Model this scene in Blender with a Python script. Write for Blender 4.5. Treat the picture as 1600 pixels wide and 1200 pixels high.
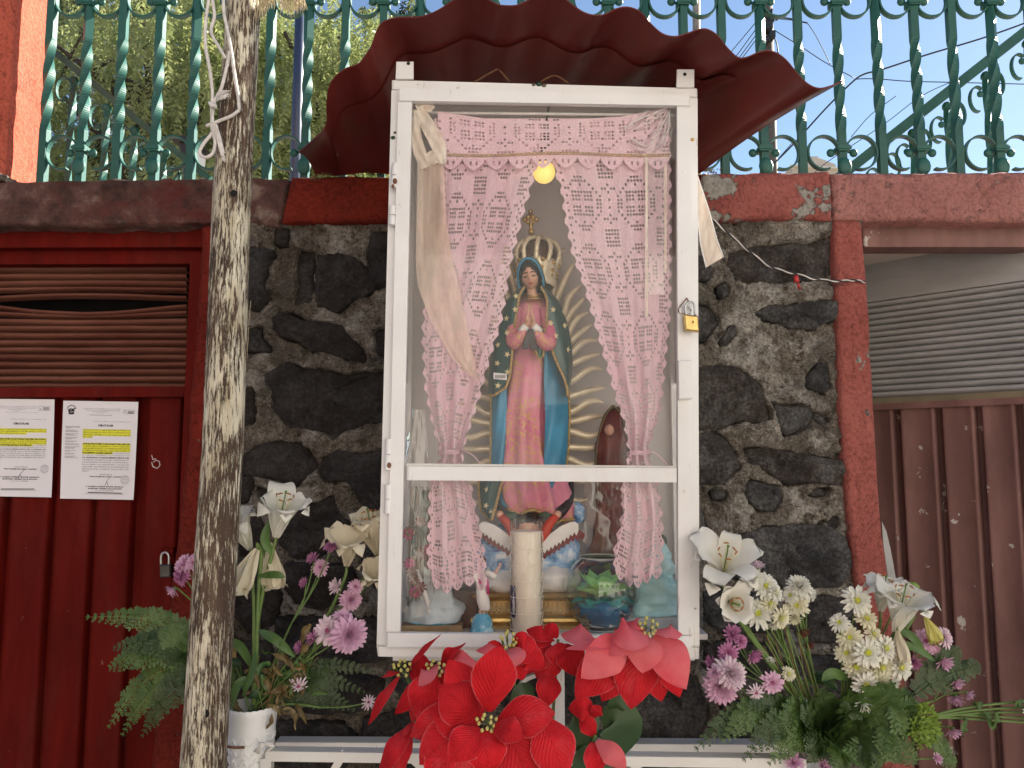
import bpy, math, random
import numpy as np
from mathutils import Vector, Matrix, Quaternion
from mathutils.geometry import tessellate_polygon

for o in list(bpy.data.objects):
    bpy.data.objects.remove(o, do_unlink=True)
S = bpy.context.scene
COL = S.collection
R = random.Random(7)

# ------------------------------------------------------------ camera, world, sun, exposure
CAMPOS = Vector((0.0, -2.0, 1.6))
PITCH = math.radians(5.5)
FPX = 1155.0
cam = bpy.data.cameras.new('camera')
cam.sensor_width = 36.0
cam.lens = FPX / 1600.0 * 36.0
cam.clip_start = 0.05
cam.clip_end = 400.0
camo = bpy.data.objects.new('camera', cam)
COL.objects.link(camo)
camo.location = CAMPOS
camo.rotation_euler = (math.pi / 2 + PITCH, 0, 0)
S.camera = camo

SUN = Vector((1.15, 0.78, 0.78)).normalized()
SUN_EL = math.asin(SUN.z)
world = bpy.data.worlds.new('World')
S.world = world
world.use_nodes = True
wn = world.node_tree.nodes
sky = wn.new('ShaderNodeTexSky')
sky.sky_type = 'NISHITA'
sky.sun_disc = False
sky.sun_elevation = SUN_EL
sky.sun_rotation = math.atan2(SUN.x, SUN.y)
sky.air_density = 1.0
sky.dust_density = 0.15
sky.ozone_density = 1.6
world.node_tree.links.new(sky.outputs[0], wn['Background'].inputs[0])
wn['Background'].inputs[1].default_value = 0.05
sl = bpy.data.lights.new('sun', 'SUN')
sl.energy = 5.0
sl.angle = math.radians(0.5)
sl.color = (1.0, 0.93, 0.82)
so = bpy.data.objects.new('sun', sl)
COL.objects.link(so)
so.rotation_euler = SUN.to_track_quat('Z', 'Y').to_euler()
so.location = (6, 6, 9)
S.view_settings.view_transform = 'Standard'
S.view_settings.look = 'None'
S.view_settings.exposure = 1.9
S.view_settings.gamma = 1.0
S.view_settings.use_curve_mapping = False
S.cycles.max_bounces = 10
S.cycles.transparent_max_bounces = 24

# ------------------------------------------------------------ helpers
FWD = Vector((0, math.cos(PITCH), math.sin(PITCH)))
UPV = Vector((0, -math.sin(PITCH), math.cos(PITCH)))
RGT = Vector((1, 0, 0))

def P(px, py, Y):
    """the point of the place at depth Y (world y) that was measured at pixel (px, py) of the photograph"""
    d = FWD + RGT * ((px - 800) / FPX) + UPV * ((600 - py) / FPX)
    return CAMPOS + d * ((Y - CAMPOS.y) / d.y)

def PX(Y):
    """metres per photo pixel at depth Y"""
    return (Y + 2.0) / FPX

def PL(pts, Y):
    return [P(a, b, Y) for a, b in pts]

def lerp(a, b, t):
    return a + (b - a) * t

def interp(tab, t):
    """piecewise linear lookup in [(t, value), ...]"""
    if t <= tab[0][0]:
        return tab[0][1]
    for (a, va), (b, vb) in zip(tab, tab[1:]):
        if t <= b:
            k = (t - a) / (b - a) if b > a else 0
            return va + (vb - va) * k
    return tab[-1][1]

# numpy value noise
_perm = np.random.RandomState(3).rand(4096)
def _h(i, j, k):
    return _perm[(i * 73 + j * 179 + k * 283 + ((i * j) ^ (k * 13 + j * 7))) & 4095]
def vnoise(x, y, z=0.0):
    x = np.asarray(x, float); y = np.asarray(y, float); z = np.asarray(z, float) + 0 * x
    i = np.floor(x).astype(int); j = np.floor(y).astype(int); k = np.floor(z).astype(int)
    u = x - i; v = y - j; w = z - k
    u = u * u * (3 - 2 * u); v = v * v * (3 - 2 * v); w = w * w * (3 - 2 * w)
    r = 0
    for a in (0, 1):
        for b in (0, 1):
            for c in (0, 1):
                r = r + _h(i + a, j + b, k + c) * (u if a else 1 - u) * (v if b else 1 - v) * (w if c else 1 - w)
    return r * 2 - 1
def fbm(x, y, z=0.0, octs=4, g=0.5):
    r = 0; a = 1.0; t = 0
    for o in range(octs):
        r = r + a * vnoise(np.asarray(x) * 2 ** o + 17.3 * o, np.asarray(y) * 2 ** o + 5.1 * o, np.asarray(z) * 2 ** o + 3.7 * o)
        t += a; a *= g
    return r / t

ORG = {}
def org(o):
    while o is not None and o.parent is not None:
        o = o.parent
    return ORG.get(o.name, Vector()) if o is not None else Vector()

def tag(o, label=None, cat=None, group=None, kind=None):
    if label: o['label'] = label
    if cat: o['category'] = cat
    if group: o['group'] = group
    if kind: o['kind'] = kind
    return o

def thing(name, label, cat, loc, group=None):
    o = bpy.data.objects.new(name, None)
    o.empty_display_size = 0.05
    COL.objects.link(o)
    o.location = loc
    ORG[o.name] = Vector(loc)
    return tag(o, label, cat, group)

class MB:
    def __init__(self):
        self.v = []; self.f = []; self.uv = {}
    def add(self, vs, fs):
        n = len(self.v)
        self.v.extend([tuple(p) for p in vs])
        self.f.extend([tuple(i + n for i in f) for f in fs])
        return n
    def box(self, c, s, rot=None):
        c = Vector(c); q = []
        for z in (-.5, .5):
            for x, y in ((-.5, -.5), (.5, -.5), (.5, .5), (-.5, .5)):
                p = Vector((x * s[0], y * s[1], z * s[2]))
                if rot is not None: p = rot @ p
                q.append(c + p)
        self.add(q, [(0, 3, 2, 1), (4, 5, 6, 7), (0, 1, 5, 4), (1, 2, 6, 5), (2, 3, 7, 6), (3, 0, 4, 7)])
        return self
    def quadbox(self, pts, Y0, Y1, bev=0.0):
        """four photo corners measured on the plane Y0, a block running back to Y1; bev chamfers the front"""
        fr = PL(pts, Y0)
        return self.prism(fr, Y1 - Y0, bev)
    def prism(self, front, dy, bev=0.0):
        front = [Vector(p) for p in front]
        n = len(front)
        nr = sum((front[i].x * front[(i + 1) % n].z - front[(i + 1) % n].x * front[i].z) for i in range(n))
        if nr < 0: front = front[::-1]
        c = sum(front, Vector()) / n
        tris = tessellate_polygon([front])
        vs = []; fs = []
        if bev > 0:
            ins = []
            for p in front:
                d = (c - p); d.normalize()
                ins.append(p + d * bev * 1.4)
            vs = ins + [p + Vector((0, bev, 0)) for p in front] + [p + Vector((0, dy, 0)) for p in front]
            L = 3
        else:
            vs = front + [p + Vector((0, dy, 0)) for p in front]
            L = 2
        if n == 4: fs.append((0, 1, 2, 3))
        else: fs += [self._ccw(vs, t) for t in tris]
        for l in range(L - 1):
            for i in range(n):
                j = (i + 1) % n
                fs.append((l * n + j, l * n + i, (l + 1) * n + i, (l + 1) * n + j))
        b = (L - 1) * n
        if n == 4: fs.append((b + 3, b + 2, b + 1, b))
        else: fs += [tuple(b + i for i in self._ccw(vs, t)[::-1]) for t in tris]
        self.add(vs, fs)
        return self
    @staticmethod
    def _ccw(vs, t):
        a, b, c = (vs[i] for i in t)
        return tuple(t) if (b - a).cross(c - a).y < 0 else tuple(t)[::-1]
    def tube(self, path, r, n=6, cap=True, flat=None):
        """round tube; r a number or a list; flat=(a, b) makes a rectangle-ish ellipse with b along Y"""
        path = [Vector(p) for p in path]
        m = len(path)
        rs = r if isinstance(r, (list, tuple)) else [r] * m
        base = len(self.v)
        up = None
        vs = []
        for i, p in enumerate(path):
            t = (path[min(i + 1, m - 1)] - path[max(i - 1, 0)])
            if t.length < 1e-9: t = Vector((0, 0, 1))
            t.normalize()
            if up is None:
                up = Vector((0, 1, 0)) if abs(t.y) < .9 else Vector((1, 0, 0))
            s = t.cross(up)
            if s.length < 1e-6: s = t.cross(Vector((1, .3, 0)))
            s.normalize(); up = s.cross(t).normalized()
            for k in range(n):
                a = 2 * math.pi * (k + .5) / n
                vs.append(p + s * math.cos(a) * rs[i] + up * math.sin(a) * rs[i])
        fs = []
        for i in range(m - 1):
            for k in range(n):
                l = (k + 1) % n
                fs.append((i * n + k, (i + 1) * n + k, (i + 1) * n + l, i * n + l))
        if cap:
            fs.append(tuple(range(n))); fs.append(tuple((m - 1) * n + k for k in reversed(range(n))))
        self.add(vs, fs)
        return self
    def strap(self, path, th, wy, yoff=0.0):
        """flat iron bent in the XZ plane: thickness th in the plane, width wy along Y"""
        path = [Vector(p) for p in path]; m = len(path); vs = []; fs = []
        for i, p in enumerate(path):
            t = path[min(i + 1, m - 1)] - path[max(i - 1, 0)]
            t.y = 0; t.normalize()
            s = Vector((-t.z, 0, t.x)) * th * .5
            y = Vector((0, wy * .5, 0))
            vs += [p + s - y, p + s + y, p - s + y, p - s - y]
        for i in range(m - 1):
            for k in range(4):
                l = (k + 1) % 4
                fs.append((i * 4 + k, i * 4 + l, (i + 1) * 4 + l, (i + 1) * 4 + k))
        fs.append((0, 3, 2, 1)); b = (m - 1) * 4; fs.append((b, b + 1, b + 2, b + 3))
        self.add(vs, fs)
        return self
    def lathe(self, prof, c, n=20, squash=1.0, cap=False):
        c = Vector(c); vs = []; fs = []
        for r, z in prof:
            for k in range(n):
                a = 2 * math.pi * k / n
                vs.append(c + Vector((r * math.cos(a), r * math.sin(a) * squash, z)))
        m = len(prof)
        for i in range(m - 1):
            for k in range(n):
                l = (k + 1) % n
                fs.append((i * n + k, i * n + l, (i + 1) * n + l, (i + 1) * n + k))
        if cap:
            fs.append(tuple(reversed(range(n)))); fs.append(tuple((m - 1) * n + k for k in range(n)))
        self.add(vs, fs)
        return self
    def ball(self, c, r, n=8, sq=(1, 1, 1), rot=None):
        c = Vector(c); vs = []; fs = []; m = max(4, n // 2 + 1)
        for i in range(m + 1):
            th = math.pi * i / m
            for k in range(n):
                a = 2 * math.pi * k / n
                p = Vector((r * sq[0] * math.sin(th) * math.cos(a), r * sq[1] * math.sin(th) * math.sin(a), r * sq[2] * math.cos(th)))
                if rot is not None: p = rot @ p
                vs.append(c + p)
        for i in range(m):
            for k in range(n):
                l = (k + 1) % n
                fs.append((i * n + k, (i + 1) * n + k, (i + 1) * n + l, i * n + l))
        self.add(vs, fs)
        return self
    def grid(self, G, closed=False):
        """G[i][j] of points"""
        ni = len(G); nj = len(G[0])
        fs = []
        for i in range(ni - 1):
            for j in range(nj - 1 if not closed else nj):
                l = (j + 1) % nj
                fs.append((i * nj + j, i * nj + l, (i + 1) * nj + l, (i + 1) * nj + j))
        self.add([p for row in G for p in row], fs)
        return self
    def mesh(self, name, material, o=Vector(), smooth=True):
        me = bpy.data.meshes.new(name)
        arr = [(p[0] - o[0], p[1] - o[1], p[2] - o[2]) for p in self.v]
        me.from_pydata(arr, [], self.f)
        if smooth:
            me.polygons.foreach_set('use_smooth', [True] * len(me.polygons))
        me.materials.append(material)
        me.update()
        return me
    def build(self, name, material, parent=None, smooth=False, kind=None, label=None, sharp=None):
        o0 = org(parent)
        me = self.mesh(name, material, o0, smooth)
        if sharp:
            me.set_sharp_from_angle(angle=math.radians(sharp))
        o = bpy.data.objects.new(name, me)
        COL.objects.link(o)
        if parent is not None: o.parent = parent
        else: ORG[o.name] = Vector()
        if kind: o['kind'] = kind
        if label: o['label'] = label
        return o

def solo(mb, name, material, label, cat, group=None, smooth=False, kind=None, sharp=None):
    """a thing that is one mesh: its origin goes to its own foot"""
    xs = [p[0] for p in mb.v]; ys = [p[1] for p in mb.v]; zs = [p[2] for p in mb.v]
    c = Vector(((min(xs) + max(xs)) / 2, (min(ys) + max(ys)) / 2, min(zs)))
    me = mb.mesh(name, material, c, smooth)
    if sharp: me.set_sharp_from_angle(angle=math.radians(sharp))
    o = bpy.data.objects.new(name, me)
    COL.objects.link(o)
    o.location = c
    ORG[o.name] = c
    return tag(o, label, cat, group, kind)

def put(me, name, parent, loc, quat=None, scale=1.0):
    o = bpy.data.objects.new(name, me)
    COL.objects.link(o)
    if parent is not None:
        o.parent = parent
        o.location = Vector(loc) - org(parent)
    else:
        o.location = loc
    if quat is not None:
        o.rotation_mode = 'QUATERNION'; o.rotation_quaternion = quat
    o.scale = (scale, scale, scale) if not isinstance(scale, (tuple, list)) else scale
    return o

def smooth_path(pts, n=8):
    """Catmull-Rom through the points"""
    pts = [Vector(p) for p in pts]
    if len(pts) < 3:
        return [pts[0].lerp(pts[-1], i / n) for i in range(n + 1)]
    out = []
    q = [pts[0] * 2 - pts[1]] + pts + [pts[-1] * 2 - pts[-2]]
    for i in range(1, len(q) - 2):
        a, b, c, d = q[i - 1], q[i], q[i + 1], q[i + 2]
        for k in range(n):
            t = k / n
            out.append(0.5 * ((2 * b) + (c - a) * t + (2 * a - 5 * b + 4 * c - d) * t * t + (3 * b - a - 3 * c + d) * t ** 3))
    out.append(pts[-1])
    return out

# ------------------------------------------------------------ materials
def _n(nt, t, **kw):
    n = nt.nodes.new(t)
    for k, v in kw.items(): setattr(n, k, v)
    return n

class Mat:
    """small builder for procedural node materials"""
    def __init__(self, name, rough=0.6, metal=0.0, spec=0.5):
        self.m = bpy.data.materials.new(name)
        self.m.use_nodes = True
        self.nt = self.m.node_tree
        self.b = self.nt.nodes['Principled BSDF']
        self.out = self.nt.nodes['Material Output']
        self.b.inputs['Roughness'].default_value = rough
        self.b.inputs['Metallic'].default_value = metal
        self.b.inputs['Specular IOR Level'].default_value = spec
        self.tc = _n(self.nt, 'ShaderNodeTexCoord')
        self.L = self.nt.links.new
    def coord(self, scale=(1, 1, 1), src='Object', rot=(0, 0, 0)):
        mp = _n(self.nt, 'ShaderNodeMapping')
        mp.inputs['Scale'].default_value = scale
        mp.inputs['Rotation'].default_value = rot
        self.L(self.tc.outputs[src], mp.inputs['Vector'])
        return mp.outputs[0]
    def noise(self, scale=5, detail=5, rough=.55, stretch=(1, 1, 1), dist=0.0, src='Object'):
        t = _n(self.nt, 'ShaderNodeTexNoise')
        t.inputs['Scale'].default_value = scale
        t.inputs['Detail'].default_value = detail
        t.inputs['Roughness'].default_value = rough
        t.inputs['Distortion'].default_value = dist
        self.L(self.coord(stretch, src), t.inputs['Vector'])
        return t.outputs['Fac']
    def voro(self, scale=5, stretch=(1, 1, 1), feature='F1'):
        t = _n(self.nt, 'ShaderNodeTexVoronoi', feature=feature)
        t.inputs['Scale'].default_value = scale
        self.L(self.coord(stretch), t.inputs['Vector'])
        return t.outputs['Distance']
    def ramp(self, fac, stops, interp='LINEAR'):
        r = _n(self.nt, 'ShaderNodeValToRGB')
        r.color_ramp.interpolation = interp
        e = r.color_ramp.elements
        while len(e) < len(stops): e.new(0.5)
        for el, (p, c) in zip(e, stops):
            el.position = p
            el.color = (c[0], c[1], c[2], 1) if isinstance(c, (tuple, list)) else (c, c, c, 1)
        self.L(fac, r.inputs[0])
        return r.outputs[0]
    def mix(self, fac, a, b, mode='MIX'):
        x = _n(self.nt, 'ShaderNodeMix', data_type='RGBA', blend_type=mode)
        for sock, val in ((x.inputs[0], fac), (x.inputs[6], a), (x.inputs[7], b)):
            if hasattr(val, 'is_linked'): self.L(val, sock)
            elif isinstance(val, (tuple, list)): sock.default_value = (val[0], val[1], val[2], 1)
            else: sock.default_value = val
        return x.outputs[2]
    def math(self, op, a, b=None):
        x = _n(self.nt, 'ShaderNodeMath', operation=op)
        for sock, val in ((x.inputs[0], a), (x.inputs[1], b)):
            if val is None: continue
            if hasattr(val, 'is_linked'): self.L(val, sock)
            else: sock.default_value = val
        return x.outputs[0]
    def color(self, c):
        if hasattr(c, 'is_linked'): self.L(c, self.b.inputs['Base Color'])
        else: self.b.inputs['Base Color'].default_value = (c[0], c[1], c[2], 1)
        return self
    def rough(self, c):
        self.L(c, self.b.inputs['Roughness']); return self
    def bump(self, h, strength=.4, dist=.01):
        bp = _n(self.nt, 'ShaderNodeBump')
        bp.inputs['Strength'].default_value = strength
        bp.inputs['Distance'].default_value = dist
        self.L(h, bp.inputs['Height'])
        self.L(bp.outputs[0], self.b.inputs['Normal'])
        return self
    def trans(self, w=.3, col=None):
        """thin sheet that lets some light through"""
        t = _n(self.nt, 'ShaderNodeBsdfTranslucent')
        src = self.b.inputs['Base Color']
        if col is not None: t.inputs[0].default_value = (*col, 1)
        elif src.is_linked: self.L(src.links[0].from_socket, t.inputs[0])
        else: t.inputs[0].default_value = src.default_value
        mx = _n(self.nt, 'ShaderNodeMixShader')
        mx.inputs[0].default_value = w
        self.L(self.b.outputs[0], mx.inputs[1]); self.L(t.outputs[0], mx.inputs[2])
        self.L(mx.outputs[0], self.out.inputs[0])
        return self
    def thin(self, alpha):
        """veil: part of the light passes straight through"""
        t = _n(self.nt, 'ShaderNodeBsdfTransparent')
        mx = _n(self.nt, 'ShaderNodeMixShader')
        if hasattr(alpha, 'is_linked'): self.L(alpha, mx.inputs[0])
        else: mx.inputs[0].default_value = alpha
        self.L(t.outputs[0], mx.inputs[1]); self.L(self.b.outputs[0], mx.inputs[2])
        self.L(mx.outputs[0], self.out.inputs[0])
        return self

def simple(name, col, rough=.6, metal=0, var=.25, scale=20, bump=0, spec=.5, bdist=.003):
    m = Mat(name, rough, metal, spec)
    n = m.noise(scale, 5)
    a = tuple(max(0, c * (1 - var)) for c in col); b = tuple(min(1, c * (1 + var)) for c in col)
    m.color(m.ramp(n, [(.3, a), (.7, b)]))
    if bump: m.bump(m.noise(scale * 4, 4), bump, bdist)
    return m

def pane(name, tint=(1, 1, 1), refl=.10, rough=0.02, dirt=.03, edge=0):
    m = Mat(name)
    nt = m.nt
    t = _n(nt, 'ShaderNodeBsdfTransparent'); t.inputs[0].default_value = (*tint, 1)
    if edge:
        lw = _n(nt, 'ShaderNodeLayerWeight'); lw.inputs[0].default_value = .5
        m.L(m.ramp(lw.outputs['Facing'], [(.55, tint), (.93, tuple(c * edge for c in tint))]), t.inputs[0])
    g = _n(nt, 'ShaderNodeBsdfGlossy'); g.inputs['Roughness'].default_value = rough
    fr = _n(nt, 'ShaderNodeFresnel'); fr.inputs[0].default_value = 1.5
    k = m.math('MULTIPLY', fr.outputs[0], refl / .04)
    k = m.math('MINIMUM', k, .8)
    mx = _n(nt, 'ShaderNodeMixShader')
    m.L(k, mx.inputs[0]); m.L(t.outputs[0], mx.inputs[1]); m.L(g.outputs[0], mx.inputs[2])
    d = _n(nt, 'ShaderNodeBsdfDiffuse'); d.inputs[0].default_value = (.8, .78, .74, 1)
    mx2 = _n(nt, 'ShaderNodeMixShader')
    dn = m.ramp(m.noise(9, 6, .65, (1, 1, .5)), [(.48, dirt * .1), (.72, dirt * 3)])
    m.L(dn, mx2.inputs[0]); m.L(mx.outputs[0], mx2.inputs[1]); m.L(d.outputs[0], mx2.inputs[2])
    m.L(mx2.outputs[0], m.out.inputs[0])
    return m

M = {}
def make_materials():
    # white gloss paint on the cabinet: brush marks, a few chips
    def white(name, base, chips):
        m = Mat(name, .38)
        n = m.noise(6, 5)
        c = m.ramp(n, [(.3, tuple(k * .9 for k in base)), (.7, base)])
        ch = m.ramp(m.noise(36, 7, .74), [(.67, 0.0), (.69, 1.0)])
        cc = m.mix(m.noise(70, 2), (.34, .27, .12), (.13, .07, .04))
        c = m.mix(m.math('MULTIPLY', ch, chips), c, cc)
        st = m.ramp(m.noise(3, 6, .6, (1, 1, .35)), [(.50, 0.0), (.78, .5)])
        c = m.mix(st, c, (.46, .40, .32))
        sc = m.ramp(m.noise(120, 4, .7, (1, 1, .12)), [(.66, 0.0), (.70, .5)])
        c = m.mix(sc, c, (.40, .34, .27))
        m.color(c)
        m.bump(m.noise(60, 4, .6, (1, 1, .25)), .18, .002)
        M[name] = m.m
    white('white_paint', (.82, .81, .80), .9)
    white('white_rack', (.74, .72, .68), 1.0)
    # red wall paint
    def paint(name, col, dark, chip, chipcol, bumpk=.5, chip_at=.68, scale=9):
        m = Mat(name, .85, 0, .12)
        c = m.ramp(m.noise(7, 6), [(.3, dark), (.7, col)])
        st = m.ramp(m.noise(4, 5, .6, (2.5, 1, .4)), [(.55, 0.0), (.85, .5)])
        c = m.mix(st, c, tuple(k * .45 for k in dark))
        ch = m.ramp(m.noise(scale, 8, .62, (1, 1, 1.2)), [(chip_at, 0.0), (chip_at + .02, 1.0)])
        cc = m.mix(m.noise(55, 3), chipcol, tuple(k * .55 for k in chipcol))
        c = m.mix(m.math('MULTIPLY', ch, chip), c, cc)
        gr = m.ramp(m.noise(95, 5, .7), [(.32, .62), (.5, 1.0), (.7, 1.22)])
        c = m.mix(1.0, c, gr, 'MULTIPLY')
        ck = m.ramp(m.math('ABSOLUTE', m.math('SUBTRACT', m.noise(7, 7, .62, (1, 1, .7), .8), .5)), [(.0, .35), (.005, 1.0)])
        c = m.mix(1.0, c, ck, 'MULTIPLY')
        m.color(c)
        h = m.math('ADD', m.noise(42, 7, .72), m.math('MULTIPLY', ch, -.5))
        m.bump(h, min(1, bumpk + .25), .02)
        M[name] = m.m
    paint('red_beam', (.27, .034, .018), (.14, .018, .010), .7, (.42, .38, .31), .8, .685, 12)
    paint('pink_beam', (.52, .235, .205), (.40, .165, .142), .5, (.36, .25, .22), .9, .62, 22)  # pale pink carries the lens flare over the red paint
    paint('chipped_beam', (.44, .145, .12), (.33, .09, .075), 1, (.50, .46, .40), .8, .545, 11)  # red lifted towards pink by flare, held in the colour; chips are real
    paint('jamb_red', (.25, .030, .018), (.15, .018, .011), .7, (.36, .20, .15), .8, .66, 12)
    paint('jamb_pink', (.46, .145, .118), (.36, .10, .082), .3, (.34, .20, .17), .9, .70)  # jamb red desaturated for the flare, in the paint itself
    paint('pillar_paint', (.56, .125, .078), (.50, .105, .066), .1, (.3, .2, .15), .45, .74)
    # weathered concrete beam with remains of red
    m = Mat('weathered_beam', .9)
    c = m.ramp(m.noise(13, 8, .7), [(.30, (.030, .017, .013)), (.44, (.11, .045, .034)), (.56, (.19, .088, .068)), (.72, (.42, .32, .25))])
    d = m.ramp(m.noise(5, 7, .65, (1, 1, 1.3)), [(.5, 0.0), (.62, .85)])
    c = m.mix(d, c, (.16, .028, .02))
    k = m.ramp(m.noise(24, 7, .7), [(.56, 0.0), (.7, .8)])
    c = m.mix(k, c, (.035, .027, .022))
    m.color(c); m.bump(m.noise(45, 8, .75), 1.0, .022)
    M['weathered_beam'] = m.m
    # mortar and basalt
    m = Mat('mortar', .95, spec=.2)
    c = m.ramp(m.noise(16, 8, .7), [(.25, (.17, .14, .105)), (.48, (.38, .33, .27)), (.75, (.58, .53, .46))])
    sp = m.ramp(m.noise(170, 3, .6), [(.36, .45), (.52, 1.0)])
    c = m.mix(1.0, c, sp, 'MULTIPLY')
    dd = m.ramp(m.noise(4.5, 6, .6), [(.42, 0.0), (.68, .75)])
    c = m.mix(dd, c, (.085, .064, .045))
    pp = m.ramp(m.noise(7, 7, .68), [(.5, 0.0), (.60, .85)])
    c = m.mix(pp, c, (.66, .61, .54))
    gp = m.ramp(m.noise(5.5, 6, .66, (1, 1, 1.4)), [(.52, 0.0), (.62, .8)])
    c = m.mix(gp, c, (.15, .135, .115))
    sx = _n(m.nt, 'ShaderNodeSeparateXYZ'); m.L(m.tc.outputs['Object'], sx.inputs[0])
    left_brown = m.ramp(m.math('ADD', m.math('MULTIPLY', sx.outputs[0], .8), m.noise(3, 5)), [(.16, .36), (.40, 0.0)])  # mask for a browner, darker tint towards negative x, broken by noise
    c = m.mix(left_brown, c, (.085, .058, .036))
    gr = m.ramp(m.noise(130, 4, .7), [(.34, .58), (.5, 1.02), (.64, 1.22)])
    c = m.mix(1.0, c, gr, 'MULTIPLY')
    ck = m.ramp(m.math('ABSOLUTE', m.math('SUBTRACT', m.noise(14, 6, .65, (1, 1, 1), .6), .5)), [(.0, .30), (.012, 1.0)])
    c = m.mix(1.0, c, ck, 'MULTIPLY')
    m.color(c)
    m.bump(m.math('ADD', m.noise(80, 7, .78), m.math('MULTIPLY', m.voro(120), .5)), 1.0, .022)
    M['mortar'] = m.m
    m = Mat('basalt', .82, spec=.35)
    inf = _n(m.nt, 'ShaderNodeObjectInfo')
    c = m.ramp(m.noise(11, 8, .68), [(.30, (.020, .019, .018)), (.48, (.056, .053, .051)), (.66, (.13, .124, .12))])
    c2 = m.ramp(m.noise(14, 7, .65), [(.3, (.034, .019, .013)), (.7, (.10, .064, .044))])
    c = m.mix(m.ramp(inf.outputs['Random'], [(.3, 0.0), (1, .5)]), c, c2)
    sp = m.ramp(m.noise(75, 4, .7), [(.73, 0.0), (.77, .7)])
    c = m.mix(sp, c, (.36, .33, .29))
    du = m.ramp(m.noise(13, 8, .72), [(.47, 0.0), (.72, .75)])
    c = m.mix(du, c, (.25, .235, .22))
    gr = m.ramp(m.noise(110, 5, .72), [(.33, .45), (.5, 1.0), (.66, 1.9)])
    c = m.mix(1.0, c, gr, 'MULTIPLY')
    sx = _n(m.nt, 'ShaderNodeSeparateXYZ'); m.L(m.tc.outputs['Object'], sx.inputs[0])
    left_brown = m.ramp(m.math('ADD', m.math('MULTIPLY', sx.outputs[0], .8), m.noise(3, 5)), [(.2, .6), (.44, 0.0)])  # dark brown tint grows towards negative x
    c = m.mix(left_brown, c, (.020, .012, .008))
    m.color(c); m.bump(m.math('ADD', m.noise(38, 9, .8), m.noise(9, 3)), 1.0, .032)
    M['basalt'] = m.m
    # doors
    m = Mat('door_red', .6, 0, .07)
    c = m.ramp(m.noise(5, 6, .6, (3, 1, .5)), [(.3, (.070, .004, .0025)), (.7, (.14, .008, .005))])
    dk = m.ramp(m.noise(8, 6, .65, (2, 1, .4)), [(.55, 0.0), (.8, .6)])
    c = m.mix(dk, c, (.035, .010, .008))
    fd = m.ramp(m.noise(4, 7, .68, (1.5, 1, .6)), [(.5, 0.0), (.75, .45)])
    c = m.mix(fd, c, (.14, .030, .022))
    sc = m.ramp(m.noise(70, 5, .72, (1, 1, .35)), [(.69, 0.0), (.71, .55)])
    c = m.mix(sc, c, (.30, .15, .12))
    ch = m.ramp(m.noise(30, 5, .6), [(.74, 0.0), (.755, .8)])
    c = m.mix(ch, c, (.45, .36, .33))
    m.color(c); m.bump(m.noise(35, 4, .6, (2, 1, .4)), .15, .003)
    M['door_red'] = m.m
    m = Mat('door_flare_brown', .6, 0, .15)  # door red lifted to grey-brown: lens flare put into the colour
    c = m.ramp(m.noise(5, 6, .6, (2.5, 1, .5)), [(.3, (.16, .082, .072)), (.7, (.27, .145, .128))])
    dk = m.ramp(m.noise(6, 6, .65, (1, 1, .6)), [(.5, 0.0), (.8, .55)])
    c = m.mix(dk, c, (.10, .06, .05))
    ch = m.ramp(m.noise(17, 6, .6), [(.665, 0.0), (.675, .9)])
    c = m.mix(ch, c, (.50, .47, .43))
    m.color(c); m.bump(m.noise(40, 4), .15, .003)
    M['door_flare_brown'] = m.m
    m = Mat('louver_brown', .7, 0, .12)
    c = m.ramp(m.noise(5, 5, .6, (.6, 1, 4)), [(.3, (.10, .030, .020)), (.7, (.19, .078, .052))])
    dk = m.ramp(m.noise(9, 5, .6), [(.55, 0.0), (.8, .5)])
    c = m.mix(dk, c, (.12, .016, .012))
    m.color(c); M['louver_brown'] = m.m
    m = Mat('louver_grey', .55)
    c = m.ramp(m.noise(5, 5, .6, (.6, 1, 3)), [(.3, (.27, .268, .265)), (.7, (.39, .385, .38))])
    m.color(c); M['louver_grey'] = m.m
    M['dark'] = simple('dark_interior', (.006, .005, .005), .9).m
    # railing
    m = Mat('railing_green', .45, 0, .35)
    c = m.ramp(m.noise(9, 5), [(.3, (.012, .070, .056)), (.7, (.028, .122, .096))])
    ch = m.ramp(m.noise(60, 4, .6), [(.74, 0.0), (.76, .8)])
    c = m.mix(ch, c, (.24, .28, .25))
    m.color(c); m.bump(m.noise(90, 3), .15, .002)
    M['railing_green'] = m.m
    # canopy
    m = Mat('canopy_red', .42, 0, .3)
    c = m.ramp(m.noise(4, 6, .6), [(.3, (.105, .014, .012)), (.7, (.165, .026, .021))])
    c = m.mix(m.ramp(m.noise(9, 7, .65), [(.6, 0.0), (.8, .5)]), c, (.05, .016, .014))
    ru = m.ramp(m.noise(6, 8, .7, (1, .4, 1)), [(.56, 0.0), (.68, .7)])
    c = m.mix(ru, c, (.09, .035, .018))
    sc = m.ramp(m.noise(26, 6, .7, (1, .25, 1)), [(.69, 0.0), (.705, .6)])
    c = m.mix(sc, c, (.35, .22, .2))
    m.color(c); m.trans(.10)
    M['canopy_red'] = m.m
    # pole: dark weathered wood, peeling cream paint in vertical flakes
    m = Mat('peeling_pole', .8)
    st = (1, 1, .11)
    wood = m.ramp(m.noise(55, 6, .6, (1, 1, .05)), [(.3, (.028, .015, .009)), (.55, (.085, .048, .028)), (.8, (.17, .11, .068))])
    fl = m.noise(210, 8, .78, (1, 1, .10))
    fl2 = m.noise(9, 5, .6, (1, 1, .6))
    f = m.math('ADD', m.math('MULTIPLY', fl, .80), m.math('MULTIPLY', fl2, .36))
    pk = m.ramp(f, [(.57, 0.0), (.60, 1.0)])
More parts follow.
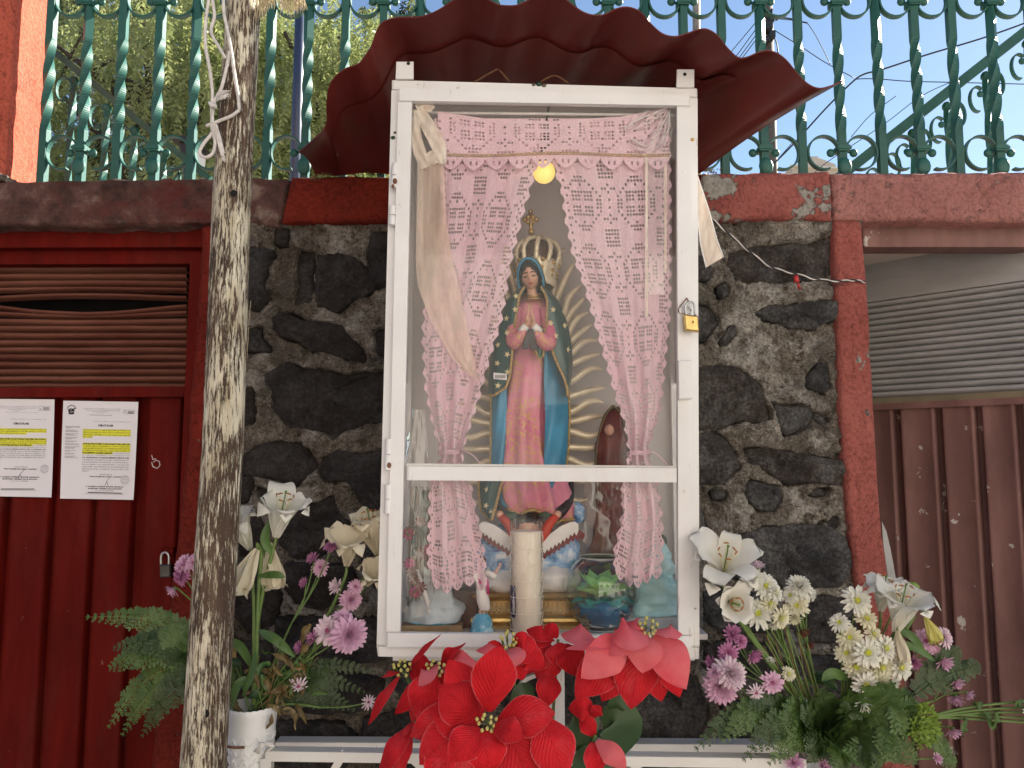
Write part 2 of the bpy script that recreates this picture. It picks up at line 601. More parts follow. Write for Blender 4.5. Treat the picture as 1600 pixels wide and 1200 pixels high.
    cream = m.ramp(m.noise(30, 5, .6, (1, 1, .3)), [(.3, (.42, .35, .23)), (.7, (.76, .70, .55))])
    c = m.mix(pk, wood, cream)
    m.color(c); m.bump(m.math('ADD', m.math('MULTIPLY', pk, .5), m.noise(80, 5, .6, (1, 1, .06))), .7, .004)
    M['peeling_pole'] = m.m
    M['rope'] = simple('white_rope', (.66, .62, .57), .85, 0, .2, 60, .5).m
    M['straw'] = simple('straw', (.62, .52, .33), .9, 0, .3, 40).m
    # glass
    M['glass'] = pane('cabinet_glass', (.985, .985, .98), .014, .015, .009).m
    M['clear_glass'] = pane('clear_glass', (.96, .98, .97), .11, .02, .006, .62).m
    M['jar_glass'] = pane('jar_glass', (.985, .985, .985), .022, .02, .0, .8).m
    M['cello'] = pane('cellophane', (.98, .97, .97), .10, .12, .05).m
    # cabinet interior
    M['interior'] = simple('interior_paint', (.60, .565, .55), .8, 0, .08, 3).m
    # crochet
    m = Mat('crochet', .9, spec=.2)
    c = m.ramp(m.noise(3.2, 4), [(.3, (.90, .61, .69)), (.7, (.95, .73, .79))])
    m.color(c); m.bump(m.math('ADD', m.voro(420), m.noise(300, 3)), .6, .002)
    m.trans(.20)
    M['crochet'] = m.m
    M['gold_thread'] = simple('gold_thread', (.50, .33, .12), .4, .5, .4, 120).m
    m = Mat('tulle', .8, spec=.2)
    c = m.ramp(m.noise(10, 5, .6, (1, 1, .4)), [(.3, (.92, .66, .52)), (.7, (.95, .80, .68))])
    m.color(c)
    m.thin(m.ramp(m.noise(22, 5, .6, (1.6, 1, .3)), [(.3, .30), (.7, .60)]))
    M['tulle'] = m.m
    m = Mat('tulle_pale', .7, spec=.3)
    m.color(m.ramp(m.noise(25, 5, .6, (1.6, 1, .4)), [(.3, (.80, .62, .50)), (.7, (.92, .86, .76))]))
    m.thin(m.ramp(m.noise(26, 5, .6, (2, 1, .5)), [(.3, .55), (.7, .95)]))
    M['tulle_pale'] = m.m
    M['white_satin'] = simple('white_satin', (.82, .80, .78), .35, 0, .08, 30).m
    # statue
    m = Mat('mantle_green', .3)
    m.color(m.ramp(m.noise(7, 5), [(.3, (.010, .052, .052)), (.7, (.024, .100, .094))])); M['mantle_green'] = m.m
    M['lining_blue'] = simple('lining_blue', (.040, .25, .42), .35, 0, .25, 12).m
    m = Mat('robe_pink', .42)
    base = m.ramp(m.noise(6, 4), [(.35, (.58, .09, .19)), (.65, (.80, .33, .43))])
    v = m.noise(30, 2, .5, (1, 1, .8), 3.2)
    ln = m.ramp(m.math('ABSOLUTE', m.math('SUBTRACT', v, .5)), [(.0, 1.0), (.028, .9), (.05, 0.0)])
    reg = m.ramp(m.noise(13, 2), [(.42, .0), (.55, .95)])
    c = m.mix(m.math('MULTIPLY', ln, reg), base, (.66, .43, .13))
    m.color(c); m.bump(ln, .4, .003); M['robe_pink'] = m.m
    M['skin'] = simple('painted_skin', (.66, .37, .26), .4, 0, .08, 12).m
    M['hair'] = simple('painted_hair', (.018, .011, .009), .4, 0, .3, 40).m
    M['lip'] = simple('painted_lips', (.45, .10, .09), .4).m
    M['gold'] = simple('gold_leaf', (.52, .35, .13), .34, .75, .25, 40, .2).m
    M['rim_glass'] = Mat('rim_glass', .1).color((.75, .85, .8)).thin(.35).m
    M['pale_gold'] = simple('pale_gold', (.84, .74, .54), .28, .25, .15, 30).m
    M['gold_trim'] = simple('gold_trim', (.50, .34, .13), .5, .4, .4, 220, .6).m
    M['star'] = simple('star_paint', (.72, .62, .36), .5, 0, .1).m
    M['black_paint'] = simple('black_paint', (.016, .014, .016), .4).m
    M['white_plaster'] = simple('white_plaster', (.78, .75, .73), .55, 0, .1, 25).m
    m = Mat('cloud_blue', .35)
    c = m.ramp(m.noise(22, 6, .65, (1, 1, 1), 1.2), [(.33, (.035, .10, .34)), (.48, (.22, .42, .68)), (.62, (.80, .84, .88))])
    m.color(c); M['cloud_blue'] = m.m
    M['wing_red'] = simple('wing_red', (.17, .018, .022), .4).m
    M['scarlet'] = simple('scarlet', (.50, .035, .015), .45).m
    M['leaf_dark'] = simple('wing_green', (.012, .045, .022), .45).m
    M['wax'] = simple('candle_wax', (.93, .85, .74), .5, 0, .05, 10).m
    M['navy'] = simple('navy_print', (.02, .03, .10), .5).m
    M['aqua'] = simple('aqua_gel', (.36, .62, .64), .3, 0, .25, 14).m
    M['maroon'] = simple('maroon_glaze', (.13, .020, .016), .25, 0, .5, 14).m
    M['olive_bronze'] = simple('olive_bronze', (.12, .10, .055), .4, .2, .35, 20).m
    M['brown_wood'] = simple('brown_wood', (.085, .035, .018), .45, 0, .4, 14).m
    M['tan_wood'] = simple('tan_wood', (.30, .19, .095), .5, 0, .3, 20).m
    M['rock_grey'] = simple('grey_blue_rock', (.42, .47, .50), .5, 0, .3, 18, .3).m
    m = Mat('globe_blue', .4)
    m.color(m.ramp(m.noise(40, 5, .6), [(.4, (.09, .36, .55)), (.55, (.22, .55, .72)), (.68, (.85, .88, .88))])); M['globe_blue'] = m.m
    M['magenta'] = simple('magenta_cloth', (.55, .03, .20), .5, 0, .3, 30).m
    for nm, cc in (('film_blue', (.10, .45, .88)), ('film_teal', (.12, .68, .74)), ('film_green', (.42, .92, .26))):
        m = simple(nm, cc, .3, 0, .2, 20); m.trans(.4); M[nm] = m.m
    m = Mat('lamp_glow', .5)
    m.color((.9, .6, .2)); m.b.inputs['Emission Color'].default_value = (1.0, .62, .16, 1)
    m.b.inputs['Emission Strength'].default_value = .26; M['lamp_glow'] = m.m
    # metal bits
    M['brass'] = simple('brass', (.62, .42, .16), .33, .8, .3, 40).m
    M['steel'] = simple('steel', (.5, .5, .5), .35, .9, .2, 40).m
    M['dull_steel'] = simple('dull_steel', (.10, .095, .09), .5, .6, .3, 40).m
    M['rust'] = simple('rust', (.16, .07, .035), .85, 0, .5, 60).m
    M['wire_black'] = simple('wire_black', (.02, .02, .02), .5).m
    M['wire_white'] = simple('wire_white', (.62, .56, .52), .5).m
    M['red_plastic'] = simple('red_plastic', (.45, .03, .03), .4).m
    # print
    M['paper'] = simple('paper', (.78, .75, .77), .85, 0, .03, 4).m
    M['ink'] = simple('ink', (.03, .028, .032), .8, 0, .2, 50).m
    M['ink_pale'] = simple('pale_ink', (.24, .23, .25), .8, 0, .2, 50).m
    M['marker'] = simple('yellow_marker', (.74, .72, .05), .8, 0, .12, 60).m
    M['chalk'] = simple('white_scrawl', (.62, .50, .48), .8).m
    # plants
    def leafm(name, a, b, tw, scale=14, rough=.45):
        m = Mat(name, rough)
        m.color(m.ramp(m.noise(scale, 4), [(.3, a), (.7, b)])); m.trans(tw); M[name] = m.m
    leafm('petal_white', (.84, .81, .70), (.90, .88, .80), .35)
    leafm('petal_cream', (.70, .61, .44), (.80, .74, .58), .3)
    leafm('petal_yellow', (.62, .56, .10), (.76, .70, .28), .3)
    leafm('mum_white', (.80, .78, .66), (.88, .87, .80), .22)
    leafm('mum_cream', (.76, .72, .50), (.84, .82, .66), .22)
    leafm('mum_pink', (.66, .34, .50), (.84, .60, .74), .22, 40)
    leafm('mum_purple', (.50, .16, .36), (.68, .34, .52), .22, 40)
    leafm('mum_pale', (.74, .54, .62), (.84, .72, .76), .22, 40)
    leafm('mum_brown', (.16, .04, .03), (.30, .10, .07), .2, 40)
    M['mum_eye'] = simple('flower_eye', (.46, .48, .03), .7, 0, .3, 90, .4).m
    M['mum_heart'] = simple('flower_heart', (.30, .06, .15), .7, 0, .3, 90, .4).m
    M['stamen'] = simple('stamen', (.70, .66, .40), .6).m
    M['anther'] = simple('anther', (.34, .12, .02), .7).m
    leafm('stem_green', (.10, .17, .035), (.17, .26, .07), .1, 30)
    leafm('leaf_green', (.055, .12, .025), (.11, .20, .05), .22)
    leafm('leaf_deep', (.018, .05, .014), (.045, .095, .028), .18)
    leafm('leaf_dry', (.11, .07, .025), (.24, .17, .06), .2, 30)
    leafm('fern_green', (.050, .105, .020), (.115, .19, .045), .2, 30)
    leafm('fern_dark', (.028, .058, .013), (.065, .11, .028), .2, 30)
    leafm('fern_lime', (.16, .26, .03), (.28, .40, .07), .25, 40)
    # poinsettia cloth petals: paler at the cut edge
    m = Mat('bract_red', .75, spec=.25)
    sep = _n(m.nt, 'ShaderNodeSeparateXYZ')
    m.L(m.tc.outputs['UV'], sep.inputs[0])
    edge = m.math('ABSOLUTE', m.math('SUBTRACT', sep.outputs[0], .5))
    e = m.ramp(edge, [(.462, 0.0), (.5, .5)])
    vein = m.ramp(edge, [(.0, .5), (.025, 0.0)])
    c = m.ramp(m.noise(14, 5), [(.3, (.56, .006, .012)), (.7, (.72, .020, .032))])
    c = m.mix(e, c, (.74, .22, .24)); c = m.mix(vein, c, (.42, .004, .008))
    pl = m.ramp(m.noise(10, 7, .7), [(.55, 0.0), (.85, .4)])
    c = m.mix(pl, c, (.76, .22, .24))
    oi = _n(m.nt, 'ShaderNodeObjectInfo')
    c = m.mix(1.0, c, m.ramp(oi.outputs['Random'], [(0, .88), (1, 1.2)]), 'MULTIPLY')
    mo = m.ramp(m.noise(32, 6, .7), [(.36, .84), (.55, 1.0)])
    c = m.mix(1.0, c, mo, 'MULTIPLY')
    wv = m.math('SINE', m.math('MULTIPLY', m.math('SUBTRACT', m.math('MULTIPLY', sep.outputs[1], 1.0), m.math('MULTIPLY', edge, 1.1)), 62.0))
    sh = m.ramp(wv, [(0, .95), (1, 1.0)])
    c = m.mix(1.0, c, sh, 'MULTIPLY')
    m.color(c); m.bump(m.math('ADD', m.math('MULTIPLY', m.noise(26, 5, .6), 3.0), m.math('MULTIPLY', wv, .3)), .6, .003); m.trans(.18); M['bract_red'] = m.m
    leafm('bract_pink', (.66, .035, .06), (.76, .20, .22), .2, 9, .8)
    # vase
    M['vase'] = simple('white_plastic', (.80, .79, .77), .35, 0, .05, 6).m
    # far things
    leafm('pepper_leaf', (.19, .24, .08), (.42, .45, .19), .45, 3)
    leafm('pepper_leaf_dark', (.10, .125, .042), (.22, .25, .09), .4, 3)  # darker leaf copy: shade behind and under the crowns sits in its colour
    leafm('conifer_leaf', (.014, .028, .012), (.035, .055, .022), .15, 3)
    M['bark'] = simple('bark', (.055, .042, .032), .9, 0, .4, 12, .6, .5, .02).m
    M['pole_blue'] = simple('pole_blue', (.025, .04, .085), .4).m
    M['pole_wood'] = simple('pole_wood', (.11, .085, .07), .8).m
    M['pole_beige'] = simple('pole_beige', (.34, .27, .2), .7).m
    M['facade'] = simple('beige_plaster', (.55, .47, .40), .85, 0, .12, 1.2).m
    M['facade_dark'] = simple('terracotta_facade', (.26, .16, .12), .9, 0, .1, .8).m  # dark tone picked to weaken bounce light from the left houses
    M['facade_far'] = simple('white_plaster_facade', (.78, .74, .68), .85, 0, .06, .8).m
    M['window_dark'] = simple('window_dark', (.03, .035, .04), .15).m
    M['asphalt'] = simple('asphalt', (.20, .19, .18), .9, 0, .3, 12, .4).m
    M['pavement'] = simple('pavement_concrete', (.42, .40, .37), .9, 0, .2, 6, .3).m
    M['soil'] = simple('terrace_soil', (.20, .16, .11), .95, 0, .3, 5, .5).m
make_materials()
# ============================================================ ground, street, terrace
ZTOP = P(800, 270, 0.0).z          # top of the wall
WX0, WX1 = -9.0, 9.0
def structure(mb, name, mat, smooth=False):
    o = mb.build(name, mat, None, smooth); o['kind'] = 'structure'; return o
structure(MB().box((0, -60, -.15), (300, 117, .3)), 'street', M['asphalt'])
pv = MB()
pv.box((0, -.75, -.02), (18, 1.5, .24)); structure(pv, 'pavement', M['pavement'])
te = MB()
te.box((0, 75.3, ZTOP / 2 - .1), (300, 149.0, ZTOP - .25)); structure(te, 'terrace_ground', M['soil'])

# unseen plastered houses opposite, shaped to bounce sunlight; the terracotta pair dims it leftward
for i, (x0, x1, h, d) in enumerate(((-28, -15, 5.6, 8), (-14.5, -2.6, 6.4, 8), (-2.1, 10, 7.6, 8), (10.5, 25, 8.2, 8))):
    lab = ['low terracotta house across the street, first in the row', 'taller terracotta house across the street facing the red door',
           'white house across the street facing the shrine', 'widest white house across the street, tallest in the row'][i]
    t = thing('house', lab, 'house', ((x0 + x1) / 2, -9, 0), 'houses across the street')
    MB().box(((x0 + x1) / 2, -9 - d / 2, h / 2), (x1 - x0, d, h)).build('wall', M['facade_far' if i > 1 else 'facade_dark'], t)
    MB().box(((x0 + x1) / 2, -8.95, h + .1), (x1 - x0 + .2, .5, .2)).build('cornice', M['facade'], t)
    for k in range(4):
        xx = x0 + (x1 - x0) * (k + .5) / 4
        MB().box((xx, -8.97, h * .68), (1.1, .12, 1.3)).build('window', M['window_dark'], t)
    for k in range(2):
        xx = x0 + (x1 - x0) * (k * 2 + 1) / 4
        MB().box((xx, -8.97, 1.15), (1.2, .12, 2.3)).build('door', M['brown_wood'], t)

# ============================================================ the stone wall
def rough_block(F, Y0, depth, nu, nv, amp, edge=0.0, seed=0.0, sc=14):
    """front face sampled from F(s, t) -> photo pixel on the plane Y0, lumpy, with crumbling edges and closed sides"""
    mb = MB(); rows = []
    for j in range(-1, nv + 2):
        t = min(max(j / nv, 0), 1); row = []
        for i in range(-1, nu + 2):
            s = min(max(i / nu, 0), 1)
            p = P(*F(s, t), Y0)
            onb = (i <= 0 or i >= nu or j <= 0 or j >= nv)
            if edge and onb:
                p.x += edge * float(fbm(p.x * 22, p.z * 22, seed + 3, 4)); p.z += edge * float(fbm(p.x * 22, p.z * 22, seed + 8, 4))
            b = i < 0 or j < 0 or i > nu or j > nv
            if b: p.y = Y0 + depth
            else:
                p.y = Y0 - amp * float(fbm(p.x * sc, p.z * sc, seed, 5))
                if onb: p.y += amp * .8 + .004
            row.append(p)
        rows.append(row)
    mb.grid(rows)
    return mb

def quadF(tl, tr, br, bl):
    def F(s, t):
        return (lerp(lerp(tl[0], tr[0], s), lerp(bl[0], br[0], s), t), lerp(lerp(tl[1], tr[1], s), lerp(bl[1], br[1], s), t))
    return F
def edgeF(le, re_, y0, y1):
    def F(s, t):
        y = lerp(y0, y1, t)
        return (lerp(interp(le, y), interp(re_, y), s), y)
    return F

STONES = [
 [(390,390),(432,396),(420,425),(415,448),(425,470),(400,485),(384,480),(382,430)],
 [(433,358),(452,360),(452,385),(430,384)],
 [(497,400),(530,398),(560,408),(585,430),(585,455),(555,468),(530,488),(500,478),(495,440)],
 [(470,392),(492,392),(490,440),(488,475),(462,478),(470,450),(464,425)],
 [(580,365),(620,366),(620,440),(590,450),(580,430),(575,400)],
 [(434,500),(450,492),(480,505),(510,508),(535,512),(548,530),(565,545),(572,555),(570,565),(545,562),(515,552),(490,550),(470,535),(445,528),(432,515)],
 [(380,520),(400,512),(412,515),(410,528),(420,540),(422,548),(400,552),(380,550)],
 [(588,520),(616,512),(616,558),(590,555)],
 [(416,590),(440,575),(455,567),(480,578),(510,578),(540,588),(570,582),(614,576),(614,660),(570,662),(545,672),(520,682),(490,672),(455,668),(440,650),(428,635),(425,610)],
 [(376,610),(398,605),(400,640),(398,662),(376,668)],
 [(382,712),(405,695),(440,690),(470,694),(490,712),(498,728),(480,745),(465,760),(440,752),(405,745),(382,740)],
 [(505,715),(530,706),(560,708),(616,702),(616,800),(580,806),(562,772),(545,752),(512,752),(502,738)],
 [(445,800),(470,788),(500,784),(522,775),(530,800),(546,815),(545,835),(530,850),(500,870),(462,872),(440,850),(430,820)],
 [(372,745),(396,744),(398,765),(388,785),(372,790)],
 [(402,762),(415,764),(430,778),(420,786),(408,778)],
 [(372,800),(400,796),(415,815),(418,850),(400,872),(372,870)],
 [(452,880),(500,878),(548,884),(560,910),(540,940),(500,950),(462,940),(446,910)],
 [(575,820),(616,815),(616,900),(590,915),(566,880)],
 [(375,890),(432,888),(440,930),(430,975),(390,985),(372,960)],
 [(440,965),(520,960),(590,965),(612,1000),(590,1030),(520,1035),(450,1022),(436,990)],
 [(372,1000),(425,1000),(432,1045),(420,1090),(372,1095)],
 [(440,1048),(500,1045),(560,1050),(600,1062),(590,1095),(545,1112),(470,1110),(436,1085)],
 [(425,1122),(480,1125),(530,1128),(560,1150),(540,1195),(470,1205),(420,1190)],
 [(572,1122),(640,1105),(700,1112),(705,1170),(660,1200),(590,1195),(568,1160)],
 [(620,1040),(690,1035),(760,1042),(770,1085),(720,1098),(650,1092),(618,1072)],
 [(785,1040),(860,1035),(930,1042),(965,1062),(955,1115),(890,1130),(820,1125),(782,1090)],
 [(722,1130),(790,1138),(800,1185),(770,1230),(720,1225),(712,1175)],
 [(985,1060),(1040,1042),(1088,1052),(1106,1110),(1090,1160),(1010,1168),(978,1120)],
 [(830,1145),(900,1145),(960,1140),(975,1190),(940,1240),(850,1235),(820,1190)],
 [(1000,1185),(1080,1180),(1120,1195),(1115,1245),(1010,1245)],
 # beside the far jamb
 [(1135,415),(1140,400),(1165,392),(1200,385),(1255,378),(1285,375),(1303,395),(1303,425),(1280,440),(1240,442),(1200,443),(1160,440)],
 [(1080,400),(1105,405),(1113,430),(1105,440),(1080,440)],
 [(1120,450),(1132,442),(1138,455),(1135,465),(1125,468),(1118,460)],
 [(1080,475),(1108,480),(1122,500),(1120,512),(1108,522),(1100,535),(1080,530)],
 [(1122,535),(1138,510),(1148,508),(1150,520),(1135,540),(1124,543)],
 [(1180,490),(1200,478),(1225,480),(1260,475),(1303,472),(1305,500),(1285,505),(1268,515),(1235,515),(1215,505),(1190,500)],
 [(1258,590),(1275,568),(1290,568),(1293,605),(1285,615),(1268,610),(1256,605)],
 [(1080,580),(1120,575),(1150,575),(1165,590),(1185,605),(1190,625),(1200,640),(1200,655),(1180,660),(1150,660),(1120,672),(1080,670)],
 [(1204,630),(1225,635),(1245,633),(1262,635),(1268,650),(1262,668),(1245,675),(1225,680),(1212,660)],
 [(1270,645),(1285,648),(1293,662),(1280,665),(1270,655)],
 [(1080,680),(1115,675),(1130,685),(1145,710),(1156,728),(1135,745),(1130,757),(1080,754)],
 [(1158,702),(1190,697),(1220,702),(1240,708),(1260,712),(1310,720),(1318,740),(1310,758),(1270,754),(1222,756),(1210,745),(1190,730),(1165,724)],
 [(1165,757),(1172,751),(1195,756),(1212,760),(1217,775),(1212,790),(1204,800),(1185,797),(1168,786),(1163,770)],
 [(1109,765),(1130,763),(1134,775),(1125,782),(1112,780)],
 [(1262,772),(1275,761),(1296,766),(1288,777),(1270,777)],
 [(1276,815),(1281,810),(1286,812),(1282,820),(1277,820)],
 [(1288,812),(1300,805),(1311,812),(1308,825),(1298,830),(1290,824)],
 [(1110,850),(1130,836),(1160,831),(1205,822),(1260,821),(1290,824),(1308,838),(1315,860),(1318,890),(1300,912),(1240,918),(1180,912),(1130,900),(1112,875)],
 [(1080,780),(1096,800),(1104,830),(1098,845),(1080,845)],
 [(1100,925),(1150,918),(1200,928),(1215,960),(1200,985),(1140,988),(1102,970)],
 [(1232,940),(1290,932),(1325,940),(1332,985),(1300,1005),(1245,1000),(1228,970)],
 [(1100,1005),(1150,1000),(1205,1008),(1215,1050),(1180,1075),(1120,1070),(1100,1040)],
 [(1235,1025),(1300,1022),(1335,1035),(1340,1080),(1290,1100),(1240,1090),(1228,1055)],
 [(1125,1095),(1190,1090),(1240,1105),(1238,1150),(1180,1170),(1130,1160)],
 [(1262,1120),(1330,1108),(1360,1130),(1362,1180),(1300,1195),(1258,1170)],
]
rs = random.Random(5)
for gy in range(4):                                    # stones hidden behind the cabinet
    for gx in range(3):
        cx = 705 + gx * 145 + (gy % 2) * 30; cy = 420 + gy * 160
        STONES.append([(cx + math.cos(a * .7) * 62 * rs.uniform(.8, 1.05), cy + math.sin(a * .7) * 66 * rs.uniform(.8, 1.05)) for a in range(9)])

def poly_world(poly):
    return np.array([[P(a, b, 0).x, P(a, b, 0).z] for a, b in poly])
def signed(px, pz, poly):
    """distance to a polygon outline, positive inside"""
    n = len(poly); best = np.full(px.shape, 1e9); ins = np.zeros(px.shape, bool)
    for i in range(n):
        ax, az = poly[i]; bx, bz = poly[(i + 1) % n]
        dx, dz = bx - ax, bz - az
        t = np.clip(((px - ax) * dx + (pz - az) * dz) / (dx * dx + dz * dz + 1e-12), 0, 1)
        best = np.minimum(best, np.hypot(px - ax - t * dx, pz - az - t * dz))
        c = ((az > pz) != (bz > pz)) & (px < (bx - ax) * (pz - az) / (bz - az + 1e-12) + ax)
        ins ^= c
    return np.where(ins, best, -best)

WP = [poly_world(p) for p in STONES]
def build_stone_wall():
    wall = thing('stone_wall', 'dark rubble stone wall with pale lumpy mortar behind the shrine', 'wall', (0, 0, 0))
    x0, x1 = P(350, 600, 0).x, P(1352, 600, 0).x
    z1, z0 = P(800, 340, 0).z, P(800, 1235, 0).z
    st = .0045
    nx = int((x1 - x0) / st); nz = int((z1 - z0) / st)
    X, Z = np.meshgrid(np.linspace(x0, x1, nx), np.linspace(z0, z1, nz))
    wx = X + .011 * fbm(X * 38, Z * 38, 1.0, 5, .6) + .004 * fbm(X * 13, Z * 13, 7.0, 2)
    wz = Z + .011 * fbm(X * 38, Z * 38, 4.0, 5, .6) + .004 * fbm(X * 13, Z * 13, 9.0, 2)
    D = np.full(X.shape, -1.0)
    for w in WP:
        a = w.min(0) - .05; b = w.max(0) + .05
        m = (X > a[0]) & (X < b[0]) & (Z > a[1]) & (Z < b[1])
        if m.any():
            D[m] = np.maximum(D[m], signed(wx[m], wz[m], w))
    lump = fbm(X * 17, Z * 17, 2.0, 5, .55); fine = fbm(X * 75, Z * 75, 5.0, 4, .6)
    ridg = 1 - np.abs(fbm(X * 11, Z * 11, 12.0, 4)) * 2.2
    h = .008 + .024 * lump + .009 * fine + .010 * ridg
    pit = fbm(X * 55, Z * 55, 21.0, 3); h -= .016 * np.clip((pit - .42) / .2, 0, 1)
    k = np.clip((D + .004) / .010, 0, 1); k = k * k * (3 - 2 * k)
    h = h * (1 - k) - .055 * k
    V = np.stack([X, -h, Z], -1).reshape(-1, 3)
    i = np.arange(nx * nz).reshape(nz, nx)
    F = np.stack([i[:-1, :-1], i[:-1, 1:], i[1:, 1:], i[1:, :-1]], -1).reshape(-1, 4)
    keep = (k.reshape(-1)[F] < .99).any(1)
    F = F[keep]
    me = bpy.data.meshes.new('mortar')
    me.vertices.add(len(V)); me.vertices.foreach_set('co', V.ravel().astype('f4'))
    me.loops.add(F.size); me.loops.foreach_set('vertex_index', F.ravel().astype('i4'))
    me.polygons.add(len(F)); me.polygons.foreach_set('loop_start', np.arange(0, F.size, 4).astype('i4'))
    me.polygons.foreach_set('use_smooth', np.ones(len(F), bool))
    me.update(calc_edges=True); me.validate()
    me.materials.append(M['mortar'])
    o = bpy.data.objects.new('mortar', me); COL.objects.link(o); o.parent = wall; o['kind'] = 'stuff'
    # body of the wall behind and below
    core = MB()
    core.box(((x0 + x1) / 2, .16, (z1) / 2), (x1 - x0, .2, z1))
    core.box(((x0 + x1) / 2, .03, z0 / 2), (x1 - x0, .06, z0))
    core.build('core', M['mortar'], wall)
    for si, w in enumerate(WP):
        c = w.mean(0); n = len(w)
        # resample the outline
        seg = np.roll(w, -1, 0) - w; ln = np.hypot(seg[:, 0], seg[:, 1]); tot = ln.sum()
        ns = max(22, int(tot / .014)); out = []
        for k in range(ns):
            d = tot * k / ns; e = 0
            while d > ln[e]: d -= ln[e]; e += 1
            out.append(w[e] + seg[e] * d / ln[e])
        out = np.array(out)
        size = math.sqrt(np.ptp(w[:, 0]) * np.ptp(w[:, 1]))
        rings = [(1.10, -.06), (1.06, -.004), (.93, .004), (.75, .007), (.55, .009), (.33, .010), (.13, .010)]
        rr = random.Random(si * 7 + 1)
        tx, tz, off = rr.uniform(-.10, .10), rr.uniform(-.10, .10), rr.uniform(-.004, .015)
        G = []
        for s, d in rings:
            row = []
            for q in out:
                x, z = c + (q - c) * s
                nz_ = (float(fbm(x * 15, z * 15, si * 1.7, 6, .62)) + .6 * abs(float(vnoise(x * 26 + z * 9, z * 22 - x * 7, si)))) * min(.026, size * .16)
                y = -(d + off + (nz_ if d > -.02 else 0) + (tx * (x - c[0]) + tz * (z - c[1])) * (d > -.02))
                row.append((x, y, z))
            G.append(row)
        mb = MB(); mb.grid(G, closed=True)
        b = len(mb.v) - ns
        mb.f.append(tuple(b + i for i in range(ns)))
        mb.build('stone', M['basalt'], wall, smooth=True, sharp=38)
    return wall
stone_wall = build_stone_wall()

# ring beam along the top of the wall
beam = thing('ring_beam', 'long red painted concrete beam capping the stone wall, peeling and crumbling', 'beam', (0, 0, ZTOP))
rough_block(quadF((-230, 285), (452, 277), (437, 350), (-230, 354)), -.03, .26, 230, 28, .013, .010, 1.0, 42).build('weathered_section', M['weathered_beam'], beam, True, label='brown weathered length of beam with its red paint gone')
rough_block(quadF((454, 276), (1096, 271), (1096, 343), (439, 347)), -.036, .266, 110, 14, .005, .004, 2.0).build('red_section', M['red_beam'], beam, True)
rough_block(quadF((1097, 271), (1298, 268), (1302, 342), (1097, 343)), -.034, .264, 60, 16, .005, .005, 3.0).build('chipped_section', M['chipped_beam'], beam, True, label='length of beam with white chips in its red paint')
rough_block(quadF((1299, 269), (1850, 268), (1850, 347), (1304, 345)), -.031, .261, 100, 16, .007, .005, 4.0, 30).build('rough_section', M['pink_beam'], beam, True, label='pale pink rough length of beam')
MB().box((-5.75, .1, ZTOP - .08), (7.9, .24, .2)).build('far_section', M['red_beam'], beam)
MB().box((5.6, .1, ZTOP - .08), (7.9, .24, .2)).build('far_section', M['red_beam'], beam)

jl = [(352,313),(391,312),(535,304),(610,297),(694,292),(767,283),(815,280),(870,272),(958,261),(1119,243),(1235,232)]
jlr = [(352,384),(700,372),(1235,344)]
b_ = rough_block(edgeF(jl, jlr, 353, 1235), -.030, .23, 12, 120, .007, .0035, 6.0)
o = solo(b_, 'door_jamb', M['jamb_red'], 'dark red plastered door jamb behind the peeling wooden pole', 'jamb', smooth=True)
jr = [(342,1303),(440,1305),(500,1308),(640,1313),(740,1320),(830,1328),(905,1337),(1010,1352),(1150,1372),(1235,1382)]
jrr = [(342,1347),(440,1355),(640,1366),(740,1372),(820,1378),(900,1388),(960,1398),(1080,1415),(1235,1436)]
b_ = rough_block(edgeF(jr, jrr, 343, 1235), -.030, .23, 12, 120, .005, .003, 7.0)
o = solo(b_, 'door_jamb', M['jamb_pink'], 'salmon red plastered door jamb with the twisted wire tied to it', 'jamb', smooth=True)
m = MB(); m.prism(PL([(1378, 815), (1385, 830), (1392, 860), (1400, 905), (1406, 945), (1398, 950), (1388, 905), (1380, 850)], -.012), .1)
solo(m, 'plaster_patch', M['louver_grey'], 'bare grey plaster edge showing beside the salmon jamb', 'plaster')
rr = random.Random(4)
for i, (x, y, lb) in enumerate(((492, 282, 'small clump of dry moss on the beam nearest the wooden pole'), (507, 278, 'small clump of dry moss on the beam under the canopy tip'), (1112, 272, 'small clump of dry moss on the beam beside the cabinet'))):
    m = MB()
    for k in range(26):
        p = P(x + rr.gauss(0, 6), y - rr.uniform(0, 7), -.036); d = Vector((rr.uniform(-1, 1), -rr.uniform(.1, .8), rr.uniform(-.4, 1))).normalized() * .008; s = d.cross(Vector((0, 1, 0))).normalized() * .0018
        m.add([p - s, p + s, p + d], [(0, 1, 2)])
    solo(m, 'moss_clump', M['leaf_dry'], lb, 'moss', 'dry moss clumps on the beam')

# brick-red pillar standing on the wall at the edge of the railing
px_ = P(17, 100, 0.0).x
rb = MB(); rows = []
b_ = MB()
def pillar():
    mb = MB(); G = []
    xs = [px_ - .34, px_ - .22, px_ - .1, px_ - .004, px_]
    prof = [(px_ - .36, .165)] + [(px_ - .36, 0.0), (px_ - .2, 0), (px_ - .006, 0.0), (px_, .006)] + [(px_, .165 * k / 8) for k in range(1, 8)] + [(px_, .159), (px_ - .006, .165)]
    for j in range(46):
        z = ZTOP - .02 + j * .025
        row = []
        for (x, y) in prof:
            d = .004 * float(fbm(x * 14 + y * 20, z * 14, 3.0, 4))
            row.append((x + d, y + d * .4, z))
        G.append(row)
    mb.grid(G, closed=True)
    return mb
solo(pillar(), 'pillar', M['pillar_paint'], 'sunlit orange-red rendered pillar at the end of the green railing', 'pillar', smooth=True, sharp=40)
mb = MB()
for k, (a, b, r) in enumerate(((6, 278, .012), (14, 282, .009), (-4, 276, .014), (22, 283, .006))):
    mb.ball(P(a, b, -.02), r, 8, (1.2, .9, .8))
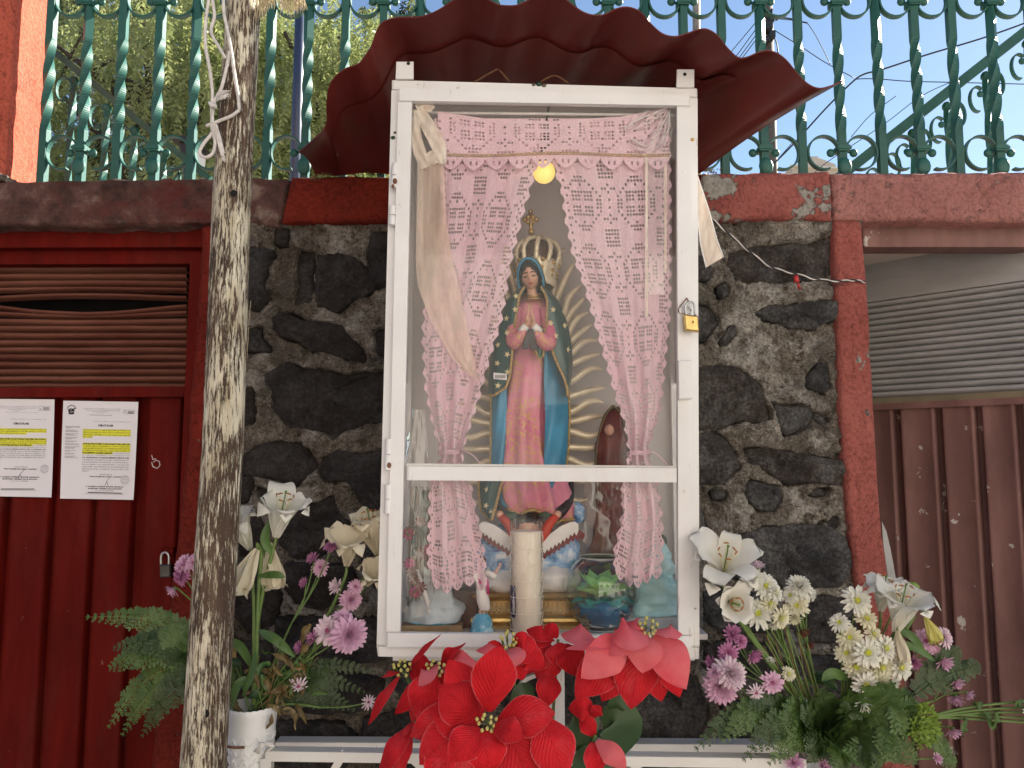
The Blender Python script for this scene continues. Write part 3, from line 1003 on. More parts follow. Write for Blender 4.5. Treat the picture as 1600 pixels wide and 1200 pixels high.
solo(mb, 'mortar_lump', M['mortar'], 'small grey lump of mortar at the foot of the orange pillar', 'mortar', smooth=True)

# ============================================================ doors
def door_left():
    Y = .10
    d = thing('metal_door', 'dark red metal door with a bent louver vent and two notices taped on', 'door', (P(140, 700, Y).x, Y, 0))
    def x_(px, y=640): return P(px, y, Y).x
    zt = P(0, 350, .02).z
    # lintel and stile of the frame
    fx0, fx1 = P(-260, 400, .05).x, P(316, 400, .05).x
    f = MB(); f.quadbox([(-260, 345), (330, 345), (318, 386), (-260, 388)], .03, .09, .003); f.build('top_bar', M['door_red'], d)
    f = MB(); f.quadbox([(-260, 386), (312, 384), (312, 412), (-260, 414)], .062, .13, .003); f.build('top_bar', M['door_red'], d)
    zb = .06
    def vbar(p0, p1, Y0, Y1, ztop, name, mat=M['door_red'], zbot=zb, bev=.003):
        a, b = P(p0, 640, Y0).x, P(p1, 640, Y0).x
        m = MB(); m.prism([(a, Y0, ztop), (b, Y0, ztop), (b, Y0, zbot), (a, Y0, zbot)], Y1 - Y0, bev); return m.build(name, mat, d)
    vbar(287, 330, .055, .16, P(0, 390, .05).z, 'stile')
    vbar(-300, -262, .055, .16, P(0, 390, .05).z, 'stile')
    # louver: pressed slats, the fifth and sixth prised apart
    pitch = 11.35; y = 414.0
    xa, xb = -255, 291
    MB().box(((x_(xa) + x_(xb)) / 2, .26, P(0, 510, .2).z), (x_(xb) - x_(xa), .01, .42)).build('inner_back', M['dark'], d)
    for i in range(17):
        yy = y + i * pitch
        G = []
        nx = 36
        for k in range(nx + 1):
            s = k / nx; px = lerp(xa, xb, s)
            bow = max(0.0, 1 - ((px - 132) / 160.0) ** 2)
            bow = bow ** 1.5
            dy = 0
            if i == 4: dy = 1.5 - 3.5 * bow
            elif i == 3: dy = -2.0 * bow
            elif i == 2: dy = -1.0 * bow
            elif i == 5: dy = 1 + 13 * bow
            elif i == 6: dy = 5.5 * bow
            elif i == 7: dy = 2.0 * bow
            if i >= 5: dy += 2.0
            wob = .5 * float(vnoise(px * .02, i * 3.1))
            row = []
            squash = .75 if i in (3, 4, 5, 6) else 1
            for (py, yo) in ((0, .022), (1.4, .006), (3.4, .0), (6.0, .001), (8.2, .007), (9.6, .018), (11.2, .024)):
                p = P(px, yy + dy + wob + py * squash, Y)
                p.y += yo - .012 * bow * (i in (4, 5)); row.append(p)
            G.append(row)
        m = MB(); m.grid(G); m.build('slat', M['louver_brown'], d, True)
    # rail and boards
    m = MB(); m.quadbox([(-258, 607), (290, 604), (289, 620), (-258, 622)], Y - .022, Y + .02, .004); m.build('rail', M['door_red'], d)
    zt2 = P(0, 621, Y).z
    MB().box(((x_(-258) + x_(290)) / 2, Y + .034, (zt2 + zb) / 2), (x_(290) - x_(-258), .01, zt2 - zb)).build('back_sheet', M['door_red'], d)
    for a, b in ((-258, -190), (-180, -120), (-112, -52), (-44, 15), (26, 85), (95, 150), (158, 213), (232, 284)):
        xa_, xb_ = x_(a), x_(b)
        prof = [(xa_, Y + .030), (xa_ + .002, Y + .006), (xa_ + .007, Y - .004), (xa_ + .014, Y + .001), (lerp(xa_, xb_, .5), Y + .0035), (xb_ - .014, Y + .001), (xb_ - .007, Y - .004), (xb_ - .002, Y + .006), (xb_, Y + .030)]
        G = [[(x, yv + .0015 * float(vnoise(x * 9, z * 5)), z) for x, yv in prof] for z in np.linspace(zt2, zb, 24)]
        m = MB(); m.grid(G); m.build('panel', M['door_red'], d, True)
    # white scrawl on the boards
    for pts in ([(237, 711), (239, 718), (244, 717)], [(237, 722), (239, 729), (246, 732), (250, 727), (249, 721), (244, 719), (240, 722)]):
        m = MB(); m.tube([P(a, b, Y + .0005) for a, b in pts], [.0016, .0022] + [.0016] * (len(pts) - 2), 5); m.build('scrawl', M['chalk'], d, True)
    # hasp
    m = MB(); m.quadbox([(250, 858), (270, 857), (270, 868), (250, 869)], Y - .02, Y, .002); m.build('hasp', M['door_red'], d)
    return d
door_left()

RA, RB = P(1600, 600, .10), P(1360, 600, .40)
RN = Vector((RB.y - RA.y, -(RB.x - RA.x), 0)).normalized()
if RN.y > 0: RN = -RN
def PR(px, py, off=0.0):
    """a point on the leaf of the half open door, off metres in front of it"""
    d = FWD + RGT * ((px - 800) / FPX) + UPV * ((600 - py) / FPX)
    A = RA + RN * off
    t = (A - CAMPOS).dot(RN) / d.dot(RN)
    return CAMPOS + d * t
def door_right():
    d = thing('metal_door', 'pale brown metal door standing ajar with a grey louver vent', 'door', (RA.x, RA.y, 0))
    f = MB(); f.quadbox([(1345, 343), (1900, 345), (1900, 386), (1351, 386)], .03, .10, .003); f.build('top_bar', M['door_flare_brown'], d)
    U = Vector((RB.x - RA.x, RB.y - RA.y, 0)); U.normalize()
    def Q(u, z, off=0.0):       # u metres from the hinge line along the leaf
        p = RA - U * .12 + U * u + RN * off; return Vector((p.x, p.y, z))
    width = .12 + (RB - RA).length + .06
    zr = PR(1480, 626).z; zl = PR(1480, 455).z; ztop = PR(1480, 345).z + .02; zb = .06
    def slab(u0, u1, z0, z1, o0, o1, name, mat):
        m = MB()
        vs = [Q(u0, z1, o0), Q(u1, z1, o0), Q(u1, z0, o0), Q(u0, z0, o0), Q(u0, z1, o1), Q(u1, z1, o1), Q(u1, z0, o1), Q(u0, z0, o1)]
        m.add(vs, [(0, 1, 2, 3), (7, 6, 5, 4), (0, 4, 5, 1), (1, 5, 6, 2), (2, 6, 7, 3), (3, 7, 4, 0)])
        return m.build(name, mat, d)
    slab(0, width, zl, ztop, .0, -.02, 'flare_gap_sheet', M['louver_grey'])  # added sheet filling the gap over the door; its grey holds the flare
    n = 16; ph = (zl - zr - .02) / n
    for i in range(n):
        z = zl - i * ph
        prof = [(0, -.012), (.14, .002), (.34, .008), (.6, .007), (.82, .0), (1.0, -.014)]
        m = MB(); m.grid([[Q(u, z - a * ph, b) for a, b in prof] for u in np.linspace(.0, width, 12)]); m.build('slat', M['louver_grey'], d, True)
    slab(0, width, zr - .02, zr, .012, -.02, 'rail', M['door_flare_brown'])
    slab(0, width, zb, zr - .02, -.03, -.036, 'back_sheet', M['door_flare_brown'])
    u = 0.0
    edges = [PR(p, 800).xy for p in (1640, 1606, 1597, 1541, 1532, 1478, 1469, 1412, 1403, 1345)]
    us = [(Vector((e.x, e.y, 0)) - (RA - U * .12).xy.to_3d()).dot(U) for e in edges]
    us[0] = 0.0; us[-1] = width
    for a, b in zip(us[0::2], us[1::2]):
        if b - a < .02: continue
        prof = [(a, -.030), (a + .002, -.006), (a + .007, .004), (a + .014, -.001), ((a + b) / 2, -.0035), (b - .014, -.001), (b - .007, .004), (b - .002, -.006), (b, -.030)]
        m = MB(); m.grid([[Q(uu, z, o + .0015 * float(vnoise(uu * 9, z * 5))) for uu, o in prof] for z in np.linspace(zr - .02, zb, 24)]); m.build('panel', M['door_flare_brown'], d, True)
    m = MB()
    a, b = PR(1428, 935), PR(1470, 945)
    m.tube([a + RN * .012, b + RN * .012], .006, 6); m.build('bolt', M['dull_steel'], d, True)
    return d
door_right()
# store rooms behind the doors
for nm, cx in (('storeroom', -1.25), ('storeroom', 1.55)):
    m = MB(); x0, x1, y0, y1, z0, z1 = cx - .75, cx + .75, .2, 1.7, .05, ZTOP - .16
    m.add([(x0, y0, z0), (x1, y0, z0), (x1, y1, z0), (x0, y1, z0), (x0, y0, z1), (x1, y0, z1), (x1, y1, z1), (x0, y1, z1)],
          [(0, 1, 2, 3), (7, 6, 5, 4), (2, 6, 7, 3), (1, 5, 6, 2), (3, 7, 4, 0)])
    oo = structure(m, nm, M['facade'])

# ============================================================ railing on the wall
RY = .06
def railing():
    zb = ZTOP - .01
    zlow = P(800, 234, RY).z; zup = P(800, 7, RY).z; ztop = zup + .14
    r = thing('iron_railing', 'green wrought iron railing of twisted bars and scrolls along the wall top', 'railing', (0, RY, zb))
    tops = [83, 140, 196, 254, 310, 368, 427, 485, 541, 600, 656, 715, 774, 833, 892, 951, 1008, 1068, 1127, 1187, 1246, 1306, 1366, 1426, 1483, 1546, 1606, 1666, 1726]
    bots = [69, 128, 182, 241, 298, 358, 416, 476, 536, 596, 655, 713, 772, 831, 892, 951, 1010, 1070, 1131, 1193, 1252, 1315, 1378, 1438, 1498, 1561, 1624, 1686, 1748]
    xs = []
    for a, b in zip(tops, bots):
        xs.append((P(a, 0, RY).x + P(b, 240, RY).x) / 2)
    half = .0108
    zt0, zt1 = P(800, 205, RY).z, P(800, 62, RY).z
    rr = random.Random(11)
    me_cache = []
    for v in range(3):
        mb = MB(); G = []
        n = 40
        turns = (1.5 + .25 * v) * math.pi
        zz = [zb, zt0] + [lerp(zt0, zt1, k / n) for k in range(1, n + 1)] + [ztop]
        an = [0, 0] + [turns * k / n for k in range(1, n + 1)] + [turns]
        for z, a in zip(zz, an):
            G.append([(math.cos(a + math.pi / 4 + q * math.pi / 2) * half * 1.414, math.sin(a + math.pi / 4 + q * math.pi / 2) * half * 1.414, z - zb) for q in range(4)])
        mb.grid(G, closed=True)
        me_cache.append(mb.mesh('baluster', M['railing_green'], smooth=False))
    half_w = (xs[5] - xs[4])
    # scroll templates in local coordinates around a collar
    def arc_pts(cx, cz, rx, rz, a0, a1, n=22):
        return [(cx + rx * math.cos(math.radians(lerp(a0, a1, k / n))), 0, cz + rz * math.sin(math.radians(lerp(a0, a1, k / n)))) for k in range(n + 1)]
    def scroll_mesh(sgn, up):
        mb = MB()
        g = half_w - half
        pts = arc_pts(sgn * g * .54, 0, g * .46, g * .50, 165 if sgn > 0 else 15, -110 if sgn > 0 else 290)
        if not up: pts = [(x, y, -z) for x, y, z in pts]
        zo = -.010 if up else .010
        pts = [(x, y, z + zo) for x, y, z in pts]
        mb.strap(pts, .005, .016)
        return mb
    for i, x in enumerate(xs):
        o = put(me_cache[i % 3], 'baluster', r, (x, RY, zb)); o.rotation_euler = (0, 0, rr.uniform(-.15, .15))
    smesh = {(s, u): scroll_mesh(s, u).mesh('scroll', M['railing_green'], smooth=False) for s in (-1, 1) for u in (True, False)}
    cm = MB(); cm.box((0, 0, 0), (.034, .034, .018)); cm.box((0, -.0175, 0), (.04, .004, .008)); cmesh = cm.mesh('collar', M['railing_green'], smooth=False)
    km = MB(); km.tube([(.014, 0, .004), (.022, 0, -.002)], .004, 6); km.ball((.033, 0, -.004), .0125, 10, (1, .6, 1)); kmr = km.mesh('knob', M['railing_green'])
    km = MB(); km.tube([(-.014, 0, .004), (-.022, 0, -.002)], .004, 6); km.ball((-.033, 0, -.004), .0125, 10, (1, .6, 1)); kml = km.mesh('knob', M['railing_green'])
    fm = MB(); fm.ball((0, -.012, 0), .021, 10, (1, .4, 1.25)); fmesh = fm.mesh('foot', M['railing_green'])
    for i in range(1, len(xs), 2):
        x = xs[i]
        for (z, up) in ((zlow, True), (zup, False)):
            put(cmesh, 'collar', r, (x, RY, z))
            for s in (-1, 1):
                put(smesh[(s, up)], 'scroll', r, (x, RY, z))
                o = put(kmr if s > 0 else kml, 'knob', r, (x, RY, z - .006 if up else z + .004))
                if not up: o.scale = (1, 1, -1)
        put(fmesh, 'foot', r, (x, RY, P(800, 262, RY).z))
    m = MB(); m.box(((xs[0] + xs[-1]) / 2, RY, ztop + .008), (xs[-1] - xs[0] + .06, .04, .014)); m.build('top_rail', M['railing_green'], r)
railing()

def stair_railing(label, a, b, Y, n, px_list, width, side):
    """sloping hand rail from photo point a to b at depth Y, with balusters and scrolls under it"""
    t = thing('stair_railing', label, 'railing', P(b[0], b[1], Y))
    A, B = P(*a, Y), P(*b, Y)
    m = MB(); m.strap([A, B], width, .035); m.build('hand_rail', M['railing_green'], t)
    for px in px_list:
        s = (px - a[0]) / (b[0] - a[0]); top = A.lerp(B, s)
        z1 = top.z - .055; z0 = ZTOP - .25
        mb = MB(); G = []
        for k in range(25):
            z = lerp(z0, z1, k / 24); an = max(0, k - 6) * .35
            G.append([(top.x + math.cos(an + q * math.pi / 2) * .013, Y + math.sin(an + q * math.pi / 2) * .013, z) for q in range(4)])
        mb.grid(G, closed=True); mb.ball((top.x, Y, z1 + .008), .017, 8); mb.build('baluster', M['railing_green'], t)
        for s2 in (-1, 1):
            mb = MB(); pts = []
            for k in range(15):
                an = math.radians(lerp(-100, 130, k / 14))
                pts.append((top.x + s2 * (.034 + .026 * math.cos(an)), Y, z1 - .05 + .045 * math.sin(an) + s2 * (B.z - A.z) / (B.x - A.x) * .034))
            mb.strap(pts, .005, .014); mb.ball((top.x + s2 * .026, Y - .005, z1 - .06), .012, 8, (1, .6, 1)); mb.build('scroll', M['railing_green'], t)
    return t
stair_railing('slim green stair rail sloping down behind the railing beside the orange pillar', (20, 28), (330, 282), .5, 6, (62, 118, 170, 213, 258, 300), .022, 1)
stair_railing('thick green stair rail climbing behind the railing against the blue sky', (1760, -75), (1300, 286), .45, 8, (1375, 1422, 1475, 1535, 1600, 1665), .034, -1)

# ============================================================ corrugated canopy
def canopy():
    fr = [(467,238),(486,222),(503,206),(510,190),(510,165),(513,140),(522,122),(540,108),(559,101),(570,88),(580,72),(587,52),(596,37),(612,30),(630,28),(648,28),(666,25),(686,16),(706,3),(722,-6),(742,-8),(762,0),(778,8),(792,10),(808,9),(824,2),(842,-8),(862,-11),(878,-5),(892,6),(910,19),(929,25),(946,23),(962,15),(980,12),(1000,19),(1018,39),(1036,54),(1055,58),(1074,53),(1092,47),(1106,47),(1122,57),(1138,77),(1154,91),(1168,90),(1182,84),(1198,80),(1214,84),(1230,96),(1248,118),(1264,133),(1280,139),(1296,136),(1306,132),(1319,127)]
    F = smooth_path([P(a, b, interp([(467, -.28), (620, -.43), (820, -.47), (1319, -.46)], a)) for a, b in fr], 4)
    n = len(F)
    # arc length parameter
    L = [0]
    for p, q in zip(F, F[1:]): L.append(L[-1] + (q - p).length)
    bx0, bx1 = P(492, 272, -.02), P(1094, 271, -.02)
    # smoothed front (without the waves) to tell crest from trough
    k = 22
    sm = []
    for i in range(n):
        w = F[max(0, i - k):i + k + 1]; sm.append(sum(w, Vector()) / len(w))
    m = MB(); rows = []
    NR = 16
    for r in range(NR + 1):
        t = r / NR; row = []
        for i in range(n):
            s = L[i] / L[-1]
            base = bx0.lerp(bx1, s)
            q = min(1, max(0, min((base.x + .30) / .06, (.47 - base.x) / .07))); base.z += .15 * q * q * (3 - 2 * q)
            wob = (F[i] - sm[i]) * .12
            edge = min(1, s / .08, (1 - s) / .08)
            back = base + Vector((wob.x, 0, wob.z)) * max(0, edge)
            p = F[i].lerp(back, t)
            p.z += .012 * math.sin(math.pi * t)
            row.append(p)
        rows.append(row)
    m.grid(rows)
    up = [[p + Vector((0, 0, .003)) for p in row] for row in rows]
    m.grid(up[::-1])
    rim = [rows[0], up[0]]
    m.grid(rim[::-1])
    side = [[row[0] for row in rows], [row[0] for row in up]]; m.grid(side)
    side = [[row[-1] for row in rows], [row[-1] for row in up]]; m.grid(side[::-1])
    t = thing('corrugated_canopy', 'dark red corrugated sheet arched as a little roof over the shrine cabinet', 'canopy', P(800, 268, -.02))
    m.build('sheet', M['canopy_red'], t, True)
    # second, shorter sheet lapped underneath
    m2 = MB(); rows2 = []
    for r in range(5, NR):
        rows2.append([p + Vector((0, 0, -.006)) for p in rows[r][12:-26]])
    first = []
    for j, p in enumerate(rows2[0]):
        first.append(p)
    m2.grid(rows2)
    m2.build('lapped_sheet', M['canopy_red'], t, True)
    # bent wires that hold it to the cabinet
    for pts in ([(742, 128), (770, 112), (780, 110), (796, 128)], [(845, 128), (862, 119), (872, 120), (888, 130)]):
        m = MB(); m.tube(smooth_path([P(a, b, -.3) for a, b in pts], 5), .0025, 5); m.build('tie_wire', M['rust'], t, True)
canopy()
# ============================================================ shrine cabinet
YB = -.052           # back of the cabinet
YF = -.345          # outer frame, front
YD = -.362          # door, front
def cabinet():
    c = thing('shrine_cabinet', 'white metal shrine cabinet with a glazed door standing against the stone wall', 'cabinet', P(840, 1026, -.19))
    W = M['white_paint']
    tl, tr, br, bl = (612, 125), (1090, 138), (1093, 1030), (590, 1026)
    def bar(pts, Y0, Y1, name='frame_bar', mat=W, bev=.003):
        m = MB(); m.quadbox(pts, Y0, Y1, bev); return m.build(name, mat, c)
    # outer frame
    bar([tl, tr, (1090, 151), (612, 139)], YF, YF + .03)
    bar([(588, 1010), (1093, 1012), br, bl], YF, YF + .03)
    bar([(611.7, 139.5), (627, 140), (607, 1009.5), (588.4, 1009.5)], YF + .0005, YF + .03)
    bar([(1074, 151), (1090, 151.4), (1093, 1011.5), (1076, 1011.3)], YF + .0005, YF + .03)
    # door frame
    bar([(622, 137), (1079, 148), (1079, 165), (622, 157)], YD, YF - .001)
    bar([(603.5, 989), (1082, 994), (1082, 1012), (603, 1011)], YD, YF - .001)
    bar([(622, 157.5), (643.5, 157.8), (625, 988.7), (603.5, 988.5)], YD + .0004, YF - .001)
    bar([(1058, 165), (1079, 165.4), (1082, 993.5), (1060, 993.2)], YD + .0004, YF - .001)
    bar([(635.7, 728.5), (1058, 731.5), (1058.4, 754), (635.2, 750.5)], YD + .001, YF - .001)
    # glass panes
    for q in ([(643, 157), (1058, 164), (1058, 732), (635, 729)], [(635, 750), (1059, 753), (1061, 994), (624, 989)]):
        m = MB(); m.quadbox(q, -.353, -.350); m.build('glass_pane', M['glass'], c)
    # putty left along the edges
    for q in ([(644, 157), (1058, 164.5), (1058, 167), (900, 166), (780, 160.5), (644, 160)], [(635, 724), (1058, 728), (1058, 731), (635, 728)]):
        m = MB(); m.prism(PL(q, -.352), .003); m.build('putty', M['white_rack'], c)
    # box: roof, floor, back, sides
    x0, x1 = P(590, 1026, YF).x, P(1092, 1028, YF).x
    TL, TR, BR, BL = PL([tl, tr, br, bl], YF)
    zt = TL.z - .012; zbm = P(830, 985, -.27).z
    def slab(cx, cy, cz, sx, sy, sz, name, mat):
        m = MB(); m.box((cx, cy, cz), (sx, sy, sz)); return m.build(name, mat, c)
    xa, xb = TL.x + .006, TR.x - .006
    slab((xa + xb) / 2, (YB + YF) / 2 + .02, zt - .003, xb - xa, YB - YF - .04, .004, 'roof_sheet', M['interior'])
    slab((xa + xb) / 2, (YB + YF) / 2 + .02, zbm - .006, xb - xa + .016, YB - YF - .04, .012, 'floor_sheet', M['interior'])
    slab((xa + xb) / 2, YB + .004, (zt + zbm) / 2, xb - xa, .006, zt - zbm, 'back_sheet', M['interior'])
    for x in (xa, xb):
        zs = lerp(zbm, zt, .46)
        m = MB(); m.box((x, (YB + YF) / 2 + .016, (zs + zbm) / 2), (.003, YB - YF - .07, zs - zbm - .02)); m.build('side_pane', M['glass'], c)
        slab(x, (YB + YF) / 2 + .016, (zs + zt) / 2, .003, YB - YF - .07, zt - zs - .01, 'sun_block_sheet', M['interior'])  # opaque upper side added to keep sun off the curtain
        for y in (YB - .012,):
            slab(x, y, (zt + zbm) / 2, .024, .024, zt - zbm, 'corner_post', W)
    slab(P(850, 900, YF).x, YF + .036, zbm - .03, x1 - x0 - .03, .01, .05, 'apron', W)
    # mounting tabs with a hole
    for q, h in (([(619, 96), (646, 96), (646, 123), (618, 123)], (638, 99)), ([(1058, 108), (1085, 108), (1085, 136), (1057, 136)], (1070, 116))):
        o = bar(q, -.352, -.347, 'mounting_tab', W, .001)
        m = MB(); p = P(*h, -.353); m.lathe([(0, 0), (.0042, 0)], (0, 0, 0), 12)
        m.v = [(p.x + a, p.y, p.z + b) for a, b, _ in m.v]
        hole = m.build('hole', M['dark'], c)
    # hinges on the left stile: two knuckles each
    for (xa_, ya, xb_, yb) in ((618, 256, 615.5, 294), (614, 322, 613, 352), (608, 686, 606, 734), (607, 757, 606, 802)):
        h = MB()
        m0 = (ya + yb) / 2
        h.tube([P(xa_, ya, YD + .006), P((xa_ + xb_) / 2, m0 - .6, YD + .006)], .0082, 10)
        h.tube([P((xa_ + xb_) / 2, m0 + .6, YD + .006), P(xb_, yb, YD + .006)], .0082, 10)
        h.build('hinge', W, c, True, sharp=40)
    for (x, y, r) in ((617, 283, .0055), (614, 291, .004), (608, 727, .005)):
        m = MB(); m.ball(P(x, y, YD - .003), r, 7, (1, .35, 1.3)); m.build('rust_patch', M['rust'], c, True)
    # latch plate and bolt cover on the right stile
    bar([(1060, 563), (1081, 562), (1082, 623), (1061, 624)], YD - .012, YD, 'latch_cover', W, .002)
    bar([(1061, 481), (1072, 480), (1073, 489), (1062, 490)], YD - .004, YD, 'hasp', W, .001)
    m = MB(); pr = P(1073, 486, YD - .004)
    m.tube([pr + Vector((.009 * math.cos(a), -.002, .009 * math.sin(a))) for a in np.linspace(0, 5.6, 14)], .0018, 6); m.build('staple', M['steel'], c, True)
    m = MB(); m.tube(smooth_path([P(a, b, YD - .002) for a, b in ((1064, 490), (1060, 486), (1063, 478), (1070, 470), (1073, 466), (1077, 474))], 4), .0012, 5); m.build('tie_wire', M['rust'], c, True)
    # weld blobs of moss green and old yellow paint
    for (x, y, r, mt) in ((842, 131, .006, 'leaf_dark'), (850, 133, .005, 'olive_bronze'), (834, 132, .004, 'olive_bronze'), (614, 215, .0045, 'leaf_dark'), (1082, 218, .004, 'brass'), (617, 207, .003, 'olive_bronze')):
        m = MB(); m.ball(P(x, y, YF - .001), r, 8, (1.2, .5, 1)); m.build('blob', M[mt], c, True)
    # post and scroll bracket that carry the cabinet
    bar([(862, 1040), (882, 1040), (884, 1300), (864, 1300)], -.20, -.18, 'post')
    m = MB(); m.strap(smooth_path([P(a, b, -.205) for a, b in ((862, 1048), (838, 1054), (818, 1064), (806, 1090), (804, 1130), (812, 1180), (815, 1260))], 6), .009, .018); m.build('bracket', W, c)
    m = MB(); p0, p1 = P(864, 1042, -.19), P(884, 1300, -.19); m.tube([Vector((p0.x, -.05, .12)), Vector((p0.x, -.05, p0.z))], .016, 8); m.build('leg', W, c)
    return c, zbm
cabinet_thing, ZFLOOR = cabinet()

# brass padlock on the cabinet
t = thing('padlock', 'small brass padlock hanging on the white cabinet door', 'padlock', P(1080, 518, -.38))
m = MB(); m.quadbox([(1069, 491), (1091, 493), (1093, 518), (1071, 516)], -.386, -.368, .003); m.build('body', M['brass'], t)
m = MB(); m.tube(smooth_path([P(a, b, -.377) for a, b in ((1072, 493), (1071, 480), (1074, 474), (1081, 472), (1085, 477), (1086, 493))], 5), .0026, 8); m.build('shackle', M['steel'], t, True)
m = MB(); m.ball(P(1083, 503, -.387), .0022, 8, (.7, .4, 1.4)); m.build('keyhole', M['dark'], t, True)
# steel padlock on the red door
t = thing('padlock', 'grey steel padlock with a long shackle on the dark red door', 'padlock', P(258, 902, .07))
m = MB(); m.quadbox([(249, 883), (266, 882), (266, 902), (249, 903)], .058, .078, .003); m.build('body', M['dull_steel'], t)
m = MB(); m.tube(smooth_path([P(a, b, .068) for a, b in ((252, 884), (252, 870), (255, 864), (261, 864), (264, 870), (264, 884))], 5), .0035, 8); m.build('shackle', M['steel'], t, True)

# ============================================================ lace
def motif(i, j):
    """filet crochet: which squares of the net stay open"""
    a = abs((i % 18) - 9); b = abs((j % 18) - 9)
    if a in (1, 2, 3) and b in (1, 2, 3): return True
    if a == 0 and b in (3, 5): return True
    if a <= 1 and b in (6, 7): return True
    if a in (5, 6) and b <= 1: return True
    if a + b == 8 and 2 <= a <= 6: return True
    if a >= 7 and b >= 7: return not (a == 9 and b == 9)
    if a == 9 and b in (1, 3, 5): return True
    if a in (7, 8) and b == 4: return True
    return False
def lace(F, nc, nr, Y, fold, pat, hole=(.17, .19)):
    """F(u, v) -> photo pixel; fold(u, v) -> metres of depth. Open squares leave a real hole"""
    mb = MB()
    cache = {}
    def pt(u, v):
        k = (round(u * 4096), round(v * 4096))
        if k not in cache:
            cache[k] = len(mb.v)
            a, b = F(u, v)
            mb.v.append(tuple(P(a, b, Y + fold(u, v))))
        return cache[k]
    for j in range(nr):
        for i in range(nc):
            u0, u1, v0, v1 = i / nc, (i + 1) / nc, j / nr, (j + 1) / nr
            q = [pt(u0, v0), pt(u1, v0), pt(u1, v1), pt(u0, v1)]
            if pat(i, j):
                hx, hy = hole[0] / nc, hole[1] / nr
                r = [pt(u0 + hx, v0 + hy), pt(u1 - hx, v0 + hy), pt(u1 - hx, v1 - hy), pt(u0 + hx, v1 - hy)]
                for k in range(4):
                    l = (k + 1) % 4
                    mb.f.append((q[k], q[l], r[l], r[k]))
            else:
                mb.f.append(tuple(q))
    return mb
def scallops(pts_top, Y, depth_px, n, fold=lambda s: 0.0):
    """row of crocheted shells hanging from the line pts_top (photo pixels)"""
    mb = MB(); N = n * 12
    for ring in range(4): pass
    rows = []
    for r, k in enumerate((0, .35, .7, 1.0)):
        row = []
        for i in range(N + 1):
            s = i / N; x = interp([(a, b[0]) for a, b in pts_top], s); y = interp([(a, b[1]) for a, b in pts_top], s)
            ph = (s * n) % 1.0
            d = (math.sin(math.pi * ph) ** .6) * (1 - .25 * abs(2 * ph - 1)) if 0 < ph < 1 else 0
            row.append(P(x, y + k * (3 + depth_px * d), Y + fold(s) - .002 * math.sin(math.pi * ph) * k))
        rows.append(row)
    mb.grid(rows)
    # drop some faces to open the shells
    keep = []
    for fi, f in enumerate(mb.f):
        r = fi // N; i = fi % N
        if r == 1 and i % 3 == 1 and 2 < (i % 12) < 10: continue
        keep.append(f)
    mb.f = keep
    return mb

def curtain(label, L, Rr, nc, nr, seed, y0, y1, bottom, tie, bot_pts):
    t = thing('lace_curtain', label, 'curtain', P((L[3][1] + Rr[3][1]) / 2, y1, -.32), 'pink crochet curtains in the shrine')
    def F(u, v):
        y = lerp(y0, y1, v)
        xl, xr = interp(L, y), interp(Rr, y)
        yy = y + 5 * math.sin(u * 7 + seed) * v + bottom(u) * max(0, (v - .86) / .14)
        wob = (.6 if 0 < u < 1 else 3.0) * math.sin(v * 190 + seed) * (1 if u in (0.0, 1.0) else .3)
        return (lerp(xl, xr, u) + wob, yy)
    def fold(u, v):
        y = lerp(y0, y1, v)
        w = interp(Rr, y) - interp(L, y)
        amp = .004 + .013 * max(0, 1 - w / 150.0)
        return amp * math.sin(u * 17 + seed + 1.2 * math.sin(v * 5)) + .0015 * math.sin(u * 60 + v * 30) - .012 * math.exp(-((y - 706) / 30.0) ** 2)
    def pat(i, j):
        if i < 2 or i >= nc - 2: return (j % 2 == 0) and i in (1, nc - 2)
        return motif(i + 3, j + seed)
    lace(F, nc, nr, -.325, fold, pat).build('lace_panel', M['crochet'], t, True)
    scallops([(k / 12, (F(k / 12, 1.0))) for k in range(13)], -.325, 12, 5, lambda s: fold(s, 1.0)).build('scalloped_edge', M['crochet'], t, True)
    m = MB()
    cx = (tie[0] + tie[1]) / 2
    for q in range(3):
        yy = tie[2] + q * 2.5
        m.tube(smooth_path([P(tie[0] - 1, yy + 2, -.325), P(lerp(tie[0], tie[1], .3), yy, -.349), P(lerp(tie[0], tie[1], .7), yy, -.349), P(tie[1] + 1, yy - 2, -.325)], 5), .0016, 5)
    m.tube(smooth_path([P(tie[1], tie[2], -.338), P(tie[1] + 14, tie[2] + 7, -.345), P(tie[1] + 30, tie[2] + 24, -.345)], 5), .0012, 5)
    m.build('tie', M['crochet'], t, True)
    return t
curtain('pink crochet curtain gathered beside the hinges, partly under peach tulle',
        [(185,676),(260,688),(340,692),(420,684),(470,664),(520,660),(600,664),(660,676),(700,688),(712,688),(735,676),(760,672),(880,668),(918,674)],
        [(185,850),(262,838),(330,818),(400,800),(500,783),(560,764),(620,748),(680,728),(702,722),(712,722),(735,728),(760,737),(800,745),(860,757),(918,760)],
        36, 120, 1, 185, 905, lambda u: 18 * math.sin(math.pi * min(1, u * 1.4)) - 14 * (1 - u) , (686, 724, 704), None)
curtain('pink crochet curtain gathered beside the brass padlock',
        [(185,858),(262,866),(300,878),(340,883),(400,895),(445,912),(508,930),(562,945),(625,963),(664,976),(697,981),(712,984),(740,976),(754,972),(805,973),(868,959),(912,962)],
        [(185,1046),(340,1048),(490,1047),(550,1041),(640,1032),(697,1014),(712,1013),(754,1027),(817,1035),(862,1036),(912,1032)],
        36, 120, 5, 185, 892, lambda u: 8 * math.sin(math.pi * u), (980, 1015, 705), None)
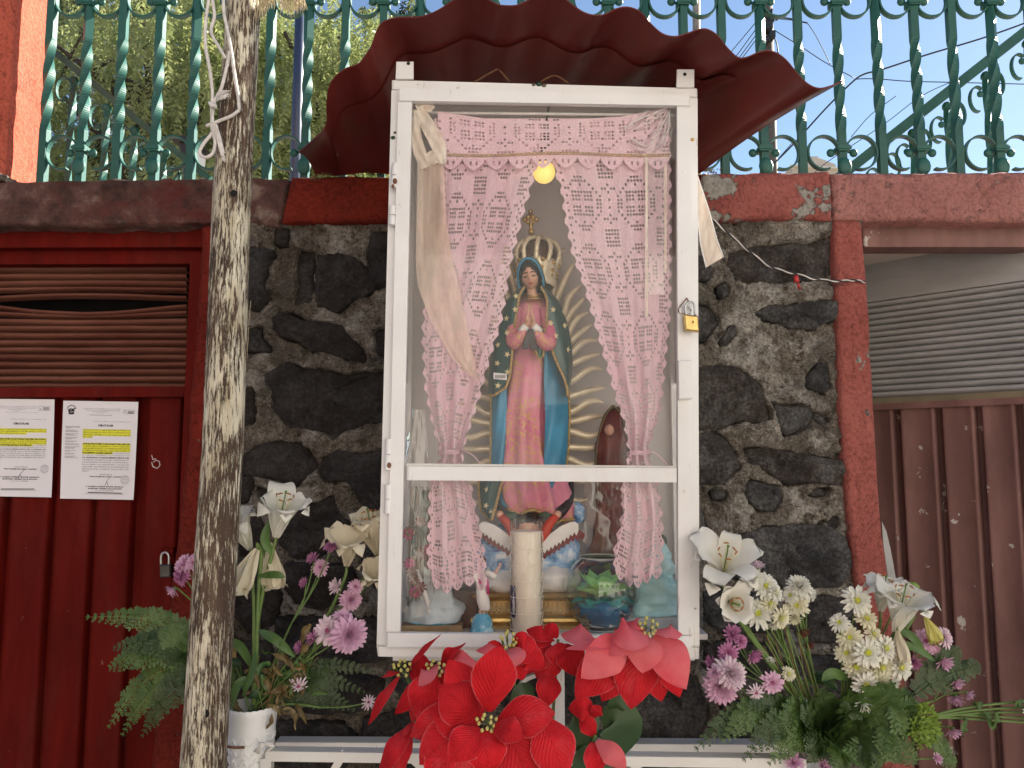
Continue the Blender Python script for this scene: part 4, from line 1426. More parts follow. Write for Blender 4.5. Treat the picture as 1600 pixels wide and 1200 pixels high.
def valance():
    t = thing('lace_valance', 'pink crochet valance with a gold thread and scalloped edge across the top', 'valance', P(860, 262, -.335))
    top = [(0, 174), (.22, 186), (.5, 189), (.8, 182), (1, 168)]
    def F(u, v):
        return (lerp(684, 1044, u) + (2 * v), lerp(interp(top, u), 244 + 2 * math.sin(u * 9), v))
    fold = lambda u, v: .003 * math.sin(u * 30 + v) + .002 * math.sin(u * 13)
    lace(F, 64, 12, -.336, fold, lambda i, j: j not in (0, 11) and motif(i, j + 6)).build('lace_panel', M['crochet'], t, True)
    scallops([(k / 20, F(k / 20, 1.0)) for k in range(21)], -.337, 17, 10, lambda s: fold(s, 1)).build('scalloped_edge', M['crochet'], t, True)
    m = MB()
    for k in range(2):
        pts = []
        for i in range(181):
            s = i / 180; x, y = F(s, 1.0)
            pts.append(P(x, y - 3 + 2.2 * math.sin(s * 220 + k * math.pi), -.3395 + fold(s, 1)))
        m.tube(pts, .0011, 4)
    m.build('gold_thread', M['gold_thread'], t, True)
    # curtain rod
    m = MB(); m.tube([P(640, 176, -.322), P(1060, 180, -.322)], .0035, 6); m.build('rod', M['white_satin'], t, True)
valance()

def drape(le, re_, y0, y1, Y, nu, nv, amp, k, seed, tilt=0.0):
    G = []
    for j in range(nv + 1):
        y = lerp(y0, y1, j / nv); row = []
        for i in range(nu + 1):
            u = i / nu
            row.append(P(lerp(interp(le, y), interp(re_, y), u), y + tilt * u, Y + amp * math.sin(u * k + seed + y * .01) + amp * .5 * float(vnoise(u * 5, y * .03, seed))))
        G.append(row)
    return MB().grid(G)
m = drape([(255,652),(420,650),(450,654),(500,672),(560,706),(592,740)], [(255,694),(350,698),(400,706),(450,718),(500,728),(560,741),(592,747)], 255, 592, -.337, 12, 40, .003, 16, 1.0)
solo(m, 'tulle_drape', M['tulle'], 'sheer peach tulle hanging over the hinge-side curtain', 'tulle', smooth=True)
def bow_strip(path, w, Y, amp=.004, seed=0):
    """crumpled ribbon along a photo path; w half widths in pixels"""
    pts = smooth_path([Vector((a, b, 0)) for a, b in path], 6); G = []
    for i, p in enumerate(pts):
        d = pts[min(i + 1, len(pts) - 1)] - pts[max(i - 1, 0)]; d.normalize(); nrm = Vector((-d.y, d.x, 0))
        ww = interp([(k / (len(w) - 1), v) for k, v in enumerate(w)], i / (len(pts) - 1))
        G.append([P(p.x + nrm.x * ww * s, p.y + nrm.y * ww * s, Y + amp * math.sin(s * 5 + i * .5 + seed) ) for s in np.linspace(-1, 1, 7)])
    return MB().grid(G)
t = thing('tulle_bow', 'cream tulle bow knotted in the top corner beside the hinges', 'bow', P(668, 262, -.342))
bow_strip([(656, 170), (668, 195), (684, 225), (692, 256)], [7, 11, 12, 6], -.3425).build('loop', M['tulle_pale'], t, True)
bow_strip([(652, 172), (650, 205), (656, 238), (666, 262)], [6, 7, 10, 7], -.341, .003, 1).build('tail', M['tulle_pale'], t, True)
bow_strip([(650, 168), (664, 164), (676, 172)], [5, 10, 6], -.343, .003, 2).build('knot', M['tulle_pale'], t, True)
bow_strip([(666, 250), (678, 246), (690, 248)], [8, 12, 6], -.3405, .003, 3).build('tail', M['tulle_pale'], t, True)
t = thing('cellophane_bow', 'clear cellophane ribbon bow with white edges in the top corner by the padlock side', 'bow', P(1020, 245, -.342))
for path, w, sd in (([(975, 205), (1000, 190), (1024, 180), (1044, 172)], [3, 14, 13, 5], 0), ([(985, 220), (1010, 232), (1026, 215), (1046, 178)], [5, 12, 12, 5], 1), ([(1046, 176), (1044, 205), (1030, 235)], [4, 8, 8], 2)):
    bow_strip(path, w, -.342, .004, sd).build('loop', M['cello'], t, True)
    pts = smooth_path([Vector((a, b, 0)) for a, b in path], 6)
    mm = MB(); mm.tube([P(p.x, p.y - 4, -.3435) for p in pts], .0011, 4); mm.build('edging', M['white_satin'], t, True)
for a, b, y1 in ((1008, 1013, 500), (1038, 1042, 430)):
    mm = MB(); mm.grid([[P(a + k, y, -.3405 + .0015 * math.sin(y * .03)) for k in (0, 4)] for y in range(244, y1, 14)]); mm.build('ribbon', M['tulle_pale'], t, True)
mm = MB(); mm.grid([[P(1012, y, -.340), P(1026, y, -.3395), P(1038, y, -.340)] for y in range(250, 470, 14)]); mm.build('ribbon_film', M['cello'], t, True)

# glowing bulb behind the valance
t = thing('lamp_bulb', 'round yellow glowing bulb peeping out under the lace valance', 'bulb', P(850, 272, -.29))
m = MB(); m.ball(P(850, 269, -.29), .027, 20); m.build('globe', M['lamp_glow'], t, True)
m = MB(); m.tube([P(850, 254, -.29), P(851, 215, -.29)], [.011, .013], 12); m.build('socket', M['wire_black'], t, True)
m = MB(); m.tube([P(851, 215, -.29), P(854, 190, -.29), P(857, 168, -.26)], .003, 6); m.build('cord', M['pole_blue'], t, True)

# ============================================================ praying statue
SY = -.17
def statue():
    s = thing('praying_statue', 'tall painted statue of a crowned woman praying in a starred green mantle', 'statue', P(828, 982, SY))
    pxm = PX(-.2)
    # robe
    rows_t = [(458,833,13,.8),(468,833,24,.7),(490,831,32,.75),(520,829,33,.8),(560,826,32,.8),(600,823,33,.85),(650,820,35,.85),(700,821,38,.8),(735,824,46,.75),(765,829,54,.7),(788,834,54,.65),(800,838,50,.6)]
    G = []
    N = 56
    for y in np.concatenate([np.linspace(458, 760, 48), np.linspace(765, 802, 14)]):
        cx = interp([(a[0], a[1]) for a in rows_t], y); w = interp([(a[0], a[2]) for a in rows_t], y); dk = interp([(a[0], a[3]) for a in rows_t], y)
        fa = .0 if y < 540 else min(.16, (y - 540) / 1100.0)
        row = []
        for k in range(N):
            a = 2 * math.pi * k / N
            r = 1 + fa * math.sin(9 * a + y * .006) + fa * .6 * math.sin(4 * a + 1 + y * .011)
            knee = .14 * math.exp(-((y - 650) / 60.0) ** 2) * max(0, math.cos(a + math.pi / 2 + .5))
            r += knee
            x = cx + w * r * math.cos(a)
            yy = y + ((x - 832) * .24 + 6 * math.sin(5 * a)) * max(0, (y - 740) / 62.0)
            row.append(P(x, yy, SY + w * pxm * dk * r * math.sin(a)))
        G.append(row)
    MB().grid(G, closed=True).build('robe', M['robe_pink'], s, True)
    hem = [G[-1][k] + Vector((0, -.003, 0)) for k in list(range(N // 2 - 2, N)) + [0, 1]]
    MB().tube(hem, .0042, 6).build('robe_hem', M['gold_trim'], s, True)
    # mantle
    tab = [(448,820,812,852,845),(458,813,803,862,851),(470,810,790,872,855),(485,808,784,879,855),(502,805,779,885,854),(520,803,775,889,855),(535,802,771,892,858),(565,799,766,894,869),(590,796,764,892,881),(606,790,764,889,886),(618,772,765,887,887)]
    def mant(y, k): return interp([(r[0], r[k]) for r in tab], y)
    def section(y):
        il, ol, orr, ir = (mant(y, k) for k in (1, 2, 3, 4))
        cx = (ol + orr) / 2
        ctrl = [P(il, y, -.232), P(lerp(il, ol, .5), y, -.228), P(lerp(il, ol, .9), y, -.205), P(ol, y, -.175), P(lerp(ol, cx, .3), y, -.135), P(cx, y, -.120), P(lerp(orr, cx, .3), y, -.135), P(orr, y, -.175), P(lerp(ir, orr, .9), y, -.205), P(lerp(ir, orr, .5), y, -.228), P(ir, y, -.232)]
        return smooth_path(ctrl, 4)
    G = []
    for y in np.linspace(448, 618, 44):
        row = section(y); n = len(row)
        for i, p in enumerate(row):
            p.y += .0022 * math.sin(i * .9 + y * .02) * min(1, (y - 448) / 60)
        G.append(row)
    MB().grid(G).build('mantle', M['mantle_green'], s, True)
    for idx in (0, -1):
        MB().tube([g[idx] + Vector((0, -.002, 0)) for g in G], .0034, 6).build('mantle_trim', M['gold_trim'], s, True)
    bot = G[-1]; MB().tube([p + Vector((0, -.001, 0)) for p in bot], .0032, 6).build('mantle_trim', M['gold_trim'], s, True)
    # blue lining turned out below the arms
    def sheet(le, re_, y0, y1, Ya, Yb, name, mat, k=5):
        GG = []
        for y in np.linspace(y0, y1, 26):
            GG.append([P(lerp(interp(le, y), interp(re_, y), u), y, lerp(Ya, Yb, u) - .016 * math.sin(math.pi * u) + .003 * math.sin(u * k * 2 + y * .05)) for u in np.linspace(0, 1, 12)])
        MB().grid(GG).build(name, mat, s, True)
        return GG
    g1 = sheet([(606,767),(680,767),(725,766),(790,776)], [(606,792),(680,792),(725,790),(790,800)], 606, 792, -.175, -.205, 'lining', M['lining_blue'])
    g2 = sheet([(536,850),(560,850),(600,850),(650,852),(720,850),(770,850)], [(536,862),(560,872),(600,888),(650,890),(700,888),(740,884),(770,872)], 536, 772, -.21, -.165, 'lining', M['lining_blue'])
    MB().tube([r[0] + Vector((0, -.003, 0)) for r in g1], .003, 6).build('mantle_trim', M['gold_trim'], s, True)
    MB().tube([r[-1] + Vector((0, -.003, 0)) for r in g2], .003, 6).build('mantle_trim', M['gold_trim'], s, True)
    g3 = sheet([(738,748),(770,748),(797,752),(812,764)], [(738,790),(760,782),(790,775),(812,768)], 738, 812, -.19, -.225, 'mantle_tail', M['mantle_green'])
    MB().tube([r[0] + Vector((0, -.003, 0)) for r in g3] + [r[-1] + Vector((0, -.003, 0)) for r in g3][::-1], .0034, 6).build('mantle_trim', M['gold_trim'], s, True)
    m = MB(); GG = []
    for y in np.linspace(510, 560, 12):
        w = 7 * math.sqrt(max(0.02, 1 - ((y - 532) / 30) ** 2))
        GG.append([P(843 + u * w, y, -.236 - .006 * (1 - u * u)) for u in np.linspace(-1, 1, 7)])
    m.grid(GG); m.build('sleeve_fall', M['mantle_green'], s, True)
    MB().tube([P(836, 512, -.24), P(836, 545, -.243), P(842, 562, -.243), P(849, 556, -.243), P(851, 512, -.24)], .003, 6).build('mantle_trim', M['gold_trim'], s, True)
    # stars
    st = [(345,490),(340,575),(285,630),(290,720),(232,795),(290,855),(228,910),(290,965),(232,1050),(578,575),(562,660),(648,675),(592,740),(668,825),(262,560),(640,590),(236,700)]
    sm = MB()
    vs = [(0, -.0015, 0)] + [((.0085 if k % 2 == 0 else .0036) * math.sin(k * math.pi / 5), 0, (.0085 if k % 2 == 0 else .0036) * math.cos(k * math.pi / 5)) for k in range(10)]
    sm.add(vs, [(0, 1 + (k + 1) % 10, 1 + k) for k in range(10)])
    sme = sm.mesh('star', M['star'], smooth=False)
    sp = []
    for a, b in st:
        x, y = 720 + a / 4, 340 + b / 4
        il, ol, orr, ir = (mant(y, k) for k in (1, 2, 3, 4))
        tt = (x - il) / (ol - il) if x < 828 else (x - ir) / (orr - ir)
        sp.append((x, y, lerp(-.240, -.190, max(0, min(1, tt)) ** 2.2) - .006))
    sp += [(761, 765, -.222), (759, 790, -.222), (768, 800, -.228)]
    rr = random.Random(3)
    for x, y, Yd in sp:
        o = put(sme, 'star', s, P(x, y, Yd)); o.rotation_euler = (0, rr.uniform(-.5, .5), rr.uniform(-.3, .3) - (.5 if x < 800 else -.5) * .5)
    # arms, cuffs, hands
    for pts, rad in (([(808, 482), (802, 515), (803, 534), (812, 527), (821, 516)], [9, 11, 12, 10, 7]), ([(852, 482), (858, 515), (856, 536), (846, 530), (836, 518)], [9, 11, 13, 11, 7])):
        dd = [-.205, -.22, -.238, -.25, -.256]
        pth = smooth_path([P(a, b, d) for (a, b), d in zip(pts, dd)], 5)
        rads = [interp([(k / 4, v) for k, v in enumerate(rad)], i / (len(pth) - 1)) * pxm for i in range(len(pth))]
        MB().tube(pth, rads, 12).build('sleeve', M['robe_pink'], s, True)
    for pts in ([(815, 519), (823, 508)], [(842, 519), (833, 508)]):
        MB().tube([P(*pts[0], -.252), P(*pts[1], -.262)], [8 * pxm, 5.5 * pxm], 10).build('cuff', M['white_plaster'], s, True)
    for sg in (-1, 1):
        m = MB(); q = lambda x, y, d: P(828 + sg * x, y, d)
        m.tube([q(4.5, 511, -.262), q(3.6, 502, -.266), q(3.0, 493, -.268)], [.0062, .0074, .0070], 10)
        for f, (dx, ln, dy) in enumerate(((1.0, 16.5, -.0085), (1.4, 19, -.0035), (1.7, 18, .0015), (1.9, 14, .006))):
            m.tube([q(3.0 + dx * .3, 495, -.268 + dy), q(2.6, 495 - ln * .5, -.268 + dy * .8), q(1.8, 495 - ln * .85, -.267 + dy * .6), q(1.3, 495 - ln, -.266 + dy * .5)], [.0030, .0029, .0025, .0014], 6)
        m.tube([q(4.0, 503, -.272), q(4.6, 497, -.277), q(3.6, 490, -.277)], [.0034, .003, .0018], 6)
        m.build('hand', M['skin'], s, True)
    for pts in ([(828, 514), (820, 545)], [(829, 514), (834, 546)]):
        a, b = pts
        m = MB(); m.prism([P(a[0] - 3, a[1], -.272), P(a[0] + 4, a[1], -.272), P(b[0] + 6, b[1], -.268), P(b[0] - 5, b[1], -.268)], .006, .001); m.build('sash', M['black_paint'], s)
    # neck, collar, head
    hd = P(828.5, 431, -.207)
    MB().tube([P(833, 468, -.198), P(831, 458, -.2), P(830, 445, -.2)], [.020, .0125, .0125], 12).build('neck', M['skin'], s, True)
    for y, r in ((463, 13), (467.5, 16)):
        m = MB(); pc = P(833, y - 2, -.2)
        m.tube([pc + Vector((r * pxm * math.cos(a), -.8 * r * pxm * math.sin(a), -.006 * math.sin(a))) for a in np.linspace(-.3, math.pi + .3, 20)], .0026, 6); m.build('collar', M['gold'], s, True)
    tilt = Matrix.Rotation(math.radians(-9), 3, 'Y') @ Matrix.Rotation(math.radians(14), 3, 'X') @ Matrix.Rotation(math.radians(-8), 3, 'Z')
    def headp(u, v, k=1.0, back=0.0):
        """u round the head from the face, v from the crown down"""
        x = math.sin(v) * math.sin(u); y = -math.sin(v) * math.cos(u); z = math.cos(v)
        a, b, c = .0255, .030, .0365
        if z < 0:
            t = -z; a *= 1 - .36 * t * t; b *= 1 - .10 * t
        p = Vector((x * a * k, y * b * k + back, z * c * k))
        return p
    mb = MB(); rows = []
    for i in range(33):
        v = math.pi * i / 32; row = []
        for j in range(48):
            u = 2 * math.pi * j / 48; u = u if u <= math.pi else u - 2 * math.pi
            p = headp(u, v); z = p.z / .0365; x = p.x / .0255
            if p.y < 0:
                g = lambda cx, cz, sx, sz: math.exp(-((x - cx) / sx) ** 2 - ((z - cz) / sz) ** 2)
                p.y -= .0075 * g(0, -.16, .12, .17) + .004 * g(0, .06, .09, .25)
                p.y += .0036 * (g(-.40, .08, .24, .13) + g(.40, .08, .24, .13))
                p.y -= .0022 * g(0, -.50, .26, .09) + .003 * g(0, -.80, .25, .13) - .0015 * g(0, -.62, .3, .05)
                p.y -= .0014 * (g(-.45, -.25, .25, .2) + g(.45, -.25, .25, .2))
            row.append(hd + tilt @ p)
        rows.append(row)
    mb.grid(rows, closed=True); head = mb.build('head', M['skin'], s, True)
    def onface(x, z, out=.0006):
        """a point of the face at x, z in half head units"""
        xx = x * .0255; zz = z * .0365
        y = -.030 * math.sqrt(max(.02, 1 - x * x - z * z))
        y += .0036 * math.exp(-((abs(x) - .40) / .24) ** 2 - ((z - .08) / .13) ** 2)
        y -= .0022 * math.exp(-(x / .26) ** 2 - ((z + .50) / .09) ** 2)
        return hd + tilt @ Vector((xx, y - out, zz))
    for sg in (-1, 1):
        m = MB(); m.tube([onface(sg * a, b, .0010) for a, b in ((.20, .02), (.32, -.025), (.45, -.03), (.60, .02))], [.0008, .0018, .0020, .0008], 6); m.build('eye', M['black_paint'], head, True)
        m = MB(); m.tube([onface(sg * a, b, .0008) for a, b in ((.14, .22), (.34, .29), (.62, .20))], [.0011, .0013, .0006], 6); m.build('brow', M['hair'], head, True)
    m = MB(); m.tube([onface(a, b, .0006) for a, b in ((-.24, -.48), (-.1, -.46), (0, -.475), (.1, -.46), (.24, -.48))], [.0006, .0016, .0015, .0016, .0006], 6)
    m.tube([onface(a, b, .0006) for a, b in ((-.16, -.53), (0, -.55), (.16, -.53))], [.0006, .0016, .0006], 6); m.build('mouth', M['lip'], head, True)
    def shell(k, hx, hz0, hz1, name, mat, back, down):
        mb = MB(); ni, nj = 40, 56; pts = []
        for i in range(ni + 1):
            v = math.pi * .86 * i / ni
            for j in range(nj):
                u = 2 * math.pi * j / nj; u = u if u <= math.pi else u - 2 * math.pi
                p = headp(u, v, k, back)
                if p.z < 0: p.x *= 1 + .5 * min(1, -p.z / .04) * down; p.z *= 1 + .35 * down
                pts.append(p)
        fs = []
        for i in range(ni):
            for j in range(nj):
                l = (j + 1) % nj; q = (i * nj + j, (i + 1) * nj + j, (i + 1) * nj + l, i * nj + l)
                c = sum((pts[a] for a in q), Vector()) / 4
                x = c.x / .0255; z = c.z / .0365
                zz = hz1 if z > -.1 else hz0
                lim = hx * (1 - (max(0, z + .1) / hz1) ** 2 * .96) if z > -.1 else hx
                if c.y < .004 and z < hz1 and abs(x) < lim: continue
                fs.append(q)
        mb.add([hd + tilt @ p for p in pts], fs)
        return mb.build(name, mat, s, True)
    shell(1.10, .74, -1.2, .72, 'hair', M['hair'], .003, .3)
    shell(1.32, 1.12, -1.4, 1.12, 'hood', M['mantle_green'], .007, 1.0)
    m = MB(); pts = []
    for a in np.linspace(-2.45, 2.45, 34):
        x = 1.12 * math.sin(a); z = 1.16 * math.cos(a) - .08
        pts.append(hd + tilt @ Vector((x * .0262 * (1.0 + .25 * max(0, -z)), -.016 - .004 * z, z * .040)))
    m.tube(pts, .0030, 6); m.build('hood_trim', M['lining_blue'], s, True)
    # crown
    cc = P(838, 432, -.165); tc = Matrix.Rotation(math.radians(6), 3, 'Y') @ Matrix.Rotation(math.radians(-6), 3, 'X')
    def crown_pt(r, z, a): return cc + tc @ Vector((r * math.cos(a), r * math.sin(a) * .9, z))
    cr = MB(); G = []
    for r, z in ((.046, -.026), (.051, -.020), (.051, -.012), (.048, -.006), (.050, .008), (.053, .026), (.052, .034), (.050, .026), (.0465, -.018)):
        G.append([crown_pt(r * (1 + .02 * math.sin(16 * 2 * math.pi * k / 64)), z + (.006 * max(0, math.cos(16 * math.pi * k / 64)) if z > .018 else 0), 2 * math.pi * k / 64) for k in range(64)])
    cr.grid(G, closed=True); crown = cr.build('crown', M['pale_gold'], s, True)
    m = MB(); m.grid([[crown_pt(r, z, 2 * math.pi * k / 40) for k in range(40)] for r, z in ((.044, .0), (.049, .04), (.046, .066), (.032, .084), (.006, .093))], closed=True); m.build('cap', M['brown_wood'], crown, True)
    for k in range(10):
        a = 2 * math.pi * k / 10 + .2
        m = MB(); pth = [crown_pt(r, z, a) for r, z in ((.050, .028), (.056, .048), (.056, .066), (.043, .086), (.021, .097), (.006, .101))]
        m.tube(smooth_path(pth, 3), [.0062] * 13 + [.004] * 3, 6)
        for r, z in ((.0595, .048), (.0585, .064), (.046, .086)):
            m.ball(crown_pt(r, z, a), .005, 6, (1, 1, 1.2))
        m.build('arch', M['pale_gold'], crown, True)
        m = MB(); b = a + math.pi / 10
        for r, z, rd in ((.0525, .010, .005), (.0525, -.004, .0035), (.054, .030, .006)):
            m.ball(crown_pt(r, z, b), rd, 7)
        m.build('jewel', M['gold'], crown, True)
    m = MB(); m.ball(crown_pt(0, .101, 0), .013, 12, (1, 1, .8)); m.ball(P(830, 362, -.165), .009, 10); m.build('finial', M['gold'], crown, True)
    m = MB(); m.tube([P(830, 366, -.165), P(829.5, 350, -.165), P(829, 332, -.165)], [.007, .005, .006], 8); m.tube([P(820, 343, -.165), P(838, 343, -.165)], .0052, 8)
    for a, b in ((829, 331), (820, 343), (838, 343), (825, 347), (833, 347), (825, 339), (833, 339)): m.ball(P(a, b, -.165), .0066, 8)
    m.build('cross', M['gold'], crown, True)
    # rays
    ends = [(868, 372), (883, 387), (898, 410), (909, 446), (914, 465), (920, 488), (925, 507), (934, 532), (938, 553), (942, 577), (946, 606), (943, 629), (946, 650), (940, 674), (937, 697), (934, 721), (926, 750), (917, 779)]
    full = []
    for i, (ex, ey) in enumerate(ends):
        full.append((ex, ey, i, 1)); full.append((2 * 826 - ex, ey + 3, i, -1))
    for ex, ey, i, sg in full:
        cx, cy = 828, (640 + (ey - 640) * .42 if ey < 520 else ey + (700 - ey) * .20 + 6)
        pth = []
        wav = (i % 2) * 4 + 1.5
        for k in range(15):
            t = .36 + .64 * k / 14
            x, y = lerp(cx, ex, t), lerp(cy, ey, t)
            d = Vector((ex - cx, ey - cy)); d.normalize()
            o_ = wav * math.sin(math.pi * 2 * (t - .36) / .64) * sg * (1 if ey < 660 else -1)
            pth.append(P(x - d.y * o_, y + d.x * o_, -.105 - .006 * (i % 2)))
        MB().tube(pth, [.0094] * 10 + [.009, .008, .0068, .005, .002], 8).build('ray', M['pale_gold'], s, True)
    # crescent, angel, cloud
    cp = smooth_path([P(a, b, d) for a, b, d in ((893, 750, -.175), (889, 782, -.19), (868, 806, -.205), (835, 816, -.21), (802, 808, -.205), (779, 788, -.19), (770, 764, -.175))], 5)
    n = len(cp)
    MB().tube(cp, [.006 + .010 * math.sin(math.pi * i / (n - 1)) for i in range(n)], 10).build('crescent', M['black_paint'], s, True)
    ang = MB(); ang.ball(P(826, 824, -.225), .026, 12, (1, .9, 1.1)); angel = ang.build('angel_head', M['skin'], s, True)
    m = MB(); m.ball(P(826, 819, -.221), .028, 12, (1, .9, .95)); m.build('angel_hair', M['hair'], s, True)
    for sg in (-1, 1):
        f = lambda x: 826 + sg * x
        m = MB(); m.tube([P(f(10), 850, -.22), P(f(24), 832, -.225), P(f(34), 816, -.225), P(f(44), 806, -.22)], [.018, .015, .011, .009], 8); m.build('angel_arm', M['scarlet'], s, True)
        m = MB(); m.ball(P(f(45), 804, -.22), .010, 8); m.build('angel_hand', M['skin'], s, True)
        m = MB(); m.ball(P(f(28), 808, -.213), .017, 10, (1.3, .5, .8)); m.build('wing_shoulder', M['leaf_dark'], s, True)
        # serrated feather rows
        for lay, (yo, d, mat, nm) in enumerate(((0, -.232, 'white_plaster', 'wing_feathers'), (9, -.226, 'wing_red', 'wing_tips'))):
            top = [(20, 846), (40, 832), (60, 820), (88, 824)]; pts = []
            NN = 9
            up = [(lerp(22, 78 + lay * 10, k / NN), interp([(22, 843), (50, 822), (70, 814), (90, 826)], lerp(22, 78 + lay * 10, k / NN)) + yo) for k in range(NN + 1)]
            lo = []
            for k in range(2 * NN + 1):
                x = lerp(22, 78 + lay * 10, k / (2 * NN))
                y = interp([(22, 862), (50, 846), (70, 832), (90, 830)], x) + yo + (5 if k % 2 else -1)
                lo.append((x, y))
            ring = [(f(a), b) for a, b in up] + [(f(a), b) for a, b in lo[::-1]]
            m = MB(); m.prism(PL(ring, d), .008, .001); m.build(nm, M[mat], s)
    def blob(cx, cy, rx, ry, Y, ry_depth, name, mat, seed, amp=.12, fr=28):
        mb = MB(); rows = []
        c = P(cx, cy, Y); k = PX(Y)
        for i in range(21):
            v = math.pi * i / 20; row = []
            for j in range(36):
                u = 2 * math.pi * j / 36
                d = Vector((math.sin(v) * math.cos(u), math.sin(v) * math.sin(u), math.cos(v)))
                r = 1 + amp * float(fbm(d.x * 2.2 + seed, d.y * 2.2, d.z * 2.2, 3)) * 2
                row.append(c + Vector((d.x * rx * k * r, d.y * ry_depth * r, d.z * ry * k * r)))
            rows.append(row)
        mb.grid(rows, closed=True); return mb.build(name, mat, s, True)
    blob(785, 868, 40, 46, -.175, .05, 'cloud', M['cloud_blue'], 1.0)
    blob(868, 872, 36, 44, -.175, .05, 'cloud', M['cloud_blue'], 4.0)
    blob(826, 868, 40, 50, -.18, .05, 'cloud', M['cloud_blue'], 8.0)
    blob(900, 802, 14, 18, -.15, .02, 'cloud', M['cloud_blue'], 2.0)
    blob(790, 908, 44, 20, -.185, .06, 'cloud_foot', M['white_plaster'], 3.0, .10)
    blob(866, 904, 40, 24, -.185, .06, 'cloud_foot', M['white_plaster'], 6.0, .10)
    # gold plinth
    zt = P(826, 926, -.23).z; zb = ZFLOOR
    hgt = zt - zb
    pl_ = MB(); G = []
    cx = P(826, 940, -.17).x
    for f_, e in ((1.0, -.02), (1.0, 0), (.93, .006), (.88, .004), (.84, -.006), (.78, -.010), (.40, -.010), (.36, .0), (.30, .006), (.22, .008), (.16, .002), (.10, .010), (.0, .010)):
        w, d = .128 + e, .085 + e; z = zb + hgt * f_
        G.append([Vector((cx + sx * w, -.165 + sy * d, z)) for sx, sy in ((-1, -1), (-.33, -1), (.33, -1), (1, -1), (1, 1), (-1, 1))])
    pl_.grid(G, closed=True); b = len(pl_.v); pl_.f.append((0, 1, 2, 3, 4, 5))
    base = pl_.build('plinth', M['gold'], s, False)
    m = MB()
    for k in range(22):
        x = cx - .114 + k * .0109; z0, z1 = zb + hgt * .42, zb + hgt * .74
        y = -.165 - .0755
        m.tube([(x - .0048, y, z0), (x, y - .001, z1), (x + .0048, y, z0)], .0012, 4)
        m.ball((x, y, z0 + .006), .0022, 5)
    m.build('ornament', M['pale_gold'], base, True)
    # small paper price tag on the mantle
    m = MB(); m.prism(PL([(771, 582), (792, 584), (792, 594), (771, 592)], -.236), .001); tg = m.build('paper_tag', M['paper'], s)
    m = MB()
    for k in range(9):
        m.prism(PL([(774 + k * 1.8, 586), (774.9 + k * 1.8, 586), (774.9 + k * 1.8, 591), (774 + k * 1.8, 591)], -.2368), .0004)
    m.build('print', M['ink'], tg)
statue()

# ============================================================ other things in the cabinet
def candle():
    Y = -.28; k = PX(Y); c = P(823, 984, Y); c.z = ZFLOOR + .0005
    h = (984 - 817) * k
    t = thing('glass_candle', 'tall white candle in an embossed glass in front of the statue', 'candle', c)
    r = 25 * k
    m = MB(); m.lathe([(0, .002), (r - .004, .002), (r - .0035, h * .90), (r - .006, h * .905), (0, h * .90)], c, 28); m.build('wax', M['wax'], t, True, sharp=50)
    m = MB(); m.lathe([(0, 0), (r * .97, 0), (r, .004), (r, h * .93), (r * 1.04, h * .935), (r * 1.04, h), (r * .99, h), (r * .99, h * .935)], c, 32); m.build('jar', M['jar_glass'], t, True, sharp=40)
    m = MB(); m.tube([c + Vector((0, 0, h * .89)), c + Vector((.001, 0, h * .93)), c + Vector((.004, 0, h * .955))], .0013, 5); m.build('wick', M['stamen'], t, True)
    m = MB(); bands = 6; bh = h * .86 / bands
    for b in range(bands + 1):
        z = h * .03 + b * bh
        m.tube([c + Vector((r * 1.004 * math.cos(a), r * 1.004 * math.sin(a), z)) for a in np.linspace(0, 2 * math.pi, 33)], .0013, 4)
        if b == bands: break
        for q in range(9):
            a0 = 2 * math.pi * (q + .1 * b) / 9; a1 = a0 + 2 * math.pi / 9 * .72
            for (aa, bb) in ((a0, a1), (a1, a0)):
                m.tube([c + Vector((r * 1.004 * math.cos(lerp(aa, bb, s)), r * 1.004 * math.sin(lerp(aa, bb, s)), z + bh * (.1 + .8 * s))) for s in np.linspace(0, 1, 6)], .0007, 4)
    m.build('embossing', M['wax'], t, True)
    # printed label seen at the edge
    m = MB(); G = []
    for z in (h * .14, h * .42):
        G.append([c + Vector((r * 1.012 * math.cos(a), r * 1.012 * math.sin(a), z)) for a in np.linspace(math.radians(186), math.radians(228), 7)])
    m.grid(G); m.build('label', M['navy'], t, True)
    m = MB()
    for q in range(4):
        a = math.radians(214 + q * 2.6)
        m.tube([c + Vector((r * 1.016 * math.cos(a), r * 1.016 * math.sin(a), h * (.18 + .0 * q))), c + Vector((r * 1.016 * math.cos(a), r * 1.016 * math.sin(a), h * (.30 + .03 * (q % 3))))], .0006, 4)
    m.build('print', M['paper'], t, True)
candle()

